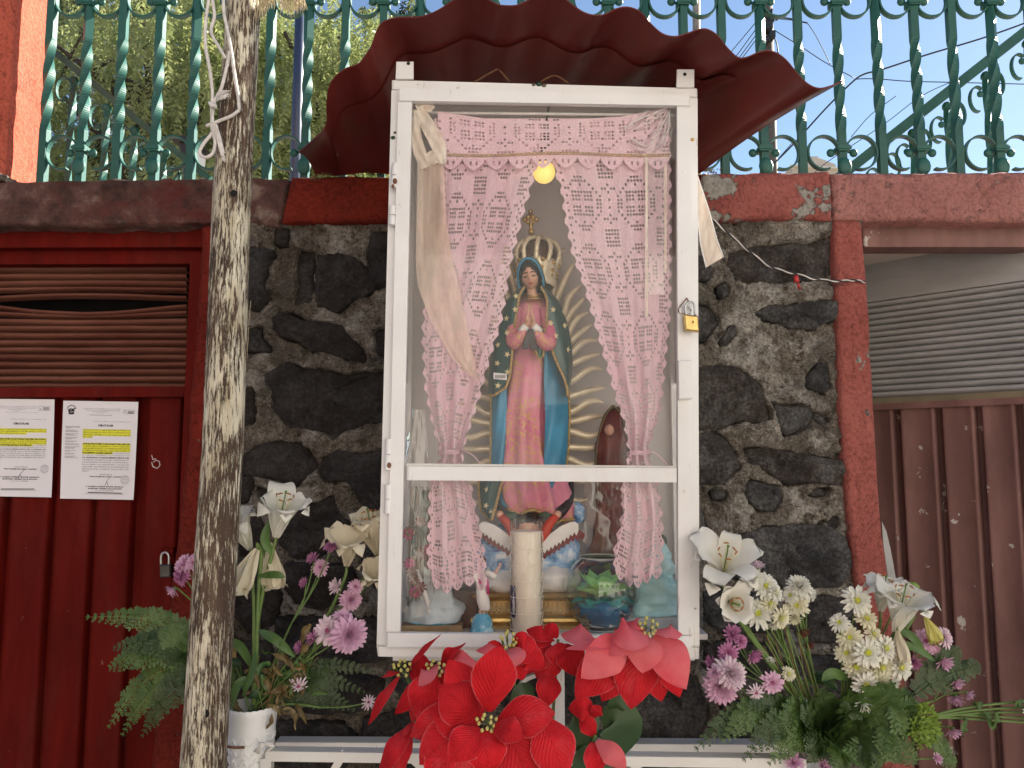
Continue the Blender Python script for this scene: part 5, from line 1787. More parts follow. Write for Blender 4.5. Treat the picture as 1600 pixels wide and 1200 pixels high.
def fish_bowl():
    Y = -.255; k = PX(Y); c = P(940, 985, Y); c.z = ZFLOOR + .0005
    t = thing('fish_bowl', 'round clear glass bowl standing on the cabinet floor beside the candle', 'bowl', c)
    R_ = 58 * k; zc = R_ * .97
    prof = [(0, .001), (.55 * R_, .001), (.57 * R_, .004)]
    for a in np.linspace(-58, 58, 24):
        prof.append((R_ * math.cos(math.radians(a)), zc + R_ * math.sin(math.radians(a))))
    prof += [(R_ * .56, zc + R_ * .88), (R_ * .54, zc + R_ * .87)]
    m = MB(); m.lathe(prof, c, 40); m.build('bowl_glass', M['clear_glass'], t, True)
    for rr_, zz in ((.55 * R_, zc + R_ * .88), (.56 * R_, .004)):
        m = MB(); m.tube([c + Vector((rr_ * math.cos(a), rr_ * math.sin(a), zz)) for a in np.linspace(0, 2 * math.pi, 41)], .0022, 6); m.build('rim', M['rim_glass'], t, True)
    f = thing('film_flower', 'blue and green flower of coloured film inside the glass bowl', 'flower', c + Vector((0, 0, .01)))
    rr = random.Random(4)
    def star(cz, r0, r1, n, z_up, mat, ph, droop):
        for q in range(n):
            a = 2 * math.pi * q / n + ph
            d = Vector((math.cos(a), math.sin(a) * .85, 0)); s = Vector((-math.sin(a), math.cos(a) * .85, 0))
            b = c + Vector((0, 0, cz))
            m = MB(); w = r1 * .34
            m.add([b + d * r0 - s * w * .4, b + d * r0 + s * w * .4, b + d * r1 * .6 + s * w + Vector((0, 0, z_up * .7)), b + d * r1 + Vector((0, 0, z_up - droop)), b + d * r1 * .6 - s * w + Vector((0, 0, z_up * .55)), b + d * r1 * .6 + Vector((0, 0, z_up * .4))],
                  [(0, 1, 5), (1, 2, 5), (2, 3, 5), (3, 4, 5), (4, 0, 5)])
            m.build('petal', M[mat], f)
    star(zc * .96, .004, R_ * .62, 7, .050, 'film_green', .2, .004)
    star(zc * .86, .004, R_ * .88, 8, .034, 'film_green', .6, .012)
    star(zc * .70, .004, R_ * .94, 8, .022, 'film_teal', .4, .022)
    star(zc * .56, .004, R_ * .92, 8, .012, 'film_blue', .1, .018)
    for q, (x0, x1, y0, y1) in enumerate(((-.034, -.018, .25, .72), (-.010, .012, .05, .80), (.016, .032, .1, .55), (-.05, -.02, .55, .75), (.02, .052, .52, .74))):
        m = MB(); m.add([c + Vector((x0, -.030, zc * y0 + .006)), c + Vector((x1, -.034, zc * y0 + .004)), c + Vector((x1 + .006, -.036, zc * y1)), c + Vector((x0 - .008, -.030, zc * y1))], [(0, 1, 2, 3)]); m.build('strip', M['film_blue' if q < 3 else 'film_teal'], f)
    for q in range(4):
        a = q * 1.6 + .4
        m = MB(); x, y = .018 * math.cos(a), .018 * math.sin(a)
        m.add([c + Vector((x - .009, y, .008)), c + Vector((x + .009, y, .008)), c + Vector((x * .5 + .008, y * .5, zc * .62)), c + Vector((x * .5 - .008, y * .5, zc * .62))], [(0, 1, 2, 3)]); m.build('strip', M['film_blue'], f)
fish_bowl()

def figure_loft(name, rows, Y, mat, label, cat, n=24, depth=.7, lump=0.0, seed=1.0, parts=None, smooth=True):
    base = rows[-1]
    t = thing(name, label, cat, P(base[1], base[0], Y))
    k = PX(Y); G = []
    ys = np.linspace(rows[0][0], rows[-1][0], 34)
    for y in ys:
        cx = interp([(r[0], r[1]) for r in rows], y); w = interp([(r[0], r[2]) for r in rows], y)
        row = []
        for q in range(n):
            a = 2 * math.pi * q / n
            rr_ = 1 + lump * float(fbm(math.cos(a) * 1.7 + seed, math.sin(a) * 1.7, y * .06, 3)) + min(.07, lump * .4) * math.sin(7 * a + y * .04)
            p = P(cx, y, Y); row.append(Vector((p.x + w * k * rr_ * math.cos(a), Y + w * k * depth * rr_ * math.sin(a), p.z)))
        G.append(row)
    m = MB(); m.grid(G, closed=True); m.f.append(tuple(range(n))); b = (len(ys) - 1) * n; m.f.append(tuple(b + q for q in reversed(range(n))))
    m.build('body', mat, t, smooth)
    return t
yfl = 978
t = figure_loft('maroon_figurine', [(636,962,5),(650,958,14),(680,956,23),(715,956,26),(760,957,24),(800,952,20),(850,948,24),(880,945,30),(905,946,30)], -.115, M['maroon'], 'dark maroon robed figurine wrapped in film behind the padlock-side curtain', 'figurine', lump=.25)
m = MB()
for sg in (-1, 1):
    m.tube(smooth_path([P(958 + sg * a, b, -.125) for a, b in ((0, 634), (14, 652), (24, 690), (27, 730), (22, 780), (14, 820), (20, 870), (30, 900))], 5), .004, 6)
m.build('mantle_edge', M['olive_bronze'], t, True)
m = MB(); m.ball(P(952, 672, -.16), .012, 10, (1, .8, 1.2)); m.build('face', M['skin'], t, True)
m = MB(); m.box(P(946, 940, -.115), (.085, .06, .075)); m.build('base', M['brown_wood'], t)
m = MB(); m.grid([[P(x + 3 * math.sin(y * .11 + x), y, -.165 + .012 * ((x - 950) / 40) ** 2 + .004 * math.sin(x * .3 + y * .07)) for x in range(912, 990, 9)] for y in range(750, 906, 13)]); m.build('film', M['cello'], t, True)

t = figure_loft('aqua_figurine', [(848,1030,7),(862,1030,13),(890,1026,24),(915,1022,34),(940,1020,40),(958,1020,42)], -.22, M['aqua'], 'pale aqua glossy lump of drapery behind the padlock-side curtain', 'figurine', lump=.75, seed=5)
m = MB(); m.box(P(1018, 968, -.21), (.15, .09, .028)); m.build('base', M['rock_grey'], t)
m = MB(); m.ball(P(1034, 846, -.21), .014, 10, (1, 1, 1.2)); m.build('cap', M['leaf_dark'], t, True)

t = figure_loft('rock_figurine', [(886,672,8),(900,674,20),(925,676,32),(948,676,38),(968,677,40)], -.27, M['rock_grey'], 'grey blue glazed rock figurine on a wooden base beside the hinges', 'figurine', lump=.6, seed=9)
m = MB(); c_ = P(677, 976, -.27); c_.z = ZFLOOR + .010; m.box(c_, (.135, .075, .018)); m.build('base', M['tan_wood'], t)
m = MB(); c_ = P(677, 969, -.272); m.lathe([(.057, -.004), (.06, 0), (.057, .006)], c_, 28, .62, True); m.build('water_rim', M['globe_blue'], t, True)
m = MB(); m.tube([P(652, 890, -.29), P(668, 940, -.30), P(672, 965, -.30)], [.004, .006, .005], 7); m.build('dress', M['white_plaster'], t, True)

# dark wooden box and a greenish bottle at the hinge side
m = MB(); a = P(706, 930, -.2); bb = P(752, 930, -.2)
c_ = P(726, 950, -.225); m.box((c_.x, -.225, ZFLOOR + .042), (.062, .05, .083)); 
solo(m, 'wooden_box', M['brown_wood'], 'small dark brown box between the rock figurine and the child figurine', 'box')
t = thing('glass_bottle', 'dark green bottle standing behind the hinge-side curtain', 'bottle', P(664, 978, -.12))
c_ = P(664, 978, -.12); c_.z = ZFLOOR
m = MB(); m.lathe([(0, 0), (.034, .0), (.036, .01), (.036, .19), (.030, .215), (.013, .245), (.012, .30), (.014, .302), (.014, .31), (0, .31)], c_, 20); m.build('body', M['leaf_dark'], t, True, sharp=40)
m = MB(); m.lathe([(.0365, .05), (.0365, .15)], c_, 20); m.build('label', M['tan_wood'], t, True)

# cellophane bouquet in the hinge-side corner
t = thing('wrapped_flowers', 'small wilted pink flowers in clear cellophane in the cabinet corner', 'flowers', P(645, 978, -.3))
m = MB(); G = []
for y in range(640, 975, 12):
    w = interp([(640, 12), (760, 22), (900, 30), (975, 18)], y); cx = interp([(640, 652), (760, 650), (975, 652)], y)
    G.append([P(cx + w * u, y, -.318 + .010 * u * u + .006 * math.sin(u * 9 + y * .06) + .004 * float(vnoise(u * 3, y * .05))) for u in np.linspace(-1, 1, 9)])
m.grid(G); m.build('cellophane', M['cello'], t, True)
rr = random.Random(8)
for k in range(13):
    x, y = rr.uniform(636, 690), rr.uniform(800, 930)
    m = MB()
    for q in range(8):
        a = q * .8 + k; m.add([P(x, y, -.30), P(x + 7 * math.cos(a - .3), y + 7 * math.sin(a - .3), -.306), P(x + 11 * math.cos(a), y + 11 * math.sin(a), -.298), P(x + 7 * math.cos(a + .3), y + 7 * math.sin(a + .3), -.306)], [(0, 1, 2, 3)])
    m.build('bloom', M[('magenta', 'mum_brown', 'mum_brown', 'leaf_dry')[k % 4]], t)
for k in range(9):
    x = 640 + k * 5.5
    m = MB(); m.tube(smooth_path([P(x, 970, -.285), P(x + rr.uniform(-8, 8), 860, -.29), P(x + rr.uniform(-12, 12), 760, -.29)], 4), .0016, 5); m.build('stem', M['leaf_deep' if k % 2 else 'leaf_dry'], t, True)

def child():
    Y = -.305; k = PX(Y); c = P(753, 988, Y); c.z = ZFLOOR + .0005
    t = thing('child_figurine', 'small white robed child figurine with raised arm standing on a blue globe', 'figurine', c)
    q = lambda x, y, d=0.0: P(x, y, Y + d)
    m = MB(); m.lathe([(0, 0), (.024, 0), (.027, .006), (.027, .012), (.0225, .014), (.024, .022), (.021, .034), (.014, .043), (0, .046)], c, 20); m.build('globe', M['globe_blue'], t, True)
    m = MB(); rows = []
    for y, cx, w in ((888, 753, 5), (896, 753, 7), (905, 753, 8.5), (912, 752, 7.5), (925, 753, 9), (940, 755, 10), (950, 757, 9), (954, 757, 7)):
        rows.append([q(cx + w * (1 + .10 * math.sin(5 * a)) * math.cos(a), y + (x_ := 0), w * k * .7 * math.sin(a)) for a in np.linspace(0, 2 * math.pi, 17)[:-1]])
    m.grid(rows, closed=True); m.build('robe', M['white_plaster'], t, True)
    m = MB(); m.tube([q(746, 906, -.012), q(754, 912, -.016), q(761, 906, -.012), q(763, 928, -.010)], .0036, 6); m.build('sash', M['magenta'], t, True)
    m = MB(); m.ball(q(752, 878, 0), .0105, 12, (.9, .95, 1.15)); hd = m.build('head', M['skin'], t, True)
    m = MB(); m.ball(q(752, 875, .003), .0112, 12, (1, .95, 1)); m.build('hair', M['brown_wood'], t, True)
    for sg in (-1, 1):
        m = MB(); m.ball(q(752 + sg * 2.6, 878, -.0098), .0011, 6); m.build('eye', M['black_paint'], hd, True)
    m = MB(); m.tube([q(759, 893, -.004), q(768, 898, -.008), q(775, 902, -.008)], [.006, .0068, .0075], 8); m.build('sleeve', M['white_plaster'], t, True)
    m = MB(); m.tube([q(772, 898, -.008), q(777, 890, -.009), q(781, 884, -.009)], [.0036, .0032, .0028], 7)
    for f in range(4): m.tube([q(781, 884, -.009), q(779.5 + f * 1.5, 879.5 + abs(f - 1.5) * .8, -.009)], [.0014, .0008], 5)
    m.build('arm', M['skin'], t, True)
    m = MB(); m.tube([q(747, 893, -.004), q(742, 902, -.010), q(747, 910, -.014)], [.006, .006, .004], 8); m.build('sleeve', M['white_plaster'], t, True)
    for sg in (-1, 1):
        m = MB(); m.tube([q(754 + sg * 3, 950, 0), q(753 + sg * 3, 962, -.002), q(752 + sg * 3.5, 965, -.006)], [.0035, .0028, .0024], 6); m.build('foot', M['skin'], t, True)
child()
# ============================================================ notices on the door
def text_mesh(body, size, width=None, bold=0.0):
    cu = bpy.data.curves.new('text', 'FONT'); cu.body = body; cu.size = size; cu.resolution_u = 1; cu.offset = bold
    o = bpy.data.objects.new('text', cu); COL.objects.link(o)
    bpy.context.view_layer.update()
    dg = bpy.context.evaluated_depsgraph_get()
    me = bpy.data.meshes.new_from_object(o.evaluated_get(dg))
    vs = [v.co.copy() for v in me.vertices]; fs = [tuple(p.vertices) for p in me.polygons]
    bpy.data.objects.remove(o); bpy.data.curves.remove(cu); bpy.data.meshes.remove(me)
    if not vs: return vs, fs
    x0 = min(v.x for v in vs); x1 = max(v.x for v in vs)
    if width:
        k = width / (x1 - x0)
        for v in vs: v.x = (v.x - x0) * k
    else:
        for v in vs: v.x -= x0
    return vs, fs

def notice(label, tl, tr, br, bl, cut, lines, marks, side, stamp, seal):
    Y = .088
    A, B, C_, D = (P(*q, Y) for q in (tl, tr, br, bl))
    def at(s, t, off=0.0):
        p = A.lerp(B, s).lerp(D.lerp(C_, s), t)
        return p + Vector((0, -.0012 * math.sin(s * 4 + t * 3) - off - .004 * max(0, t - .9) * 10 * s * .3, 0))
    n = thing('paper_notice', label, 'notice', A.lerp(C_, .5))
    m = MB(); m.grid([[at(s, t) for s in np.linspace(0, 1, 9)] for t in np.linspace(0, 1, 13)]); m.build('sheet', M['paper'], n, True)
    w = (B - A).length; h = (D - A).length
    def write(mb, body, s0, s1, t, size, bold=0.0, stretch=True, align='l'):
        if not body: return
        vs, fs = text_mesh(body, size * h, (s1 - s0) * w if stretch else None, bold)
        if not vs: return
        wid = max(v.x for v in vs) / w
        so = s0 if align == 'l' or stretch else (s0 + s1 - wid) / 2
        mb.add([at(so + v.x / w, t - v.y / h, .0009) for v in vs], fs)
    mk = MB()
    for s0, s1, t0, t1 in marks:
        mk.grid([[at(s, t, .0005) for s in np.linspace(s0, s1, 6)] for t in np.linspace(t0, t1, 3)])
    mk.build('highlighting', M['marker'], n)
    groups = {}
    for body, s0, s1, t, size, bold, stretch, ink in lines:
        groups.setdefault(ink, MB())
        write(groups[ink], body, s0, s1, t, size, bold, stretch, 'c')
    for ink, mb in groups.items(): mb.build('lettering', M[ink], n, kind='stuff')
    mb = MB()
    for (s0, s1, t) in side:
        mb.add([at(s0, t, .0009), at(s1, t, .0009), at(s1, t + .0035, .0009), at(s0, t + .0035, .0009)], [(3, 2, 1, 0)])
    if side: mb.build('small_print', M['ink_pale'], n)
    # boxed stamp at the head, signature, round seal, rules
    mb = MB()
    s0, s1, t0, t1 = stamp
    def line(a, b, th=.0035):
        p, q = at(*a, .0009), at(*b, .0009); d = q - p; d.normalize(); nn = Vector((-d.z, 0, d.x)) * th * h * .5
        mb.add([p + nn, q + nn, q - nn, p - nn], [(0, 1, 2, 3)])
    for a, b in (((s0, t0), (s1, t0)), ((s0, t1), (s1, t1)), ((s0, t0), (s0, t1)), ((s1, t0), (s1, t1))): line(a, b, .002)
    write(mb, '2', s0 + .012, s0 + .04, t1 - .012, .022, .0, True)
    for k in range(3): line((s0 + .055, t0 + .014 + k * .011), (s1 - .01, t0 + .014 + k * .011), .005)
    mb.build('stamp', M['ink'], n)
    mb = MB()
    sx, sy, r = seal
    for rad in (r, r * .8):
        for k in range(24):
            if rad == r and k % 2: continue
            a0, a1 = k * math.pi / 12, (k + 1) * math.pi / 12
            line((sx + rad * math.cos(a0), sy + rad * .78 * math.sin(a0)), (sx + rad * math.cos(a1), sy + rad * .78 * math.sin(a1)), .003)
    for k in range(-2, 3): line((sx - r * .6, sy + k * r * .22), (sx + r * .6, sy + k * r * .22 - .006), .003)
    mb.build('seal', M['ink_pale'], n)
    return n, at, line, write

red = 'ink'; pale = 'ink_pale'
L1 = [
 ('DIRECCIÓN Y DE ORGANIZACIÓN Y AUTONOMÍA', .28, .77, .082, .012, 0, True, pale),
 ('SINDICAL DE LOS TRABAJADORES MUNICIPALES', .31, .76, .098, .012, 0, True, pale),
 ('DEL ESTADO DE MÉXICO', .40, .63, .113, .012, 0, True, pale), ('S.U.T.E.Y M.', .45, .56, .127, .012, 0, True, pale),
 ('METEPEC, MÉXICO, A 12 DE FEBRERO DE', .42, .90, .212, .011, 0, True, pale),
 ('CIRCULAR', .475, .685, .258, .027, .0003, True, red),
 ('A TODOS LOS SERVIDORES PÚBLICOS', .285, .91, .302, .016, 0, True, red), ('SINDICALIZADOS DEL H. AYUNTAMIENTO DE', .285, .91, .327, .016, 0, True, red),
 ('METEPEC, SISTEMA MUNICIPAL DIF, SE LES', .285, .91, .352, .016, 0, True, red), ('INFORMA:', .285, .405, .374, .016, 0, True, red),
 ('QUE EL DÍA LUNES 16 DE MARZO DEL AÑO EN', .285, .915, .445, .018, .0003, True, red), ('CURSO, SE CONSIDERA COMO DÍA NO', .285, .915, .468, .016, 0, True, red),
 ('LABORABLE, POR LA CONMEMORACIÓN DEL 21', .285, .915, .491, .016, 0, True, red), ('DE MARZO ANIVERSARIO DEL NATALICIO DE', .285, .915, .514, .016, 0, True, red),
 ('DON BENITO JUÁREZ GARCÍA', .285, .68, .537, .017, .0003, True, red), ('LO ANTERIOR EN', .69, .915, .537, .014, 0, True, pale),
 ('EL CUAL DE CUMPLIMIENTO A LO ESTABLECIDO EN', .285, .915, .560, .014, 0, True, pale),
 ('LA CLÁUSULA CUADRAGÉSIMA SEXTA DEL', .285, .915, .585, .017, .0002, True, red), ('CONVENIO DE PRESTACIONES VIGENTE DEL H.', .285, .905, .608, .015, 0, True, red),
 ('AYUNTAMIENTO DE METEPEC Y UN MUNICIPIO,', .285, .905, .631, .015, 0, True, red), ('DE ACUERDO AL CALENDARIO OFICIAL DE', .285, .91, .654, .015, 0, True, red),
 ('LABORES QUE EMITE LA SECRETARÍA DE', .285, .91, .677, .015, 0, True, red), ('FINANZAS DEL GOBIERNO DEL ESTADO DE', .285, .91, .700, .015, 0, True, red), ('MÉXICO.', .285, .38, .722, .015, 0, True, red),
 ('ATENTAMENTE', .52, .69, .755, .014, 0, True, red), ('"VIGOCULARES DE LA MANO CONTIGO"', .385, .82, .777, .015, .0002, True, red),
 ('C. CONRADO ANSELMO ESQUIVEL GRANADOS', .34, .855, .877, .015, .0002, True, red), ('SECRETARIO GENERAL DE LA SECCIÓN', .37, .83, .898, .015, .0002, True, red), ('S.U.T.E.Y M. METEPEC', .475, .725, .918, .014, 0, True, red)]
side1 = []
rr = random.Random(2)
tt = .262
for blk in (3, 3, 3, 3, 2, 2, 3, 2, 2, 3):
    for k in range(blk):
        side1.append((.045 + .002 * k, .045 + (rr.uniform(.13, .20) if k == 0 else rr.uniform(.07, .20)), tt)); tt += .0085
    tt += .012
n1, at1, line1, wr1 = notice('white printed circular with yellow highlighting and a narrow left column of small print'.replace(' left', ''), (99, 626), (216, 628), (209, 781), (94, 779), None, L1,
    [(.28, .915, .288, .357), (.28, .41, .357, .379), (.28, .92, .428, .52), (.28, .685, .52, .545)], side1, (.81, .955, .085, .118), (.868, .80, .062))
mb = MB()
def stroke(mb, at, h, pts, th):
    for a, b in zip(pts, pts[1:]):
        p, q = at(*a, .0009), at(*b, .0009); d = (q - p).normalized(); nn = Vector((-d.z, 0, d.x)) * th
        mb.add([p + nn, q + nn, q - nn, p - nn], [(0, 1, 2, 3)])
stroke(mb, at1, 0, [(.66, .775), (.625, .815), (.60, .865), (.62, .82), (.645, .86)], .0005)
stroke(mb, at1, 0, [(.37, .932), (.84, .936)], .0012); stroke(mb, at1, 0, [(.33, .945), (.86, .948)], .0003); stroke(mb, at1, 0, [(.36, .143), (.66, .143)], .0004)
mb.build('signature', M['ink'], n1)
# round emblem at the head of the sheet: ring of marks over a little landscape
mb = MB()
for k in range(9):
    a = math.radians(160 - k * 17.5); stroke(mb, at1, 0, [(.118 + .052 * math.cos(a), .092 - .040 * math.sin(a)), (.118 + .066 * math.cos(a), .092 - .050 * math.sin(a))], .0013)
for pts, th in (([(.07, .098), (.10, .084), (.135, .088), (.165, .078)], .0016), ([(.075, .112), (.11, .104), (.16, .104)], .002), ([(.08, .127), (.12, .134), (.155, .126)], .0026), ([(.12, .092), (.15, .096)], .0020), ([(.085, .092), (.10, .102)], .002), ([(.09, .119), (.15, .118)], .0007)):
    stroke(mb, at1, 0, pts, th)
mb.build('emblem', M['ink'], n1)
L2 = [(b, s0 * .90 + .10 - .10, s1, t, sz, bo, st, ink) for b, s0, s1, t, sz, bo, st, ink in L1[:6]]
L2 = [
 ('DIRECCIÓN Y DE ORGANIZACIÓN Y AUTONOMÍA', .30, .78, .082, .012, 0, True, pale), ('SINDICAL DE LOS TRABAJADORES MUNICIPALES', .32, .77, .098, .012, 0, True, pale),
 ('DEL ESTADO DE MÉXICO', .41, .64, .113, .012, 0, True, pale), ('S.U.T.E.Y M.', .46, .57, .127, .012, 0, True, pale), ('Más que un Sindicato somos una Gran Familia', .38, .80, .141, .011, 0, True, pale),
 ('METEPEC, MÉXICO, A 12 DE FEBRERO DE', .44, .90, .212, .011, 0, True, pale), ('CIRCULAR', .478, .685, .262, .027, .0003, True, red),
 ('A TODOS LOS SERVIDORES PÚBLICOS SINDICALIZADOS', .22, .90, .318, .015, 0, True, red), ('DEL H. AYUNTAMIENTO DE METEPEC, SISTEMA', .22, .90, .339, .015, 0, True, red), ('MUNICIPAL DIF SE LES INFORMA:', .22, .63, .360, .015, 0, True, red),
 ('QUE EL DÍA LUNES 02 DE MARZO DEL AÑO EN CURSO,', .21, .905, .418, .017, .0003, True, red), ('SE CONSIDERA COMO DÍA NO LABORABLE, POR LA', .21, .905, .438, .015, 0, True, red),
 ('CONMEMORACIÓN DEL 2 DE MARZO ANIVERSARIO DE', .21, .905, .459, .015, 0, True, red), ('LA ERECCIÓN DEL ESTADO DE MÉXICO', .21, .72, .480, .016, .0003, True, red), ('LO ANTERIOR', .74, .905, .480, .013, 0, True, pale),
 ('EN EL CUAL DA CUMPLIMIENTO A LO ESTABLECIDO EN LA', .21, .905, .500, .013, 0, True, pale), ('CLÁUSULA CUADRAGÉSIMA SEXTA DEL CONVENIO DE', .20, .90, .522, .015, .0001, True, red),
 ('PRESTACIONES VIGENTE DEL H. AYUNTAMIENTO DE', .20, .90, .543, .014, 0, True, red), ('METEPEC Y UN MUNICIPIO, DE ACUERDO AL', .20, .90, .564, .014, 0, True, red), ('CALENDARIO OFICIAL DE LABORES QUE EMITE LA', .20, .90, .584, .014, 0, True, red),
 ('SECRETARÍA DE FINANZAS DEL GOBIERNO DEL ESTADO', .20, .90, .604, .014, 0, True, red), ('DE MÉXICO.', .20, .33, .624, .014, 0, True, red),
 ('ATENTAMENTE', .50, .67, .702, .014, 0, True, red), ('"VIGOCULARES DE LA MANO CONTIGO"', .36, .80, .724, .015, .0002, True, red),
 ('C. CONRADO ANSELMO ESQUIVEL GRANADOS', .31, .83, .805, .015, .0002, True, red), ('SECRETARIO GENERAL DE LA SECCIÓN', .345, .80, .826, .015, .0002, True, red), ('S.U.T.E.Y M. METEPEC', .44, .69, .846, .014, 0, True, red)]
n2, at2, line2, wr2 = notice('white printed circular hanging nearest the frame edge, without small side print'.replace('nearest the frame edge', 'beside the other notice'), (-36, 623), (85, 624), (81, 777), (-38, 775), None, L2,
    [(.20, .905, .303, .345), (.20, .65, .345, .366), (.19, .91, .400, .467), (.19, .73, .467, .487)], [], (.80, .945, .072, .118), (.895, .715, .058))
mb = MB()
stroke(mb, at2, 0, [(.63, .72), (.58, .765), (.55, .81), (.575, .77), (.60, .80)], .0005); stroke(mb, at2, 0, [(.33, .925), (.77, .92)], .0012); stroke(mb, at2, 0, [(.30, .935), (.80, .935)], .0003)
mb.build('signature', M['ink'], n2)

# ============================================================ pole, rope, wire, ribbon
def pole():
    t = thing('wooden_pole', 'weathered wooden pole with peeling cream paint standing before the wall', 'pole', Vector((P(317, 1200, -.5).x, -.5, .11)))
    a, b = P(381, 0, -.43), P(317, 1200, -.5)
    d = (b - a) / (a.z - b.z)
    ztop = a.z + .4
    mb = MB(); G = []
    n = 64
    bend = [(0, 381), (270, 364), (340, 361), (700, 348), (1200, 317)]
    for z in np.linspace(ztop, .11, 200):
        k = (a.z - z)
        p = a + d * k
        py_guess = 711 - (z - 1.6) * 1155 / (2 + p.y)
        corr = (interp(bend, min(1200, max(0, py_guess))) - lerp(381, 317, min(1, max(0, py_guess / 1200)))) * PX(p.y)
        r = (interp([(0, 26.5), (270, 28.8), (700, 30), (1200, 32.5)], min(1200, max(0, py_guess))) * PX(p.y))
        row = []
        for q in range(n):
            an = 2 * math.pi * q / n
            rr_ = r + .0016 * float(fbm(math.cos(an) * 6, math.sin(an) * 6, z * 1.2, 4)) + .0010 * float(vnoise(math.cos(an) * 26, math.sin(an) * 26, z * 2.5))
            row.append((p.x + corr + rr_ * math.cos(an), p.y + rr_ * math.sin(an), z))
        G.append(row)
    mb.grid(G, closed=True); mb.f.append(tuple(range(n)))
    mb.build('shaft', M['peeling_pole'], t, True)
    for x, y, r in ((365, 302, 5.5), (321, 1115, 6)):
        Yc = lerp(-.43, -.5, y / 1200)
        m = MB(); p = P(x, y, Yc - 29 * PX(Yc) - .0015)
        m.lathe([(0, 0), (r * PX(Yc), 0)], (0, 0, 0), 16)
        m.v = [(p.x + u, p.y + .0022 * 0, p.z + v) for u, v, _ in m.v]
        m.lathe([(r * PX(Yc), 0), (r * PX(Yc) + .001, .0)], (0, 0, 0), 3) if False else None
        m.build('bolt_hole', M['dark'], t)
pole()
def rope(pts, r, Y):
    if isinstance(Y, (int, float)): Y = [Y] * len(pts)
    return MB().tube(smooth_path([P(a, b, y) for (a, b), y in zip(pts, Y)], 7), r, 8)
t = thing('white_rope', 'frayed white rope knotted in loops and hanging down the wooden pole', 'rope', P(350, 260, -.5))
YR = -.485
for pts in ([(349, -6), (350, 20), (356, 50), (362, 85), (367, 120), (372, 150), (374, 172)],
            [(374, 172), (362, 181), (345, 188), (322, 197)],
            [(327, -6), (322, 30), (321, 70), (328, 110), (332, 145), (331, 175), (334, 200)],
            [(334, 200), (330, 210), (318, 225), (312, 238), (320, 246), (332, 240), (336, 222), (331, 195), (335, 160), (345, 140), (352, 115), (359, 80)],
            [(334, 195), (340, 215), (345, 235), (350, 247)], [(337, 195), (343, 215), (349, 240)],
            [(331, -6), (335, 25), (330, 50), (343, 75), (353, 92)]):
    rope(pts, .0036, YR).build('strand', M['rope'], t, True)
m = MB()
for a in range(5): m.tube(smooth_path([P(327 + a * 2.2, 160 + a, YR - .006), P(331 + a * 1.5, 166, YR - .010), P(337, 163 + a * 1.5, YR - .005)], 4), .0032, 7)
m.build('knot', M['rope'], t, True)
rr = random.Random(21); m = MB()
for k in range(14): m.tube([P(338, 158, YR - .006), P(346 + rr.uniform(0, 6), 148 + rr.uniform(-7, 7), YR - .008), P(353 + rr.uniform(0, 8), 142 + rr.uniform(-5, 14), YR - .01)], [.0014, .001, .0005], 4)
for k in range(8): m.tube([P(349, 243, YR - .006), P(350 + rr.uniform(-3, 3), 251 + rr.uniform(0, 3), YR - .006)], [.0016, .0006], 4)
m.build('frayed_end', M['rope'], t, True)
t = thing('straw_tassel', 'bushy straw tassel tied to the top of the wooden pole', 'tassel', P(430, 20, -.47))
m = MB()
for k in range(150):
    s = rr.random(); x0 = lerp(404, 470, s); y0 = -26 - 6 * rr.random()
    x1 = x0 + rr.uniform(-8, 12) + (6 if s > .5 else -5); y1 = interp([(0, 38), (.2, 20), (.45, 8), (.55, 26), (.75, 24), (1, 16)], s) * rr.uniform(.5, 1.1)
    m.tube([P(x0, y0, -.47), P(lerp(x0, x1, .5) + rr.uniform(-4, 4), lerp(y0, y1, .5), -.475 + rr.uniform(-.01, .01)), P(x1, y1, -.47 + rr.uniform(-.01, .01))], [.0013, .001, .0005], 4)
m.build('bristles', M['straw'], t, True, kind='stuff')
m = MB(); m.tube([P(396, -30, -.46), P(478, -34, -.46)], .008, 6); m.build('binding', M['rope'], t, True)

# twisted black and white wire to the far jamb
t = thing('twisted_wire', 'black and white twisted wire strung from the cabinet to the salmon jamb', 'wire', P(1230, 440, -.06))
main = smooth_path([P(a, b, y) for a, b, y in ((1108, 338, -.2), (1135, 362, -.16), (1170, 392, -.11), (1205, 417, -.08), (1240, 427, -.06), (1275, 436, -.05), (1310, 439, -.045), (1335, 438, -.04), (1352, 441, -.035))], 10)
for k, mat in enumerate(('wire_white', 'wire_black')):
    pts = []
    for i, p in enumerate(main):
        a = i * .62 + k * math.pi; pts.append(p + Vector((0, math.cos(a), math.sin(a))) * .0022)
    m = MB(); m.tube(pts, .0019, 6); m.build('strand', M[mat], t, True)
m = MB(); m.tube(smooth_path([P(a, b, -.045) for a, b in ((1318, 446), (1305, 443), (1285, 437), (1262, 431), (1250, 440))], 5), .0014, 5); m.build('loose_end', M['wire_black'], t, True)
m = MB(); m.tube([P(1243, 431, -.06), P(1245, 441, -.06)], [.0065, .0075], 9); m.tube([P(1246, 442, -.06), P(1250, 452, -.055)], .003, 6); m.build('connector', M['red_plastic'], t, True)
t = thing('white_ribbon', 'white ribbon with pale edges hanging beside the cabinet over the stones', 'ribbon', P(1108, 415, -.26))
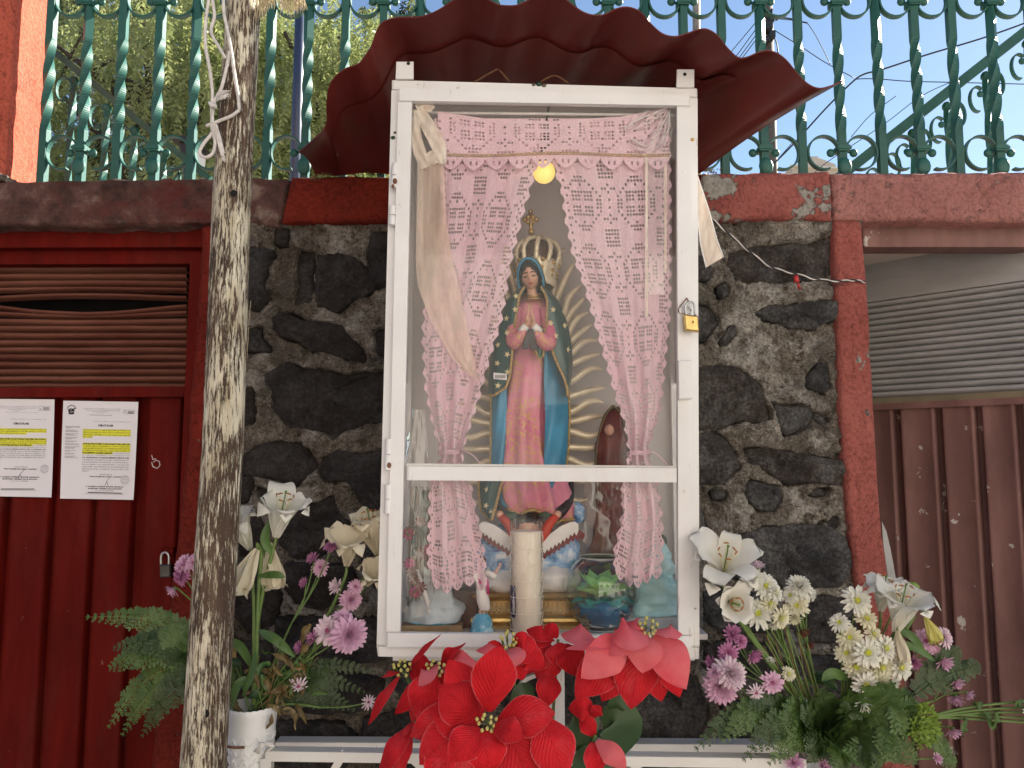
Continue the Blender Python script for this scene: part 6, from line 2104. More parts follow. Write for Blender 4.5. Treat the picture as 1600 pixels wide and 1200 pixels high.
def ribbon(l, r, Y, name, mat):
    G = []
    n = 16
    for i in range(n + 1):
        s = i / n; a = interp([(k / (len(l) - 1), v[0]) for k, v in enumerate(l)], s), interp([(k / (len(l) - 1), v[1]) for k, v in enumerate(l)], s)
        b = interp([(k / (len(r) - 1), v[0]) for k, v in enumerate(r)], s), interp([(k / (len(r) - 1), v[1]) for k, v in enumerate(r)], s)
        G.append([P(lerp(a[0], b[0], u), lerp(a[1], b[1], u), Y + .012 * s + .004 * math.sin(s * 6 + u)) for u in (0, .12, .5, .88, 1)])
    m = MB(); m.grid(G); m.build(name, mat, t, True); return G
G = ribbon([(1084, 270), (1088, 320), (1094, 380), (1103, 418)], [(1088, 270), (1108, 330), (1120, 375), (1130, 402)], -.27, 'band', M['tulle_pale'])
for c_ in (0, -1):
    m = MB(); m.tube([g[c_] + Vector((0, -.001, 0)) for g in G], .0016, 5); m.build('edging', M['white_satin'], t, True)
m = MB(); m.tube(smooth_path([P(a, b, .0 - .02) for a, b in ((416, 278), (410, 300), (404, 345), (402, 380), (397, 430), (390, 490), (386, 560))], 5), .0007, 4)
solo(m, 'loose_thread', M['straw'], 'thin pale thread hanging from the beam beside the wooden pole', 'thread', smooth=True)

# ============================================================ white metal rack under the shrine
def rack():
    t = thing('metal_rack', 'white welded metal rack with angle iron rails below the cabinet', 'rack', (P(830, 1180, -.4).x, -.2, .11))
    W = M['white_rack']
    def rail(p0, p1, Y0, Y1, th, name='rail'):
        a, b = P(*p0, Y0), P(*p1, Y0)
        m = MB(); m.prism([a, b, b - Vector((0, 0, th)), a - Vector((0, 0, th))], .004, .0008); m.build(name, W, t)
        m = MB(); top = [a + Vector((0, 0, .0)), b + Vector((0, 0, .0))]
        m.box(((a.x + b.x) / 2, (Y0 + Y1) / 2 + .003, (a.z + b.z) / 2 - .002), (b.x - a.x, Y1 - Y0 - .004, .004), Matrix.Rotation(-math.atan2(b.z - a.z, b.x - a.x), 3, 'Y')); m.build('flange', W, t)
    rail((414, 1174), (1260, 1186), -.40, -.372, .020)
    rail((430, 1160), (1230, 1164), -.10, -.06, .02)
    za = P(414, 1174, -.40).z
    for x in (P(418, 1180, -.39).x, P(1246, 1180, -.39).x):
        m = MB(); m.box((x, -.39, (za + .10) / 2), (.022, .022, za - .13)); m.build('leg', W, t)
        m = MB(); m.box((x, -.20, .5), (.02, .36, .02)); m.build('rail', W, t)
    for p0, p1 in (((540, 1172), (518, 1210)), ((640, 1180), (690, 1225)), ((1000, 1190), (960, 1230))):
        a, b = P(*p0, -.385), P(*p1, -.385)
        m = MB(); m.strap([a, b], .016, .014); m.build('brace', W, t)
rack()
def vase(label, cx, ytop, ybot, Y, rt, rb):
    c = P(cx, ybot, Y); k = PX(Y); h = (ybot - ytop) * k
    t = thing('flower_vase', label, 'vase', c)
    N = 96; G = []
    prof = [(0, 1.0), (.03, 1.03), (.06, 1.03), (.10, .99), (.16, .965), (.30, .93), (.5, .87), (.75, .77), (.95, .68), (1.0, .70)]
    for tz, rk in prof:
        row = []
        for q in range(N):
            a = 2 * math.pi * q / N
            r = rt * k * rk
            fl = .030 * math.cos(48 * a) if .02 < tz < .2 else .006 * math.cos(12 * a)
            sc = (.012 * abs(math.sin(12 * a)) if tz == 0 else 0)
            row.append(c + Vector((r * (1 + fl) * math.cos(a), r * (1 + fl) * math.sin(a), h * (1 - tz) + sc * h * .6)))
        G.append(row)
    m = MB(); m.grid(G, closed=True)
    inner = [[Vector((c.x + (p.x - c.x) * s, c.y + (p.y - c.y) * s, p.z - dz)) for p in G[0]] for s, dz in ((1, 0), (.95, 0), (.88, h * .3), (.0, h * .3))]
    m.grid(inner[::-1], closed=True); m.build('body', M['vase'], t, True)
    m = MB()
    for q in range(12):
        a0 = 2 * math.pi * q / 12
        for lv in range(7):
            tz = .26 + lv * .10; pts = []
            for s in np.linspace(0, 1, 7):
                a = a0 + s * 2 * math.pi / 12; z = tz + .07 * math.sin(math.pi * s)
                r = rt * k * interp(prof, z) * 1.006
                pts.append(c + Vector((r * math.cos(a), r * math.sin(a), h * (1 - z))))
            m.tube(pts, .0024, 5)
    m.build('swags', M['vase'], t, True)
    return t, c
vase('white moulded plastic vase with swags and a fluted rim behind the pole', 389, 1114, 1262, -.36, 36, 0)
vase('white moulded plastic vase under the white chrysanthemums, below the fern', 1290, 1225, 1375, -.34, 40, 0)
t = thing('rope_tie', 'dirty white cord tying the fluted vase to the rack', 'cord', P(400, 1175, -.41))
m = MB(); pts = []
for k in range(4):
    m.tube(smooth_path([P(398 + k * 2, 1174 + k, -.405), P(408, 1168 - k * 2, -.415), P(420 + k, 1160 + k * 2, -.41), P(428, 1166, -.40), P(416, 1174, -.40)], 5), .0022, 6)
m.build('knot', M['rope'], t, True)
m = MB(); m.tube(smooth_path([P(350, 1166, -.415), P(366, 1168, -.412), P(382, 1168, -.41)], 4), .0026, 6); m.build('wire', M['rust'], t, True)
# ============================================================ flowers
def petal(mb, path, w, nrm, nv=10, nu=4, tip=1.0, fold=.15, base_w=.12, peak=.55, wave=0.0, seed=0.0, curl=0.0, uv=None):
    """a petal along the path, widest at peak, pointed at both ends"""
    pts = smooth_path(path, 4)
    n = len(pts); nrm = Vector(nrm)
    L = n - 1
    rows = []
    for j in range(nv + 1):
        v = j / nv; f = v * L; i = min(int(f), L - 1); c = pts[i].lerp(pts[i + 1], f - i)
        t = (pts[min(i + 1, L)] - pts[max(i - 0, 0)]); t.normalize()
        s = t.cross(nrm); s.normalize(); nn = s.cross(t); nn.normalize()
        if v < peak: ww = base_w + (1 - base_w) * math.sin(math.pi / 2 * v / peak) ** 1.1
        else: ww = max(0.0, math.cos(math.pi / 2 * ((v - peak) / (1 - peak)) ** (1.35 * tip))) ** .85
        ww *= w
        row = []
        for k in range(nu + 1):
            u = 2 * k / nu - 1
            p = c + s * u * ww + nn * (abs(u) ** 1.3 * fold * ww + wave * w * math.sin(v * 11 + u * 2.5 + seed) * abs(u) - curl * ww * u * u)
            row.append(p)
            if uv is not None: uv.append((u * .5 + .5 if ww > .06 * w else .5 + u * .06, v))
        rows.append(row)
    mb.grid(rows)
    return mb

def build_uv(mb, uv, name, mat, parent):
    o = mb.build(name, mat, parent, True)
    ly = o.data.uv_layers.new(name='UVMap')
    idx = np.empty(len(o.data.loops), 'i4'); o.data.loops.foreach_get('vertex_index', idx)
    ly.data.foreach_set('uv', np.array(uv, 'f4')[idx].ravel())
    return o

def leaf_blade(pts, w, nrm, name, mat, parent, wave=.05, fold=.25, peak=.4):
    m = MB(); petal(m, pts, w, nrm, 10, 4, 1.0, fold, .25, peak, wave, R.random() * 6); return m.build(name, M[mat], parent, True)

def lily(label, base, Y, axis, L, spread, stem, mat='petal_white', seed=1, leaves=(), wilt=0.0, stamens=True, group='white lilies in the bouquets'):
    """base: photo pixel where the flower joins its stem; L metres; stem: photo pixels down to the vase with their depths"""
    rr = random.Random(seed); L *= 1.2
    b = P(*base, Y); a = Vector(axis).normalized()
    t = thing('lily', label, 'lily', b, group)
    e1 = a.cross(Vector((0, 1, .2))); e1.normalize(); e2 = a.cross(e1)
    for k in range(6):
        ph = k * math.pi / 3 + rr.uniform(-.15, .15) + seed
        r = e1 * math.cos(ph) + e2 * math.sin(ph)
        sp = spread * rr.uniform(.75, 1.2); ln = L * rr.uniform(.92, 1.06)
        dr = Vector((0, 0, -1)) * wilt * L * rr.uniform(.1, .5)
        rec = .10 + .38 * max(0, sp - .25)
        path = [b, b + a * ln * .36 + r * ln * .09, b + a * ln * .72 + r * ln * .30 * (.4 + sp), b + a * ln * (.98 - rec * .5) + r * ln * sp * .85 + dr * .4, b + a * ln * (.96 - rec * rr.uniform(.9, 1.7)) + r * ln * sp * 1.12 + dr]
        m = MB(); petal(m, path, ln * (.27 if k % 2 else .20), a * .7 - r, 14, 6, .9, .12, .26, .52, .03 + .10 * wilt, rr.random() * 6, curl=-.05)
        m.build('tepal', M[mat], t, True)
    if stamens:
        for k in range(6):
            ph = k * math.pi / 3 + .4; r = e1 * math.cos(ph) + e2 * math.sin(ph)
            q = b + a * L * rr.uniform(.86, .98) + r * L * .16
            m = MB(); m.tube(smooth_path([b + a * L * .15, b + a * L * .55 + r * L * .06, q], 4), .0011, 5); st = m.build('stamen', M['stamen'], t, True)
            m = MB(); d = r.cross(a); m.tube([q - d * .006, q + a * .0015, q + d * .006], [.001, .0019, .001], 5); m.build('anther', M['anther'], st, True)
        m = MB(); m.tube([b + a * L * .1, b + a * L * 1.04], .0016, 6); m.ball(b + a * L * 1.05, .0032, 7); m.build('pistil', M['stem_green'], t, True)
    pts = [b - a * .001] + [P(x, y, d) for x, y, d in stem]
    m = MB(); m.tube(smooth_path(pts, 6), [.0024 + .0018 * min(1, i / 8) for i in range((len(pts) - 1) * 6 + 1)], 8); m.build('stem', M['stem_green'], t, True)
    for pth, w in leaves:
        leaf_blade([P(*q) for q in pth], w, (rr.uniform(-.4, .4), -1, .3), 'leaf', 'leaf_green', t)
    return t

def mum_mesh(rings, seed, cup=1.0):
    rr = random.Random(seed); mb = MB()
    for n, elev, r0, r1, w, droop in rings:
        for k in range(n):
            a = 2 * math.pi * (k + rr.uniform(-.25, .25)) / n + seed * .7 + r0
            e = math.radians(elev + rr.uniform(-9, 9)); ln = (r1 - r0) * rr.uniform(.86, 1.1)
            d = Vector((math.cos(a), math.sin(a), 0)); s = Vector((-math.sin(a), math.cos(a), 0)); up = Vector((0, 0, 1))
            dirv = d * math.cos(e) + up * math.sin(e)
            p0 = d * r0 * .6 + up * .05
            rows = []
            for v, ww in ((0, .5), (.4, .95), (.8, 1.0), (1.0, .35)):
                c = p0 + dirv * ln * v + up * (-droop * v * v * ln) * 1.0
                nn = (up * math.cos(e) - d * math.sin(e))
                rows.append([c - s * w * ww + nn * w * .5, c, c + s * w * ww + nn * w * .5])
            mb.grid(rows)
    return mb
MUMS = {}
def prep_mums():
    daisy = [(17, 4, .22, 1.0, .105, .22), (15, 20, .2, .9, .10, .14), (12, 40, .16, .72, .09, .05), (9, 60, .12, .5, .075, 0)]
    pom = [(20, -4, .22, 1.0, .10, .25), (19, 12, .22, .95, .095, .15), (17, 28, .2, .86, .09, .05), (15, 44, .18, .74, .08, 0), (12, 58, .14, .62, .07, -.05), (9, 72, .08, .52, .065, -.05), (5, 82, .03, .46, .06, 0)]
    spider = [(13, 6, .2, 1.0, .085, .5), (10, 30, .15, .8, .08, .4), (7, 50, .1, .55, .07, .2)]
    half = [(12, 35, .14, 1.0, .10, .1), (10, 55, .1, .92, .09, 0), (8, 72, .06, .85, .08, 0)]
    for nm, rings in (('daisy', daisy), ('pom', pom), ('spider', spider), ('half', half)):
        for v in range(2):
            for mat in ('mum_white', 'mum_cream', 'mum_pink', 'mum_purple', 'mum_pale', 'mum_brown'):
                MUMS[(nm, v, mat)] = mum_mesh(rings, 3 * v + len(nm)).mesh('bloom', M[mat])
    m = MB(); m.ball((0, 0, .12), .24, 12, (1, 1, .62))
    MUMS['eye'] = m.mesh('eye', M['mum_eye'])
    m = MB(); m.ball((0, 0, .10), .20, 12, (1, 1, .6))
    MUMS['heart'] = m.mesh('heart', M['mum_heart'])
    m = MB(); m.lathe([(.0, -.16), (.16, -.12), (.24, .0), (.2, .06)], (0, 0, 0), 10)
    MUMS['calyx'] = m.mesh('calyx', M['stem_green'])
prep_mums()
def spray(label, blooms, Y, base, baseY, seed=1, group='chrysanthemum sprays in the bouquets', stem='stem_green', leaves=3, name='chrysanthemum_spray', cat='chrysanthemum', fork=.6):
    """blooms: (px, py, radius px, shape, material, facing)"""
    rr = random.Random(seed)
    t = thing(name, label, cat, P(*base, baseY), group)
    bx = sum(b[0] for b in blooms) / len(blooms); by = sum(b[1] for b in blooms) / len(blooms)
    root = P(*base, baseY); F = P(lerp(base[0], bx, fork), lerp(base[1], by, fork) , lerp(baseY, Y, fork) + .01)
    m = MB(); mid = root.lerp(F, .5) + Vector((rr.uniform(-.01, .01), .01, .012)); m.tube(smooth_path([root, mid, F], 6), .0026, 7); m.build('stem', M[stem], t, True)
    for i, bl in enumerate(blooms):
        x, y, r, shape, mat = bl[:5]
        face = bl[5] if len(bl) > 5 else (rr.uniform(-.5, .5), -1, rr.uniform(.1, .7))
        yo = Y + rr.uniform(-.012, .012) + (bl[6] if len(bl) > 6 else 0)
        p = P(x, y, yo); d = Vector(face).normalized(); sc = r * PX(Y)
        q = d.to_track_quat('Z', 'Y') @ Quaternion((0, 0, 1), rr.uniform(0, 6.28))
        zs = 1.0 if shape != 'pom' else 1.15
        o = put(MUMS[(shape, i % 2, mat)], 'bloom', t, p - d * sc * .15, q, (sc * rr.uniform(.95, 1.05), sc * rr.uniform(.92, 1.05), sc * zs))
        if shape in ('daisy', 'spider'):
            e = bpy.data.objects.new('eye' if mat in ('mum_white', 'mum_cream') else 'heart', MUMS['eye' if mat in ('mum_white', 'mum_cream') else 'heart']); COL.objects.link(e); e.parent = o
        c = bpy.data.objects.new('calyx', MUMS['calyx']); COL.objects.link(c); c.parent = o
        pb = p - d * sc * .28
        m = MB(); m.tube(smooth_path([F, F.lerp(pb, .55) - d * .010 + Vector((0, 0, -.004)), pb], 5), .0017, 6); m.build('branch', M[stem], t, True)
    for k in range(leaves):
        s = rr.uniform(.25, .95); p = root.lerp(F, s); sd = rr.choice((-1, 1))
        d = Vector((sd * rr.uniform(.5, 1), rr.uniform(-.6, .2), rr.uniform(-.3, .6))).normalized()
        ln = rr.uniform(.03, .055)
        leaf_blade([p, p + d * ln * .5 + Vector((0, 0, .006)), p + d * ln - Vector((0, 0, .008))], ln * .24, (rr.uniform(-.5, .5), -.8, .6), 'leaf', rr.choice(('leaf_green', 'leaf_deep')), t, .25)
    return t

def frond(path, width, mat, label, group, seed=1, pin=20, name='fern_frond', curl=.2, nrm=(0, -1, .35), sub=5, cat='fern'):
    """path: (px, py, Y) from root to tip; width: half width in pixels"""
    rr = random.Random(seed)
    pts = smooth_path([P(*q) for q in path], 8); n = len(pts)
    t = thing(name, label, cat, pts[0], group)
    m = MB(); m.tube(pts, [.0018 * (1 - .75 * i / n) for i in range(n)], 5); m.build('stalk', M['stem_green' if mat != 'fern_dark' else 'fern_dark'], t, True)
    nrm = Vector(nrm); mb = MB(); wpx = width * PX(path[0][2])
    for i in range(pin):
        v = .10 + .90 * (i + .5) / pin; f = v * (n - 1); a = min(int(f), n - 2); c = pts[a].lerp(pts[a + 1], f - a)
        tg = (pts[a + 1] - pts[a]).normalized(); s = tg.cross(nrm).normalized(); nn = s.cross(tg).normalized()
        ln = wpx * (min(1, (v + .05) / .3) ** .7) * (1 - ((v - .3) / .72) ** 2 * .95 if v > .3 else 1) * rr.uniform(.85, 1.1)
        for sd in (-1, 1):
            d = (s * sd * .85 + tg * .62 + nn * rr.uniform(-.25, .15)).normalized()
            sag = Vector((0, 0, -curl * ln * .6))
            side = d.cross(nn).normalized()
            ns = max(3, int(sub * ln / wpx + 1.5))
            for k in range(ns):
                u = (k + .6) / ns
                p = c + d * ln * u + sag * u * u
                w2 = ln * .46 * (1 - .70 * u) * rr.uniform(.8, 1.2); b = ln / ns * .85
                for s2 in (-1, 1):
                    e = p + side * s2 * w2 + d * w2 * .7 + nn * rr.uniform(-.25, .25) * w2
                    mb.add([p - d * b * .5, p + (e - p) * .55 - d * b * .55, e, p + (e - p) * .5 + d * b * .55, p + d * b * .4], [(0, 1, 2, 3, 4)])
    mb.build('leaflets', M[mat], t, False)
    return t

# ---------------------------------------------------------------- bouquet by the pole
VL = (393, 1118); VLY = -.36
up = (0.3, -.5, .9)
lily('white lily in full bloom turned towards the cabinet, topmost in the bouquet by the pole', (432, 839), -.36, (.28, -.42, .86), .092, .62, [(424, 870, -.36), (410, 930, -.355), (400, 1000, -.355), (396, 1120, -.36)], seed=4,
     leaves=[([(426, 868, -.36), (414, 842, -.37), (422, 812, -.365)], .010), ([(404, 985, -.36), (432, 1000, -.39), (462, 1028, -.38)], .010), ([(398, 1050, -.36), (376, 1010, -.37), (352, 1000, -.36)], .010), ([(397, 1060, -.37), (372, 1070, -.39), (362, 1110, -.39)], .010), ([(404, 900, -.36), (430, 898, -.38), (446, 902, -.38)], .008), ([(400, 1020, -.37), (392, 1060, -.39), (378, 1090, -.39)], .008)])
lily('white lily with long bare stamens half hidden behind the pole', (391, 858), -.345, (-.30, -.35, .85), .080, .50, [(393, 890, -.345), (397, 950, -.35), (396, 1118, -.36)], seed=2)
lily('wilted cream lily hanging down beside the pole', (402, 858), -.375, (-.30, -.30, -.88), .080, .20, [(402, 850, -.37), (408, 866, -.36), (404, 930, -.355), (398, 1118, -.36)], 'petal_cream', 7, wilt=.5, stamens=False)
lily('wilted cream lily drooping under the topmost bloom', (420, 848), -.335, (.24, -.22, -.92), .078, .24, [(418, 842, -.34), (412, 860, -.345), (404, 960, -.35), (398, 1118, -.36)], 'petal_cream', 9, wilt=.6, stamens=False)
lily('cream lily with ragged wilting petals beside the cabinet frame', (542, 884), -.30, (.10, -.45, .90), .082, .48, [(538, 905, -.30), (510, 965, -.31), (452, 1050, -.34), (405, 1118, -.36)], 'petal_cream', 12, wilt=.35, stamens=False)
lily('cream trumpet lily partly hidden by the cabinet frame', (589, 866), -.285, (-.16, -.30, .95), .088, .48, [(578, 890, -.285), (530, 960, -.30), (470, 1040, -.33), (408, 1118, -.36)], 'petal_cream', 15)
lily('faded cream lily low against the cabinet edge', (572, 915), -.29, (.35, -.5, .6), .062, .5, [(560, 930, -.29), (500, 1000, -.31), (406, 1118, -.36)], 'petal_cream', 18, wilt=.3, stamens=False)
D, PM, SP, HF = 'daisy', 'pom', 'spider', 'half'
spray('pair of big pink chrysanthemums facing outward, largest bloom pair by the cabinet', [(511, 985, 27, D, 'mum_pale', (-.2, -1, .35)), (547, 992, 33, PM, 'mum_pink', (.5, -.8, .1)), (490, 998, 15, HF, 'mum_purple', (-.5, -.6, .4)), (469, 1012, 14, HF, 'mum_purple', (-.6, -.6, .2)), (536, 962, 18, D, 'mum_pink', (.3, -.5, .8))], -.37, VL, VLY, 3)
spray('pink chrysanthemum trio on a long stem between the lilies and the cabinet', [(527, 917, 18, HF, 'mum_pale', (-.4, -.7, .4)), (549, 937, 19, PM, 'mum_pink', (.4, -.8, .1)), (556, 916, 15, D, 'mum_pink', (.4, -.6, .5))], -.32, VL, VLY, 4)
spray('small pink chrysanthemums tucked behind the ragged lily', [(489, 874, 14, HF, 'mum_purple', (-.3, -.6, .6)), (500, 886, 16, D, 'mum_pink', (0, -.8, .4)), (518, 852, 15, D, 'mum_purple', (-.1, -.6, .8)), (476, 911, 12, HF, 'mum_purple', (-.5, -.7, .3))], -.28, VL, VLY, 5)
spray('pink chrysanthemums leaning out behind the pole over the red door', [(287, 880, 22, D, 'mum_pink', (-.4, -.8, .5)), (282, 900, 18, PM, 'mum_purple', (-.6, -.7, .1)), (272, 921, 15, HF, 'mum_pink', (-.5, -.4, -.6)), (303, 878, 16, D, 'mum_pink', (.1, -.8, .5))], -.30, VL, VLY, 6)
spray('faded pink chrysanthemum drooping over the dry leaves', [(466, 1073, 17, SP, 'mum_pale', (.2, -.8, -.35))], -.37, VL, VLY, 7, leaves=1)
spray('small wilted pink chrysanthemum next to the poinsettias', [(576, 1097, 13, SP, 'mum_pale', (.2, -.8, .3))], -.30, VL, VLY, 8, leaves=1)
# dry leaves spilling over the rim
t = thing('dry_leaves', 'tangle of dry brown leaves spilling over the rim of the fluted vase', 'leaves', P(410, 1112, -.37))
rr = random.Random(31)
for k in range(60):
    x, y = rr.gauss(440, 28), rr.gauss(1062, 30)
    if y > 1118: y = 1100
    p = P(x, y, rr.uniform(-.40, -.33)); d = Vector((rr.uniform(-1, 1), rr.uniform(-.5, .5), rr.uniform(-1, .5))).normalized(); ln = rr.uniform(.018, .042)
    leaf_blade([p, p + d * ln * .5 + Vector((0, 0, rr.uniform(-.01, .01))), p + d * ln + Vector((rr.uniform(-.01, .01), 0, -.012))], ln * rr.uniform(.10, .25), (rr.uniform(-1, 1), -.7, rr.uniform(-1, 1)), 'leaf', 'leaf_dry' if k % 4 else 'leaf_green', t, .4, .5)
for k in range(14):
    a = P(rr.uniform(385, 420), 1116, -.37); b = P(rr.uniform(400, 500), rr.uniform(985, 1080), rr.uniform(-.40, -.32))
    m = MB(); m.tube(smooth_path([a, a.lerp(b, .5) + Vector((rr.uniform(-.02, .02), 0, .01)), b], 5), .0013, 5); m.build('stem', M['leaf_dry' if k % 2 else 'stem_green'], t, True)
GL = 'fern fronds of the bouquet by the pole'
lb = 'green fern frond fanning out behind the pole over the red door'
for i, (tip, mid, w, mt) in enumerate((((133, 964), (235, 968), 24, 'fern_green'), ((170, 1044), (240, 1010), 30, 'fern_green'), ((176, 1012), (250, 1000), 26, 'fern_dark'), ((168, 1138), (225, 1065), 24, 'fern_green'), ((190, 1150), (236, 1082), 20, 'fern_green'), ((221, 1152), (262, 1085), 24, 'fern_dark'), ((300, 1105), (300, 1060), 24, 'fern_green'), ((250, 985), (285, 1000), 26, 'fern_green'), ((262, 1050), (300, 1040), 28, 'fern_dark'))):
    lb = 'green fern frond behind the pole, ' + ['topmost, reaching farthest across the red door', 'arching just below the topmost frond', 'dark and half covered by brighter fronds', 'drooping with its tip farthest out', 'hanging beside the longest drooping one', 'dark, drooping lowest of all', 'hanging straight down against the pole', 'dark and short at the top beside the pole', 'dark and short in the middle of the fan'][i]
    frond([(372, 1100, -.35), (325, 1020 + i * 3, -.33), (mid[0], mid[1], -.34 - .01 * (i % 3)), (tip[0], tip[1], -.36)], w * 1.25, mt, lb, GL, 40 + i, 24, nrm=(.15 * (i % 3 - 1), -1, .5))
lb2 = 'dark feathery fern frond drooping between the vase and the poinsettias'
for i, (tip, mid, w) in enumerate((((572, 1082), (500, 1060), 16), ((556, 1110), (490, 1078), 18), ((530, 1108), (470, 1085), 16), ((590, 1050), (510, 1040), 14), ((520, 1060), (460, 1060), 18))):
    lb2 = 'dark feathery fern frond beside the poinsettias, ' + ['ending beside the small wilted bloom', 'lowest of the dark ones', 'shortest of the dark ones near the rim', 'longest, reaching under the cabinet corner', 'highest, behind the faded bloom'][i]
    frond([(400, 1110, -.34), (430, 1075, -.32), (mid[0], mid[1], -.30), (tip[0], tip[1], -.28)], w * 1.4, 'fern_dark', lb2, 'dark fern fronds of the bouquet by the pole', 60 + i, 22)

# ---------------------------------------------------------------- bouquet by the salmon jamb
VR = (1292, 1158); VRY = -.34
lily('open white lily facing the street right beside the cabinet, upper of two'.replace(' right', ''), (1128, 912), -.36, (-.05, -.62, .72), .094, .68, [(1140, 935, -.355), (1180, 1000, -.345), (1240, 1080, -.34), (1288, 1160, -.34)], seed=21)
lily('white lily opening downward beneath the open one beside the cabinet', (1136, 940), -.395, (0, -.86, .10), .066, .58, [(1142, 950, -.38), (1190, 1020, -.35), (1288, 1160, -.34)], seed=23)
lily('white lily with orange anthers rising behind the largest white lily', (1376, 955), -.33, (-.02, -.40, .90), .070, .66, [(1372, 990, -.33), (1340, 1080, -.335), (1296, 1160, -.34)], seed=26)
lily('largest white lily, trumpet shaped, above the white chrysanthemum cluster', (1399, 987), -.375, (.02, -.42, .90), .094, .54, [(1390, 1020, -.36), (1350, 1090, -.35), (1298, 1160, -.34)], seed=30,
     leaves=[([(1396, 980, -.36), (1425, 995, -.37), (1448, 1025, -.36)], .009), ([(1392, 1005, -.36), (1430, 1012, -.37), (1462, 1034, -.36)], .009), ([(1330, 1062, -.36), (1300, 1052, -.38), (1284, 1064, -.38)], .011)])
lily('folded cream lily petal hanging below the largest lily', (1402, 986), -.385, (.06, -.25, -.95), .050, .16, [(1400, 980, -.38), (1392, 1000, -.36), (1300, 1160, -.34)], 'petal_cream', 33, wilt=.3, stamens=False)
lily('yellow lily bud drooping on a bent stem', (1446, 964), -.36, (.25, -.30, -.92), .048, .22, [(1440, 952, -.36), (1428, 955, -.355), (1415, 985, -.35), (1300, 1160, -.34)], 'petal_yellow', 36, stamens=True)
t = thing('lily_bud', 'closed green lily bud pointing away from the tall lilies', 'bud', P(1411, 923, -.35), 'white lilies in the bouquets')
m = MB(); m.tube([P(1411, 917, -.35), P(1420, 915, -.352), P(1430, 915, -.353), P(1437, 917, -.353)], [.003, .0085, .0075, .0015], 8); m.build('bud', M['fern_lime'], t, True)
m = MB(); m.tube(smooth_path([P(1411, 917, -.35), P(1402, 924, -.345), P(1398, 950, -.34), P(1300, 1160, -.34)], 5), .0022, 6); m.build('stem', M['stem_green'], t, True)
spray('tall white chrysanthemum cluster standing close to the cabinet lilies', [(1185, 958, 28, D, 'mum_white', (-.15, -1, .5)), (1198, 915, 25, D, 'mum_white', (.1, -1, .5)), (1177, 902, 20, D, 'mum_white', (-.5, -.7, .5)), (1204, 942, 19, D, 'mum_cream', (.4, -.9, .2)), (1222, 966, 20, D, 'mum_cream', (.4, -.8, -.1)), (1184, 886, 15, HF, 'mum_pale', (-.2, -.4, 1)), (1213, 926, 18, D, 'mum_white', (.6, -.7, .3)), (1166, 930, 14, HF, 'mum_white', (-.7, -.5, .2)), (1208, 975, 12, HF, 'mum_white', (0, -.7, -.5))], -.36, VR, VRY, 9, fork=.45)
spray('tall narrow white chrysanthemum cluster before the big grey stone', [(1249, 915, 23, PM, 'mum_white', (-.1, -.7, .7)), (1266, 924, 17, D, 'mum_white', (.6, -.6, .5)), (1245, 946, 20, D, 'mum_cream', (-.3, -.9, .2)), (1241, 965, 15, HF, 'mum_cream', (-.1, -.7, -.4)), (1234, 930, 16, D, 'mum_white', (-.6, -.7, .3)), (1257, 940, 15, D, 'mum_white', (.5, -.8, 0))], -.34, VR, VRY, 10, fork=.5)
spray('large dense white chrysanthemum cluster under the largest lily', [(1340, 938, 27, D, 'mum_white', (-.1, -1, .35)), (1311, 972, 18, D, 'mum_white', (-.5, -.7, .5)), (1328, 996, 24, D, 'mum_cream', (-.3, -1, .3)), (1355, 966, 20, D, 'mum_cream', (.1, -.9, .3)), (1322, 1020, 22, D, 'mum_cream', (-.5, -.9, .1)), (1357, 1020, 29, D, 'mum_white', (0, -1, .25)), (1385, 1013, 24, D, 'mum_white', (.25, -1, .3)), (1409, 1042, 27, D, 'mum_white', (.4, -1, .1)), (1379, 1044, 24, D, 'mum_cream', (.1, -1, 0)), (1338, 1042, 24, D, 'mum_cream', (-.25, -1, 0)), (1354, 1070, 24, D, 'mum_white', (-.1, -1, -.2)), (1376, 1068, 22, PM, 'mum_cream', (.2, -1, -.3)), (1350, 1097, 22, HF, 'mum_white', (0, -.8, -.6)), (1392, 1066, 17, HF, 'mum_white', (.5, -.7, -.4)), (1366, 990, 17, D, 'mum_cream', (.2, -.8, .4))], -.39, VR, VRY, 11, fork=.35)
spray('stray small white chrysanthemum among bare stems', [(1233, 1053, 14, D, 'mum_cream', (.2, -.9, .4)), (1204, 1033, 9, HF, 'mum_white', (0, -.4, .9)), (1254, 1097, 10, HF, 'mum_white', (.2, -.6, .6))], -.37, VR, VRY, 12, leaves=2)
spray('big round pink chrysanthemum pair below the cabinet corner', [(1127, 1074, 31, PM, 'mum_pink', (-.2, -1, -.05)), (1143, 1052, 29, PM, 'mum_pale', (.2, -1, .35)), (1118, 1052, 17, HF, 'mum_pink', (-.7, -.6, .2))], -.40, VR, VRY, 13)
spray('small purple chrysanthemums above the big pink pair', [(1144, 992, 20, HF, 'mum_purple', (-.1, -.7, .6)), (1138, 1020, 19, D, 'mum_purple', (-.3, -.9, .1)), (1159, 1002, 14, D, 'mum_purple', (.4, -.8, .2)), (1176, 1022, 19, HF, 'mum_purple', (.4, -.7, -.4)), (1112, 1034, 14, HF, 'mum_purple', (-.8, -.5, .1))], -.37, VR, VRY, 14, leaves=2)
spray('single pink chrysanthemum with a dark heart among the stems', [(1208, 1067, 20, D, 'mum_pink', (.1, -1, .15)), (1182, 1083, 15, SP, 'mum_pale', (-.1, -.9, .1))], -.39, VR, VRY, 15, leaves=2)
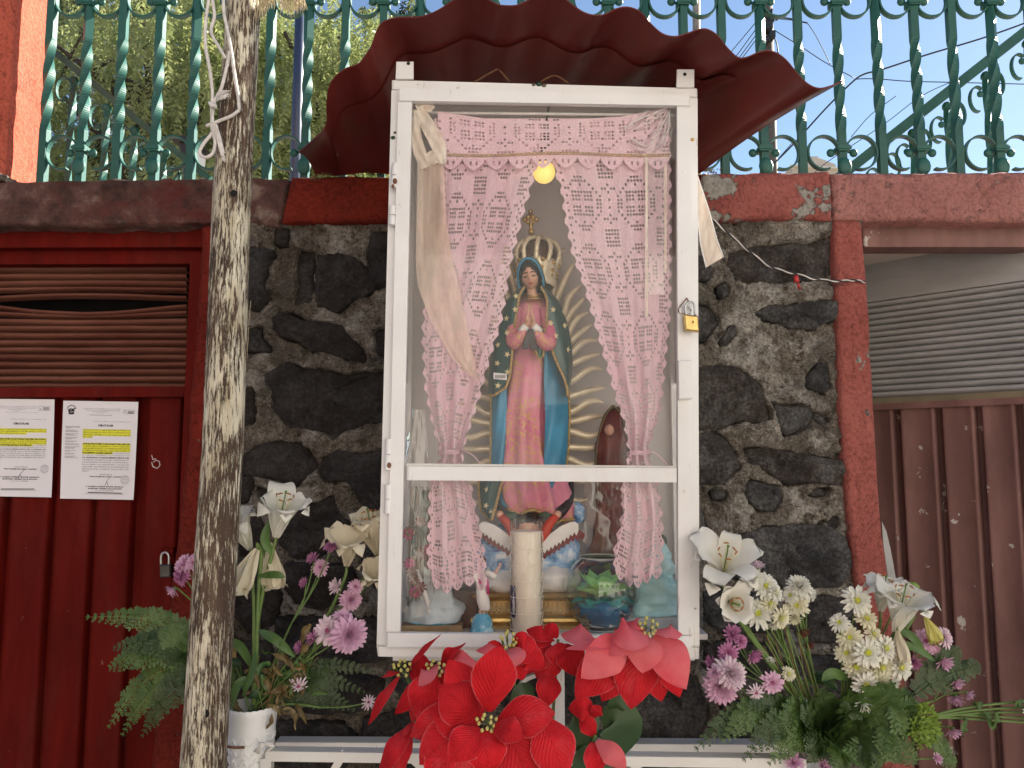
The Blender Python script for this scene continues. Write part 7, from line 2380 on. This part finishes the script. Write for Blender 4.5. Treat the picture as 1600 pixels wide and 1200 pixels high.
spray('lilac chrysanthemums behind the yellow lily bud', [(1447, 1001, 21, D, 'mum_pink', (-.2, -.9, .3)), (1478, 996, 19, D, 'mum_pale', (.4, -.9, .3)), (1473, 1033, 20, HF, 'mum_pink', (.2, -.8, -.5)), (1427, 1034, 16, HF, 'mum_purple', (-.3, -.8, -.2)), (1460, 1012, 15, D, 'mum_pink', (0, -1, 0))], -.33, VR, VRY, 16, leaves=2)
spray('drooping pink chrysanthemum trio over the brown door boards', [(1494, 1066, 15, HF, 'mum_pink', (.1, -.7, -.5)), (1493, 1090, 17, HF, 'mum_pink', (-.2, -.6, -.7)), (1512, 1084, 13, HF, 'mum_pink', (.5, -.5, -.5))], -.35, VR, VRY, 17, leaves=1, fork=.8)
spray('single pink chrysanthemum hanging lowest over the brown door', [(1489, 1141, 17, HF, 'mum_pink', (.1, -.6, -.8))], -.36, VR, VRY, 18, leaves=0, fork=.75)
spray('pink chrysanthemums at the bottom edge in front of the fern', [(1240, 1192, 20, HF, 'mum_pink', (-.1, -.8, .4)), (1286, 1198, 16, HF, 'mum_pink', (.2, -.7, .5)), (1463, 1185, 12, HF, 'mum_pink', (.2, -.6, .3))], -.42, VR, VRY, 19, leaves=0)
spray('dead brown chrysanthemum hanging between the two white clusters', [(1254, 985, 15, HF, 'mum_brown', (-.1, -.6, -.7)), (1262, 1005, 13, HF, 'mum_brown', (.2, -.6, -.7))], -.33, VR, VRY, 20, leaves=0, stem='leaf_dry')
# long stems reaching out over the door
t = thing('stem_bundle', 'bundle of long green stems reaching out sideways across the brown door', 'stems', P(1300, 1160, -.34))
rr = random.Random(77)
for k, (y0, y1) in enumerate(((1116, 1094), (1119, 1104), (1121, 1112), (1118, 1123), (1122, 1130))):
    m = MB(); m.tube(smooth_path([P(1310, 1162, -.34), P(1400, 1140 - k * 2, -.36), P(1465, y0, -.38), P(1530, lerp(y0, y1, .5) - 2, -.38), P(1620, y1, -.38)], 6), .0027, 6); m.build('stem', M['stem_green'], t, True)
for x, y, dx, dy in ((1508, 1130, -4, 22), (1538, 1118, 16, 24), (1560, 1120, -8, 18), (1585, 1106, 10, -14), (1520, 1108, 14, -12)):
    leaf_blade([P(x, y - 8, -.385), P(x + dx * .5, y + dy * .4, -.40), P(x + dx, y + dy, -.39)], .008, (.4, -1, .2), 'leaf', 'fern_green', t, .4)
put(MUMS[(D, 0, 'mum_white')], 'bloom', t, P(1606, 1114, -.40), Vector((.6, -.7, .2)).to_track_quat('Z', 'Y'), .024)
t = thing('stem_bundle', 'cluster of thin bare green stems under the tall white chrysanthemums', 'stems', P(1290, 1158, -.34))  # only bare stems, no blooms
for k in range(16):
    x0 = rr.uniform(1190, 1262); y0 = rr.uniform(975, 1010)
    m = MB(); m.tube(smooth_path([P(x0, y0, -.34), P(lerp(x0, 1285, .45) + rr.uniform(-8, 8), 1070, -.345), P(rr.uniform(1275, 1305), 1160, -.34)], 5), .0016, 5); m.build('stem', M['stem_green' if k % 3 else 'leaf_dry'], t, True)
GR = 'fern fronds of the bouquet by the jamb'
lb3 = 'feathery green fern frond spreading low in the bouquet by the salmon jamb'
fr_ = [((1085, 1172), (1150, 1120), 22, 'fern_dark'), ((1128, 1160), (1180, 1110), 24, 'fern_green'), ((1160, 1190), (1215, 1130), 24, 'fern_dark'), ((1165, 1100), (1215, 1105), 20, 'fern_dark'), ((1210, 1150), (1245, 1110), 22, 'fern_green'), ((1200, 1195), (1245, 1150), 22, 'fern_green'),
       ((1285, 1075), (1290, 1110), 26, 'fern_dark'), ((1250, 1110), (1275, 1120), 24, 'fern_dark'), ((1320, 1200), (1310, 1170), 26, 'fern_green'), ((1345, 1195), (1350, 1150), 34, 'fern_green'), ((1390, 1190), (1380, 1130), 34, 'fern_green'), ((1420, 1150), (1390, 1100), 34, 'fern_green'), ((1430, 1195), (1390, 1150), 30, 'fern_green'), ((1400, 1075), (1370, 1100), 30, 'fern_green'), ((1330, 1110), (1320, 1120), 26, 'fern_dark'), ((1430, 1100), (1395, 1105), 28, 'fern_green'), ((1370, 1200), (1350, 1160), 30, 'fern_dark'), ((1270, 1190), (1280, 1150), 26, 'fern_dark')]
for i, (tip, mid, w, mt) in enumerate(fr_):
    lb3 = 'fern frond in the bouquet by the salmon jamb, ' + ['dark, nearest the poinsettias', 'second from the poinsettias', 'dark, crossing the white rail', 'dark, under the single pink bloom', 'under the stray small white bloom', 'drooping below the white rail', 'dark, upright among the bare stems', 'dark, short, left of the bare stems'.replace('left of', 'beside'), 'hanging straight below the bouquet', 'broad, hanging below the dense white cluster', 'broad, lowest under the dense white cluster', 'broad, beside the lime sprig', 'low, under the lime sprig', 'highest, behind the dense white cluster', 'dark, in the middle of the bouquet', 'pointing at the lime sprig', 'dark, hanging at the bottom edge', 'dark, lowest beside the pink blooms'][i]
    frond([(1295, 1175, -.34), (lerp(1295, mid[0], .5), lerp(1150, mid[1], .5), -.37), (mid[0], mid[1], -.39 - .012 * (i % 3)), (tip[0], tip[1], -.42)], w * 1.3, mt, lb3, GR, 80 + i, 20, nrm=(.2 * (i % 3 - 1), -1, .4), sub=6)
frond([(1400, 1110, -.37), (1450, 1060, -.34), (1480, 1030, -.33), (1500, 1012, -.33)], 24, 'fern_dark', 'soft fern sprig rising over the brown door beside the lilac blooms', 'fern sprigs over the brown door', 120, 16)
frond([(1410, 1100, -.36), (1470, 1060, -.34), (1510, 1045, -.33), (1530, 1036, -.33)], 22, 'fern_dark', 'soft fern sprig reaching outward over the brown door below the lilac blooms', 'fern sprigs over the brown door', 121, 16)
frond([(1420, 1120, -.38), (1460, 1150, -.38), (1478, 1180, -.38), (1494, 1198, -.38)], 20, 'fern_green', 'broad green leaf frond hanging lowest over the brown door', None, 122, 14)
t = thing('cedar_sprig', 'yellow green cedar sprig at the outer side of the low fern', 'sprig', P(1420, 1150, -.40))
mb = MB(); rr = random.Random(5)
for k in range(420):
    a, r = rr.uniform(0, 6.28), math.sqrt(rr.random())
    p = P(1442 + 24 * r * math.cos(a), 1135 + 34 * r * math.sin(a), -.43 + .03 * r * r + rr.uniform(-.012, .012))
    d = Vector((rr.uniform(-.6, 1), rr.uniform(-.8, .1), rr.uniform(-.3, 1))).normalized(); s = d.cross(Vector((0, 1, .3))).normalized()
    mb.add([p - s * .002, p + s * .002, p + d * .008 + s * .0024, p + d * .011, p + d * .008 - s * .0024], [(0, 1, 2, 3, 4)])
mb.build('needles', M['fern_lime'], t)
m = MB()
for k in range(6): m.tube([P(1400, 1160, -.39), P(1425, 1140 - k * 3, -.41), P(1436 + 5 * (k % 3), 1112 + k * 9, -.43)], .0013, 5)
m.build('twig', M['stem_green'], t, True)

# ---------------------------------------------------------------- cloth poinsettias
def bract(parent, p0, p1, w, Yb, Yt, mat='bract_red', bulge=.02, nrm=(0, -1, .25), seed=0, fold=-.10, peak=.48):
    a, b = P(*p0, Yb), P(*p1, Yt)
    mid = a.lerp(b, .5) + Vector((0, -bulge, bulge * .5))
    uv = []; m = MB()
    petal(m, [a, mid, b], w * .98 * PX((Yb + Yt) / 2), nrm, 14, 6, .72, fold, .20, peak, .05, seed, uv=uv)
    build_uv(m, uv, 'bract', M[mat], parent)
def poinsettia(label, c, Y, bracts, eye=True, facing=(0, -1, .2), stem_to=(830, 1290), leaves=(), seed=1):
    t = thing('poinsettia', label, 'poinsettia', P(*c, Y), 'cloth poinsettias under the cabinet')
    rr = random.Random(seed)
    for i, b in enumerate(bracts):
        tip, w, dYb, dYt = b[:4]; start = b[4] if len(b) > 4 else c; mat = b[5] if len(b) > 5 else 'bract_red'; nrm = b[6] if len(b) > 6 else (rr.uniform(-.25, .25), -1, rr.uniform(.1, .5))
        bract(t, start, tip, w, Y + dYb, Y + dYt, mat, .012 + .012 * rr.random(), nrm, rr.random() * 6)
    if eye:
        d = Vector(facing).normalized()
        m = MB(); bm_ = MB()
        for k in range(11):
            a = k * 2.4; r = .0035 * math.sqrt(k + .5)
            o_ = P(*c, Y) + Vector((r * math.cos(a), 0, r * math.sin(a) * .8)) * 1.3
            e = o_ + d * rr.uniform(.014, .026) + Vector((math.cos(a) * .004, 0, math.sin(a) * .004))
            m.tube([o_ + d * -.002, e], .0013, 5); bm_.ball(e, .0034, 7, (1, 1, 1.15))
        m.build('stamen', M['stem_green'], t, True); bm_.build('pollen_bead', M['petal_yellow'], t, True)
    if stem_to:
        a, b = P(*c, Y + .01), P(*stem_to, -.42)
        m = MB(); m.tube(smooth_path([a, a.lerp(b, .5) + Vector((0, .05, .0)), b], 6), .0032, 7); m.build('stem', M['stem_green'], t, True)
    for p0, mid, tip, w, Yl in leaves:
        leaf_blade([P(*p0, Yl), P(*mid, Yl - .015), P(*tip, Yl)], w * PX(Yl), (.1, -1, .1), 'leaf', 'leaf_deep', t, .05, .1, .45)
    return t
# the biggest one in front
poinsettia('largest red cloth poinsettia at the front, seen full face', (761, 1126), -.66,
    [((712, 1262), 40, .03, .02, (745, 1140)), ((800, 1280), 44, .03, .02, (775, 1140)), ((668, 1235), 38, .035, .03, (735, 1140)), ((842, 1255), 38, .035, .03, (790, 1138)), ((884, 1222), 36, .04, .03, (846, 1120)), ((640, 1150), 32, .04, .04, (740, 1122)), ((655, 1195), 34, .035, .03, (735, 1132)),
     ((688, 1070), 35, .02, -.01, (748, 1130)), ((672, 1108), 33, .015, -.01, (748, 1134)), ((700, 1030), 30, .025, .0, (752, 1122)),
     ((781, 1008), 36, .0, -.03, (766, 1112)), ((868, 1114), 31, .0, -.03, (778, 1130)), ((764, 1215), 32, -.01, -.04, (757, 1140)), ((702, 1190), 27, -.01, -.04, (752, 1140)), ((820, 1152), 20, -.015, -.04, (772, 1134))], seed=3)
poinsettia('pinkish red cloth poinsettia overlapping the lower corner of the cabinet', (1012, 990), -.56,  # pale pink petals hold the sun flare's wash in their colour
    [((985, 1108), 36, .03, .0, (998, 1005)), ((898, 1090), 32, .03, .02, (975, 1010)), ((1034, 1096), 30, .035, .02, (1010, 1005)), ((1062, 1090), 26, .03, .02, (1030, 1005)), ((940, 1096), 28, .035, .02, (985, 1010)),
     ((908, 1060), 31, .01, -.02, (985, 1000), 'bract_pink'), ((945, 1022), 24, .0, -.02, (1000, 985), 'bract_pink', (-.3, -.8, .8)), ((1004, 1052), 29, .0, -.03, (1004, 992), 'bract_pink'), ((956, 1000), 30, -.005, -.03, (1008, 988), 'bract_pink', (-.2, -.7, .7)), ((1072, 1078), 30, .0, -.03, (1020, 994), 'bract_pink'),
     ((1066, 992), 17, .0, -.02, (1022, 984), 'bract_pink', (.2, -.5, .9)), ((975, 972), 13, .01, .02, (1008, 984), 'bract_pink', (0, -.5, .9)), ((884, 1014), 13, .01, .0, (975, 1006), 'bract_pink', (0, -.5, .9)), ((1078, 1042), 18, .03, .02, (1030, 1000), 'bract_pink')], facing=(0, -.6, .8), seed=5, stem_to=(900, 1290),
    leaves=[((942, 1112), (968, 1130), (974, 1182), 34, -.50), ((932, 1108), (912, 1140), (908, 1180), 24, -.50), ((930, 1160), (925, 1195), (915, 1230), 30, -.50), ((985, 1085), (966, 1098), (955, 1112), 14, -.50)])
poinsettia('small red poinsettia in the middle pressed against the white frame', (796, 1010), -.52,
    [((744, 1017), 13, .0, -.01, (786, 1012), 'bract_pink', (0, -.5, .9)), ((838, 1030), 24, .01, -.02, (800, 1012)), ((798, 1046), 26, .0, -.03, (794, 1014), 'bract_pink'), ((760, 1030), 18, .01, .0, (788, 1015)), ((850, 1046), 20, .02, .0, (806, 1018)), ((832, 1004), 14, .01, .0, (800, 1008)), ((818, 1062), 22, .02, .01, (800, 1020))], facing=(0, -.5, .9), seed=7, stem_to=(830, 1290))
poinsettia('red poinsettia half hidden between the middle one and the corner one', (872, 1000), -.47,
    [((822, 984), 15, .0, .0, (866, 1000), 'bract_red', (-.2, -.6, .8)), ((850, 978), 12, .0, .0, (872, 996)), ((930, 1000), 20, .0, -.01, (878, 990), 'bract_pink', (.2, -.7, .7)), ((876, 1046), 24, .0, -.01, (874, 1004)), ((900, 1056), 24, .0, -.01, (882, 1006)), ((812, 1052), 22, .01, .0, (862, 1008)), ((842, 1068), 24, .02, .0, (866, 1012)), ((812, 1010), 12, .0, -.01, (862, 1002), 'bract_red', (-.2, -.6, .8)), ((852, 1106), 20, .01, -.01, (862, 1050))], eye=False, seed=9, stem_to=(860, 1290),
    leaves=[((830, 1070), (818, 1090), (822, 1115), 20, -.45)])
poinsettia('red poinsettia seen edge on, farthest towards the pole', (632, 1050), -.52,
    [((690, 990), 9, .0, .0, (638, 1044), 'bract_red', (-.8, -.4, .4)), ((592, 1062), 8, .0, -.01, (626, 1050), 'bract_red', (0, -.4, 1)), ((676, 1040), 20, .02, .02, (640, 1048)), ((574, 1134), 12, .0, -.01, (624, 1056), 'bract_red', (-.6, -.6, .3)), ((668, 1062), 16, .02, .02, (640, 1052))], facing=(-.2, -.7, .7), seed=11, stem_to=(690, 1240))
poinsettia('red poinsettia with a folded pale petal above the largest bloom', (682, 1042), -.53,
    [((728, 1004), 9, .01, .01, (690, 1036), 'bract_red', (-.7, -.5, .5)), ((748, 1040), 24, .01, -.01, (690, 1044), 'bract_pink', (0, -.8, .6)), ((654, 1072), 17, .0, -.03, (684, 1036), 'bract_pink', (-.6, -.7, .4)), ((617, 1116), 17, .01, .0, (676, 1058), 'bract_red', (-.4, -.8, .3)), ((655, 1126), 28, .0, -.01, (678, 1050)), ((646, 1140), 30, .02, .01, (690, 1070)), ((712, 1090), 26, .02, .0, (688, 1050)), ((722, 1022), 16, .02, .02, (690, 1040))], seed=13, stem_to=(720, 1260))
poinsettia('long narrow red poinsettia petals hanging over the white rail', (648, 1128), -.56,
    [((590, 1215), 17, .0, -.01, (646, 1130), 'bract_red', (-.5, -.8, .2)), ((620, 1225), 14, .01, .0, (644, 1140), 'bract_red', (.5, -.8, .2)), ((634, 1165), 9, .0, .0, (648, 1130), 'bract_red', (.6, -.7, .2))], eye=False, seed=15, stem_to=(700, 1260))
poinsettia('lone reddish pink poinsettia petals low beside the green leaves', (930, 1150), -.55,
    [((978, 1206), 17, .0, -.01, (932, 1158), 'bract_pink', (-.4, -.8, .4)), ((935, 1215), 20, .01, .0, (926, 1160)), ((905, 1120), 14, .02, .02, (930, 1150)), ((888, 1108), 18, .03, .03, (930, 1112)), ((940, 1104), 10, .02, .02, (925, 1122))], eye=False, seed=17, stem_to=(900, 1290))
t = thing('flower_pot', 'plain white pot under the cloth poinsettias', 'pot', P(830, 1500, -.42))
c_ = P(830, 1400, -.42); m = MB(); m.lathe([(0, 0), (.06, 0), (.085, .16), (.09, .16), (.09, .18), (.08, .18), (.06, .10), (0, .10)], c_, 28); m.build('body', M['vase'], t, True, sharp=40)
# ============================================================ beyond the railing: trees, poles, wires, a building
def leaf_cloud(mb, c, rad, n, size, rr, droop=.55, hang=0.0, squash=1.0):
    """many small leaf faces round c"""
    for _ in range(n):
        d = Vector((rr.gauss(0, 1), rr.gauss(0, 1), rr.gauss(0, 1) * squash)); d = d / max(d.length, .01) * rad * (rr.random() ** .45)
        p = c + d
        a = Vector((rr.uniform(-1, 1), rr.uniform(-1, 1), rr.uniform(-1, .3) - droop)).normalized(); s = a.cross(Vector((rr.uniform(-1, 1), rr.uniform(-1, 1), rr.uniform(-1, 1)))).normalized()
        L = size * rr.uniform(.6, 1.4); w = L * .22
        mb.add([p - s * w * .4, p + a * L * .5 + s * w, p + a * L, p + a * L * .5 - s * w], [(0, 1, 2, 3)])
def strand(mb, p, length, rr, size, n):
    """weeping twig: narrow leaflets on both sides of a hanging line"""
    q = Vector(p); dx = Vector((rr.uniform(-.25, .25), rr.uniform(-.25, .25), 0))
    for k in range(n):
        f = k / n
        c = q + dx * length * f + Vector((0, 0, -length * f * (.6 + .4 * f)))
        for sd in (-1, 1):
            a = Vector((sd * rr.uniform(.3, 1), rr.uniform(-1, 1), rr.uniform(-1.2, -.2))).normalized(); s = a.cross(Vector((rr.uniform(-.4, .4), -1, rr.uniform(-.4, .4)))).normalized()
            L = size * rr.uniform(.7, 1.3); w = L * .17
            mb.add([c, c + a * L * .5 + s * w, c + a * L, c + a * L * .5 - s * w], [(0, 1, 2, 3)])
def pepper_tree(label, x, y, h, r, seed, mat='pepper_leaf', n=420, group='pepper trees behind the railing', leaf=.075):
    rr = random.Random(seed); z0 = ZTOP - .25
    t = thing('pepper_tree', label, 'tree', (x, y, z0), group)
    m = MB(); top = Vector((x + rr.uniform(-.3, .3), y, z0 + h * .55))
    m.tube(smooth_path([(x, y, z0 - .1), (x + .1, y, z0 + h * .25), top], 5), [.16 - .007 * i for i in range(11)], 9); m.build('trunk', M['bark'], t, True)
    limbs = []
    for k in range(9):
        a = k * 2 * math.pi / 9 + rr.uniform(-.3, .3); s = rr.uniform(.2, .55)
        st = Vector((x + .1, y, z0 + h * s)); e = Vector((x + math.cos(a) * r * rr.uniform(.5, .85), y + math.sin(a) * r * rr.uniform(.4, .8), z0 + h * rr.uniform(.55, .92)))
        pth = smooth_path([st, st.lerp(e, .5) + Vector((0, 0, .2)), e], 5)
        m = MB(); m.tube(pth, [.07 - .005 * i for i in range(len(pth))], 6); m.build('limb', M['bark'], t, True); limbs.append(pth)
        for q in range(3):
            b = pth[rr.randint(4, 9)]; e2 = b + Vector((rr.uniform(-.7, .7), rr.uniform(-.6, .6), rr.uniform(.0, .5)))
            m = MB(); m.tube([b, b.lerp(e2, .5) + Vector((0, 0, .08)), e2], [.025, .018, .008], 5); m.build('limb', M['bark'], t, True); limbs.append([b, e2])
    mb = MB()
    clumps = []
    for k in range(64):
        a, b = rr.uniform(0, 6.28), rr.uniform(-.75, 1)
        q = (.45 + .55 * rr.random() ** .5) * math.sqrt(max(.1, 1 - b * b * .8))
        clumps.append((Vector((x + r * q * math.cos(a), y + r * .75 * q * math.sin(a), z0 + h * .62 + b * h * .33)), rr.uniform(.28, .55)))
    for k in range(n):
        c, s = clumps[k % len(clumps)] if k % 6 else (rr.choice(rr.choice(limbs)), .3)
        p = c + Vector((rr.gauss(0, s * .55), rr.gauss(0, s * .55), rr.gauss(s * .35, s * .4)))
        strand(mb, p, rr.uniform(.2, .75), rr, leaf * rr.uniform(.7, 1.2), rr.randint(12, 18))
    mb.build('crown', M[mat], t)
    return t
def conifer(label, x, y, h, r, seed):
    rr = random.Random(seed); z0 = ZTOP - .25
    t = thing('conifer_tree', label, 'tree', (x, y, z0))
    m = MB(); m.tube([(x, y, z0), (x, y, z0 + h)], [.2, .03], 8); m.build('trunk', M['bark'], t, True)
    mb = MB()
    for k in range(260):
        f = rr.random() ** .8; z = z0 + h * (.12 + .88 * f); a = rr.uniform(0, 6.28); R0 = r * (1 - f * .92) * rr.uniform(.5, 1.05)
        leaf_cloud(mb, Vector((x + R0 * math.cos(a), y + R0 * math.sin(a), z)), .28, 46, .10, rr, .2, squash=.6)
    mb.build('crown', M['conifer_leaf'], t)
pepper_tree('yellow green weeping pepper tree behind the railing next to the orange pillar', -4.0, 6.2, 5.0, 1.9, 1, 'pepper_leaf', 2400, leaf=.062)
pepper_tree('yellow green weeping pepper tree behind the railing beyond the wooden pole', -2.2, 6.9, 4.9, 1.7, 2, 'pepper_leaf', 2400, leaf=.062)
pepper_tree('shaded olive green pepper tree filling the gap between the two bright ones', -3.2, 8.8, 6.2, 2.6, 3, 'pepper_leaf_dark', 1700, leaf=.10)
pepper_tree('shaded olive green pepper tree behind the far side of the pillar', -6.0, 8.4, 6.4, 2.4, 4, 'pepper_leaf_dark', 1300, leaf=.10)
conifer('dark conifer rising behind the pepper trees beside the canopy', -1.95, 11.5, 8.0, 1.9, 6)
# low shrubs that close the view under the crowns
for i, (x, y, w, h) in enumerate(((-5.2, 5.0, 1.0, 1.3), (-3.9, 5.2, 1.1, 1.5), (-2.6, 5.4, 1.0, 1.7), (-1.7, 5.8, .8, 1.9))):
    rr = random.Random(50 + i); z0 = ZTOP - .25
    t = thing('shrub', ['dark shrub under the pepper trees behind the pillar', 'dark shrub under the first bright pepper tree', 'dark shrub under the gap between the pepper trees', 'dark shrub between the pepper trees and the canopy'][i], 'shrub', (x, y, z0), 'shrubs under the pepper trees')
    mb = MB()
    for k in range(70):
        c = Vector((x + rr.uniform(-w, w), y + rr.uniform(-.4, .4), z0 + h * rr.random()))
        leaf_cloud(mb, c, .22, 34, .07, rr)
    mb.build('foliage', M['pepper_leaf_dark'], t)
    m = MB()
    for k in range(5): m.tube([(x + rr.uniform(-.2, .2), y, z0 - .05), (x + rr.uniform(-w, w) * .7, y + rr.uniform(-.2, .2), z0 + h * .8)], [.02, .008], 5)
    m.build('stems', M['bark'], t, True)

def post(label, name, cat, px0, py0, px1, py1, Y, r, mat):
    t = thing(name, label, cat, (P(px1, py1, Y).x, Y, ZTOP - .25))
    a, b = P(px0, py0, Y), P(px1, py1, Y); d = (b - a) / (a.z - b.z)
    top = a - d * .6; bot = a + d * (a.z - (ZTOP - .25))
    m = MB(); m.tube([top, bot], [r * .95, r], 12); m.build('shaft', M[mat], t, True)
    return t, top
post('dark blue steel post standing behind the railing before the pepper trees', 'steel_post', 'post', 470, 0, 461, 275, 1.2, .024, 'pole_blue')
t, top = post('wooden utility pole with a black bracket behind the railing', 'utility_pole', 'pole', 1196, 0, 1204, 275, 9.0, .11, 'pole_wood')
m = MB()
for a, b, w, h in ((1207, 28, 7, 8), (1203, 38, 10, 12), (1208, 52, 8, 10), (1200, 60, 6, 6), (1206, 18, 3, 10)):
    m.quadbox([(a - w / 2, b - h / 2), (a + w / 2, b - h / 2), (a + w / 2, b + h / 2), (a - w / 2, b + h / 2)], 8.75, 8.95)
m.build('bracket', M['wire_black'], t)
m = MB(); m.tube(smooth_path([P(a, b, 8.8) for a, b in ((1212, 32), (1220, 28), (1238, 30), (1252, 34), (1262, 36))], 4), .012, 5); m.build('bracket_wire', M['wire_black'], t, True)
m = MB(); m.tube(smooth_path([P(a, b, 8.8) for a, b in ((1210, 58), (1214, 70), (1216, 84))], 4), .010, 5); m.build('bracket_wire', M['wire_black'], t, True)
post('slim pale pole just above the canopy behind the railing', 'lamp_pole', 'pole', 1088, 0, 1090, 275, 6.0, .045, 'pole_beige')
def cable(label, pts, Y, r, mat='wire_black', group=None):
    solo(MB().tube(smooth_path([P(a, b, y) for (a, b), y in zip(pts, Y if isinstance(Y, list) else [Y] * len(pts))], 6), r, 5), 'cable', M[mat], label, 'cable', group, True)
cable('thick dark cable slanting down across the sky over the stair rail', [(1640, 22), (1540, 58), (1450, 85), (1380, 108), (1350, 116), (1330, 130), (1290, 170), (1240, 225), (1200, 265)], 7.5, .012)
cable('thin cable running level across the sky from the bend', [(1335, 124), (1352, 123), (1380, 124), (1420, 127), (1500, 129), (1660, 133)], 7.8, .007)
cable('thin cable slanting from the pole bracket down to the bend', [(1211, 48), (1250, 72), (1290, 98), (1335, 122)], 8.5, .007)
cable('kinked thin cable dropping from the bracket towards the bend', [(1220, 30), (1255, 34), (1268, 45), (1285, 75), (1297, 100)], 8.5, .006)
for i, (a, b, c, d) in enumerate(((1180, 36, 1140, 84), (1181, 46, 1150, 88), (1182, 54, 1155, 90), (1183, 60, 1160, 90))):
    cable(['first', 'second', 'third', 'last'][i] + ' of four parallel thin cables running from the utility pole to the canopy, counted downward', [(a + 14, b - 16), (a, b), (lerp(a, c, .5), lerp(b, d, .5)), (c, d), (c - 30, d + 36)], 8.9, .007, group='parallel cables at the utility pole')
for i, pts in enumerate(([(1500, 122), (1440, 150), (1380, 195), (1300, 248), (1270, 272)], [(1400, 150), (1360, 180), (1330, 214)], [(1239, 222), (1210, 255), (1195, 272)])):
    cable(['long thin cable running down parallel to the stair rail', 'short thin cable slanting down between two balusters', 'thin cable slanting down behind the knob scrolls above the chipped beam'][i], pts, 8.2, .006)
t = thing('building', 'beige plastered house with a raised parapet seen over the chipped beam', 'building', P(1268, 275, 16))
m = MB()
m.quadbox([(1238, 258), (1310, 263), (1310, 330), (1236, 330)], 16, 20); m.build('wall', M['facade'], t)
m = MB(); m.quadbox([(1262, 245), (1278, 244), (1278, 258), (1262, 258)], 16.2, 18); m.quadbox([(1278, 246), (1306, 257), (1306, 262), (1278, 262)], 16.3, 19); m.build('parapet', M['facade'], t)
m = MB(); m.quadbox([(1236, 256.5), (1312, 261.5), (1312, 263), (1236, 258.5)], 15.9, 16.2); m.build('coping', M['facade_far'], t)
t = thing('lantern', 'black wall lantern seen between the bars behind the stair rail', 'lantern', P(284, 262, 1.6))
m = MB(); m.quadbox([(275, 211), (300, 211), (312, 222), (268, 219)], 1.6, 1.8, .004); m.build('roof', M['wire_black'], t)
m = MB(); m.quadbox([(279, 221), (306, 223), (303, 250), (283, 250)], 1.62, 1.75, .004); m.build('case', M['wire_black'], t)
m = MB(); m.tube([P(293, 250, 1.68), P(293, 300, 1.68)], .02, 8); m.build('bracket', M['wire_black'], t)
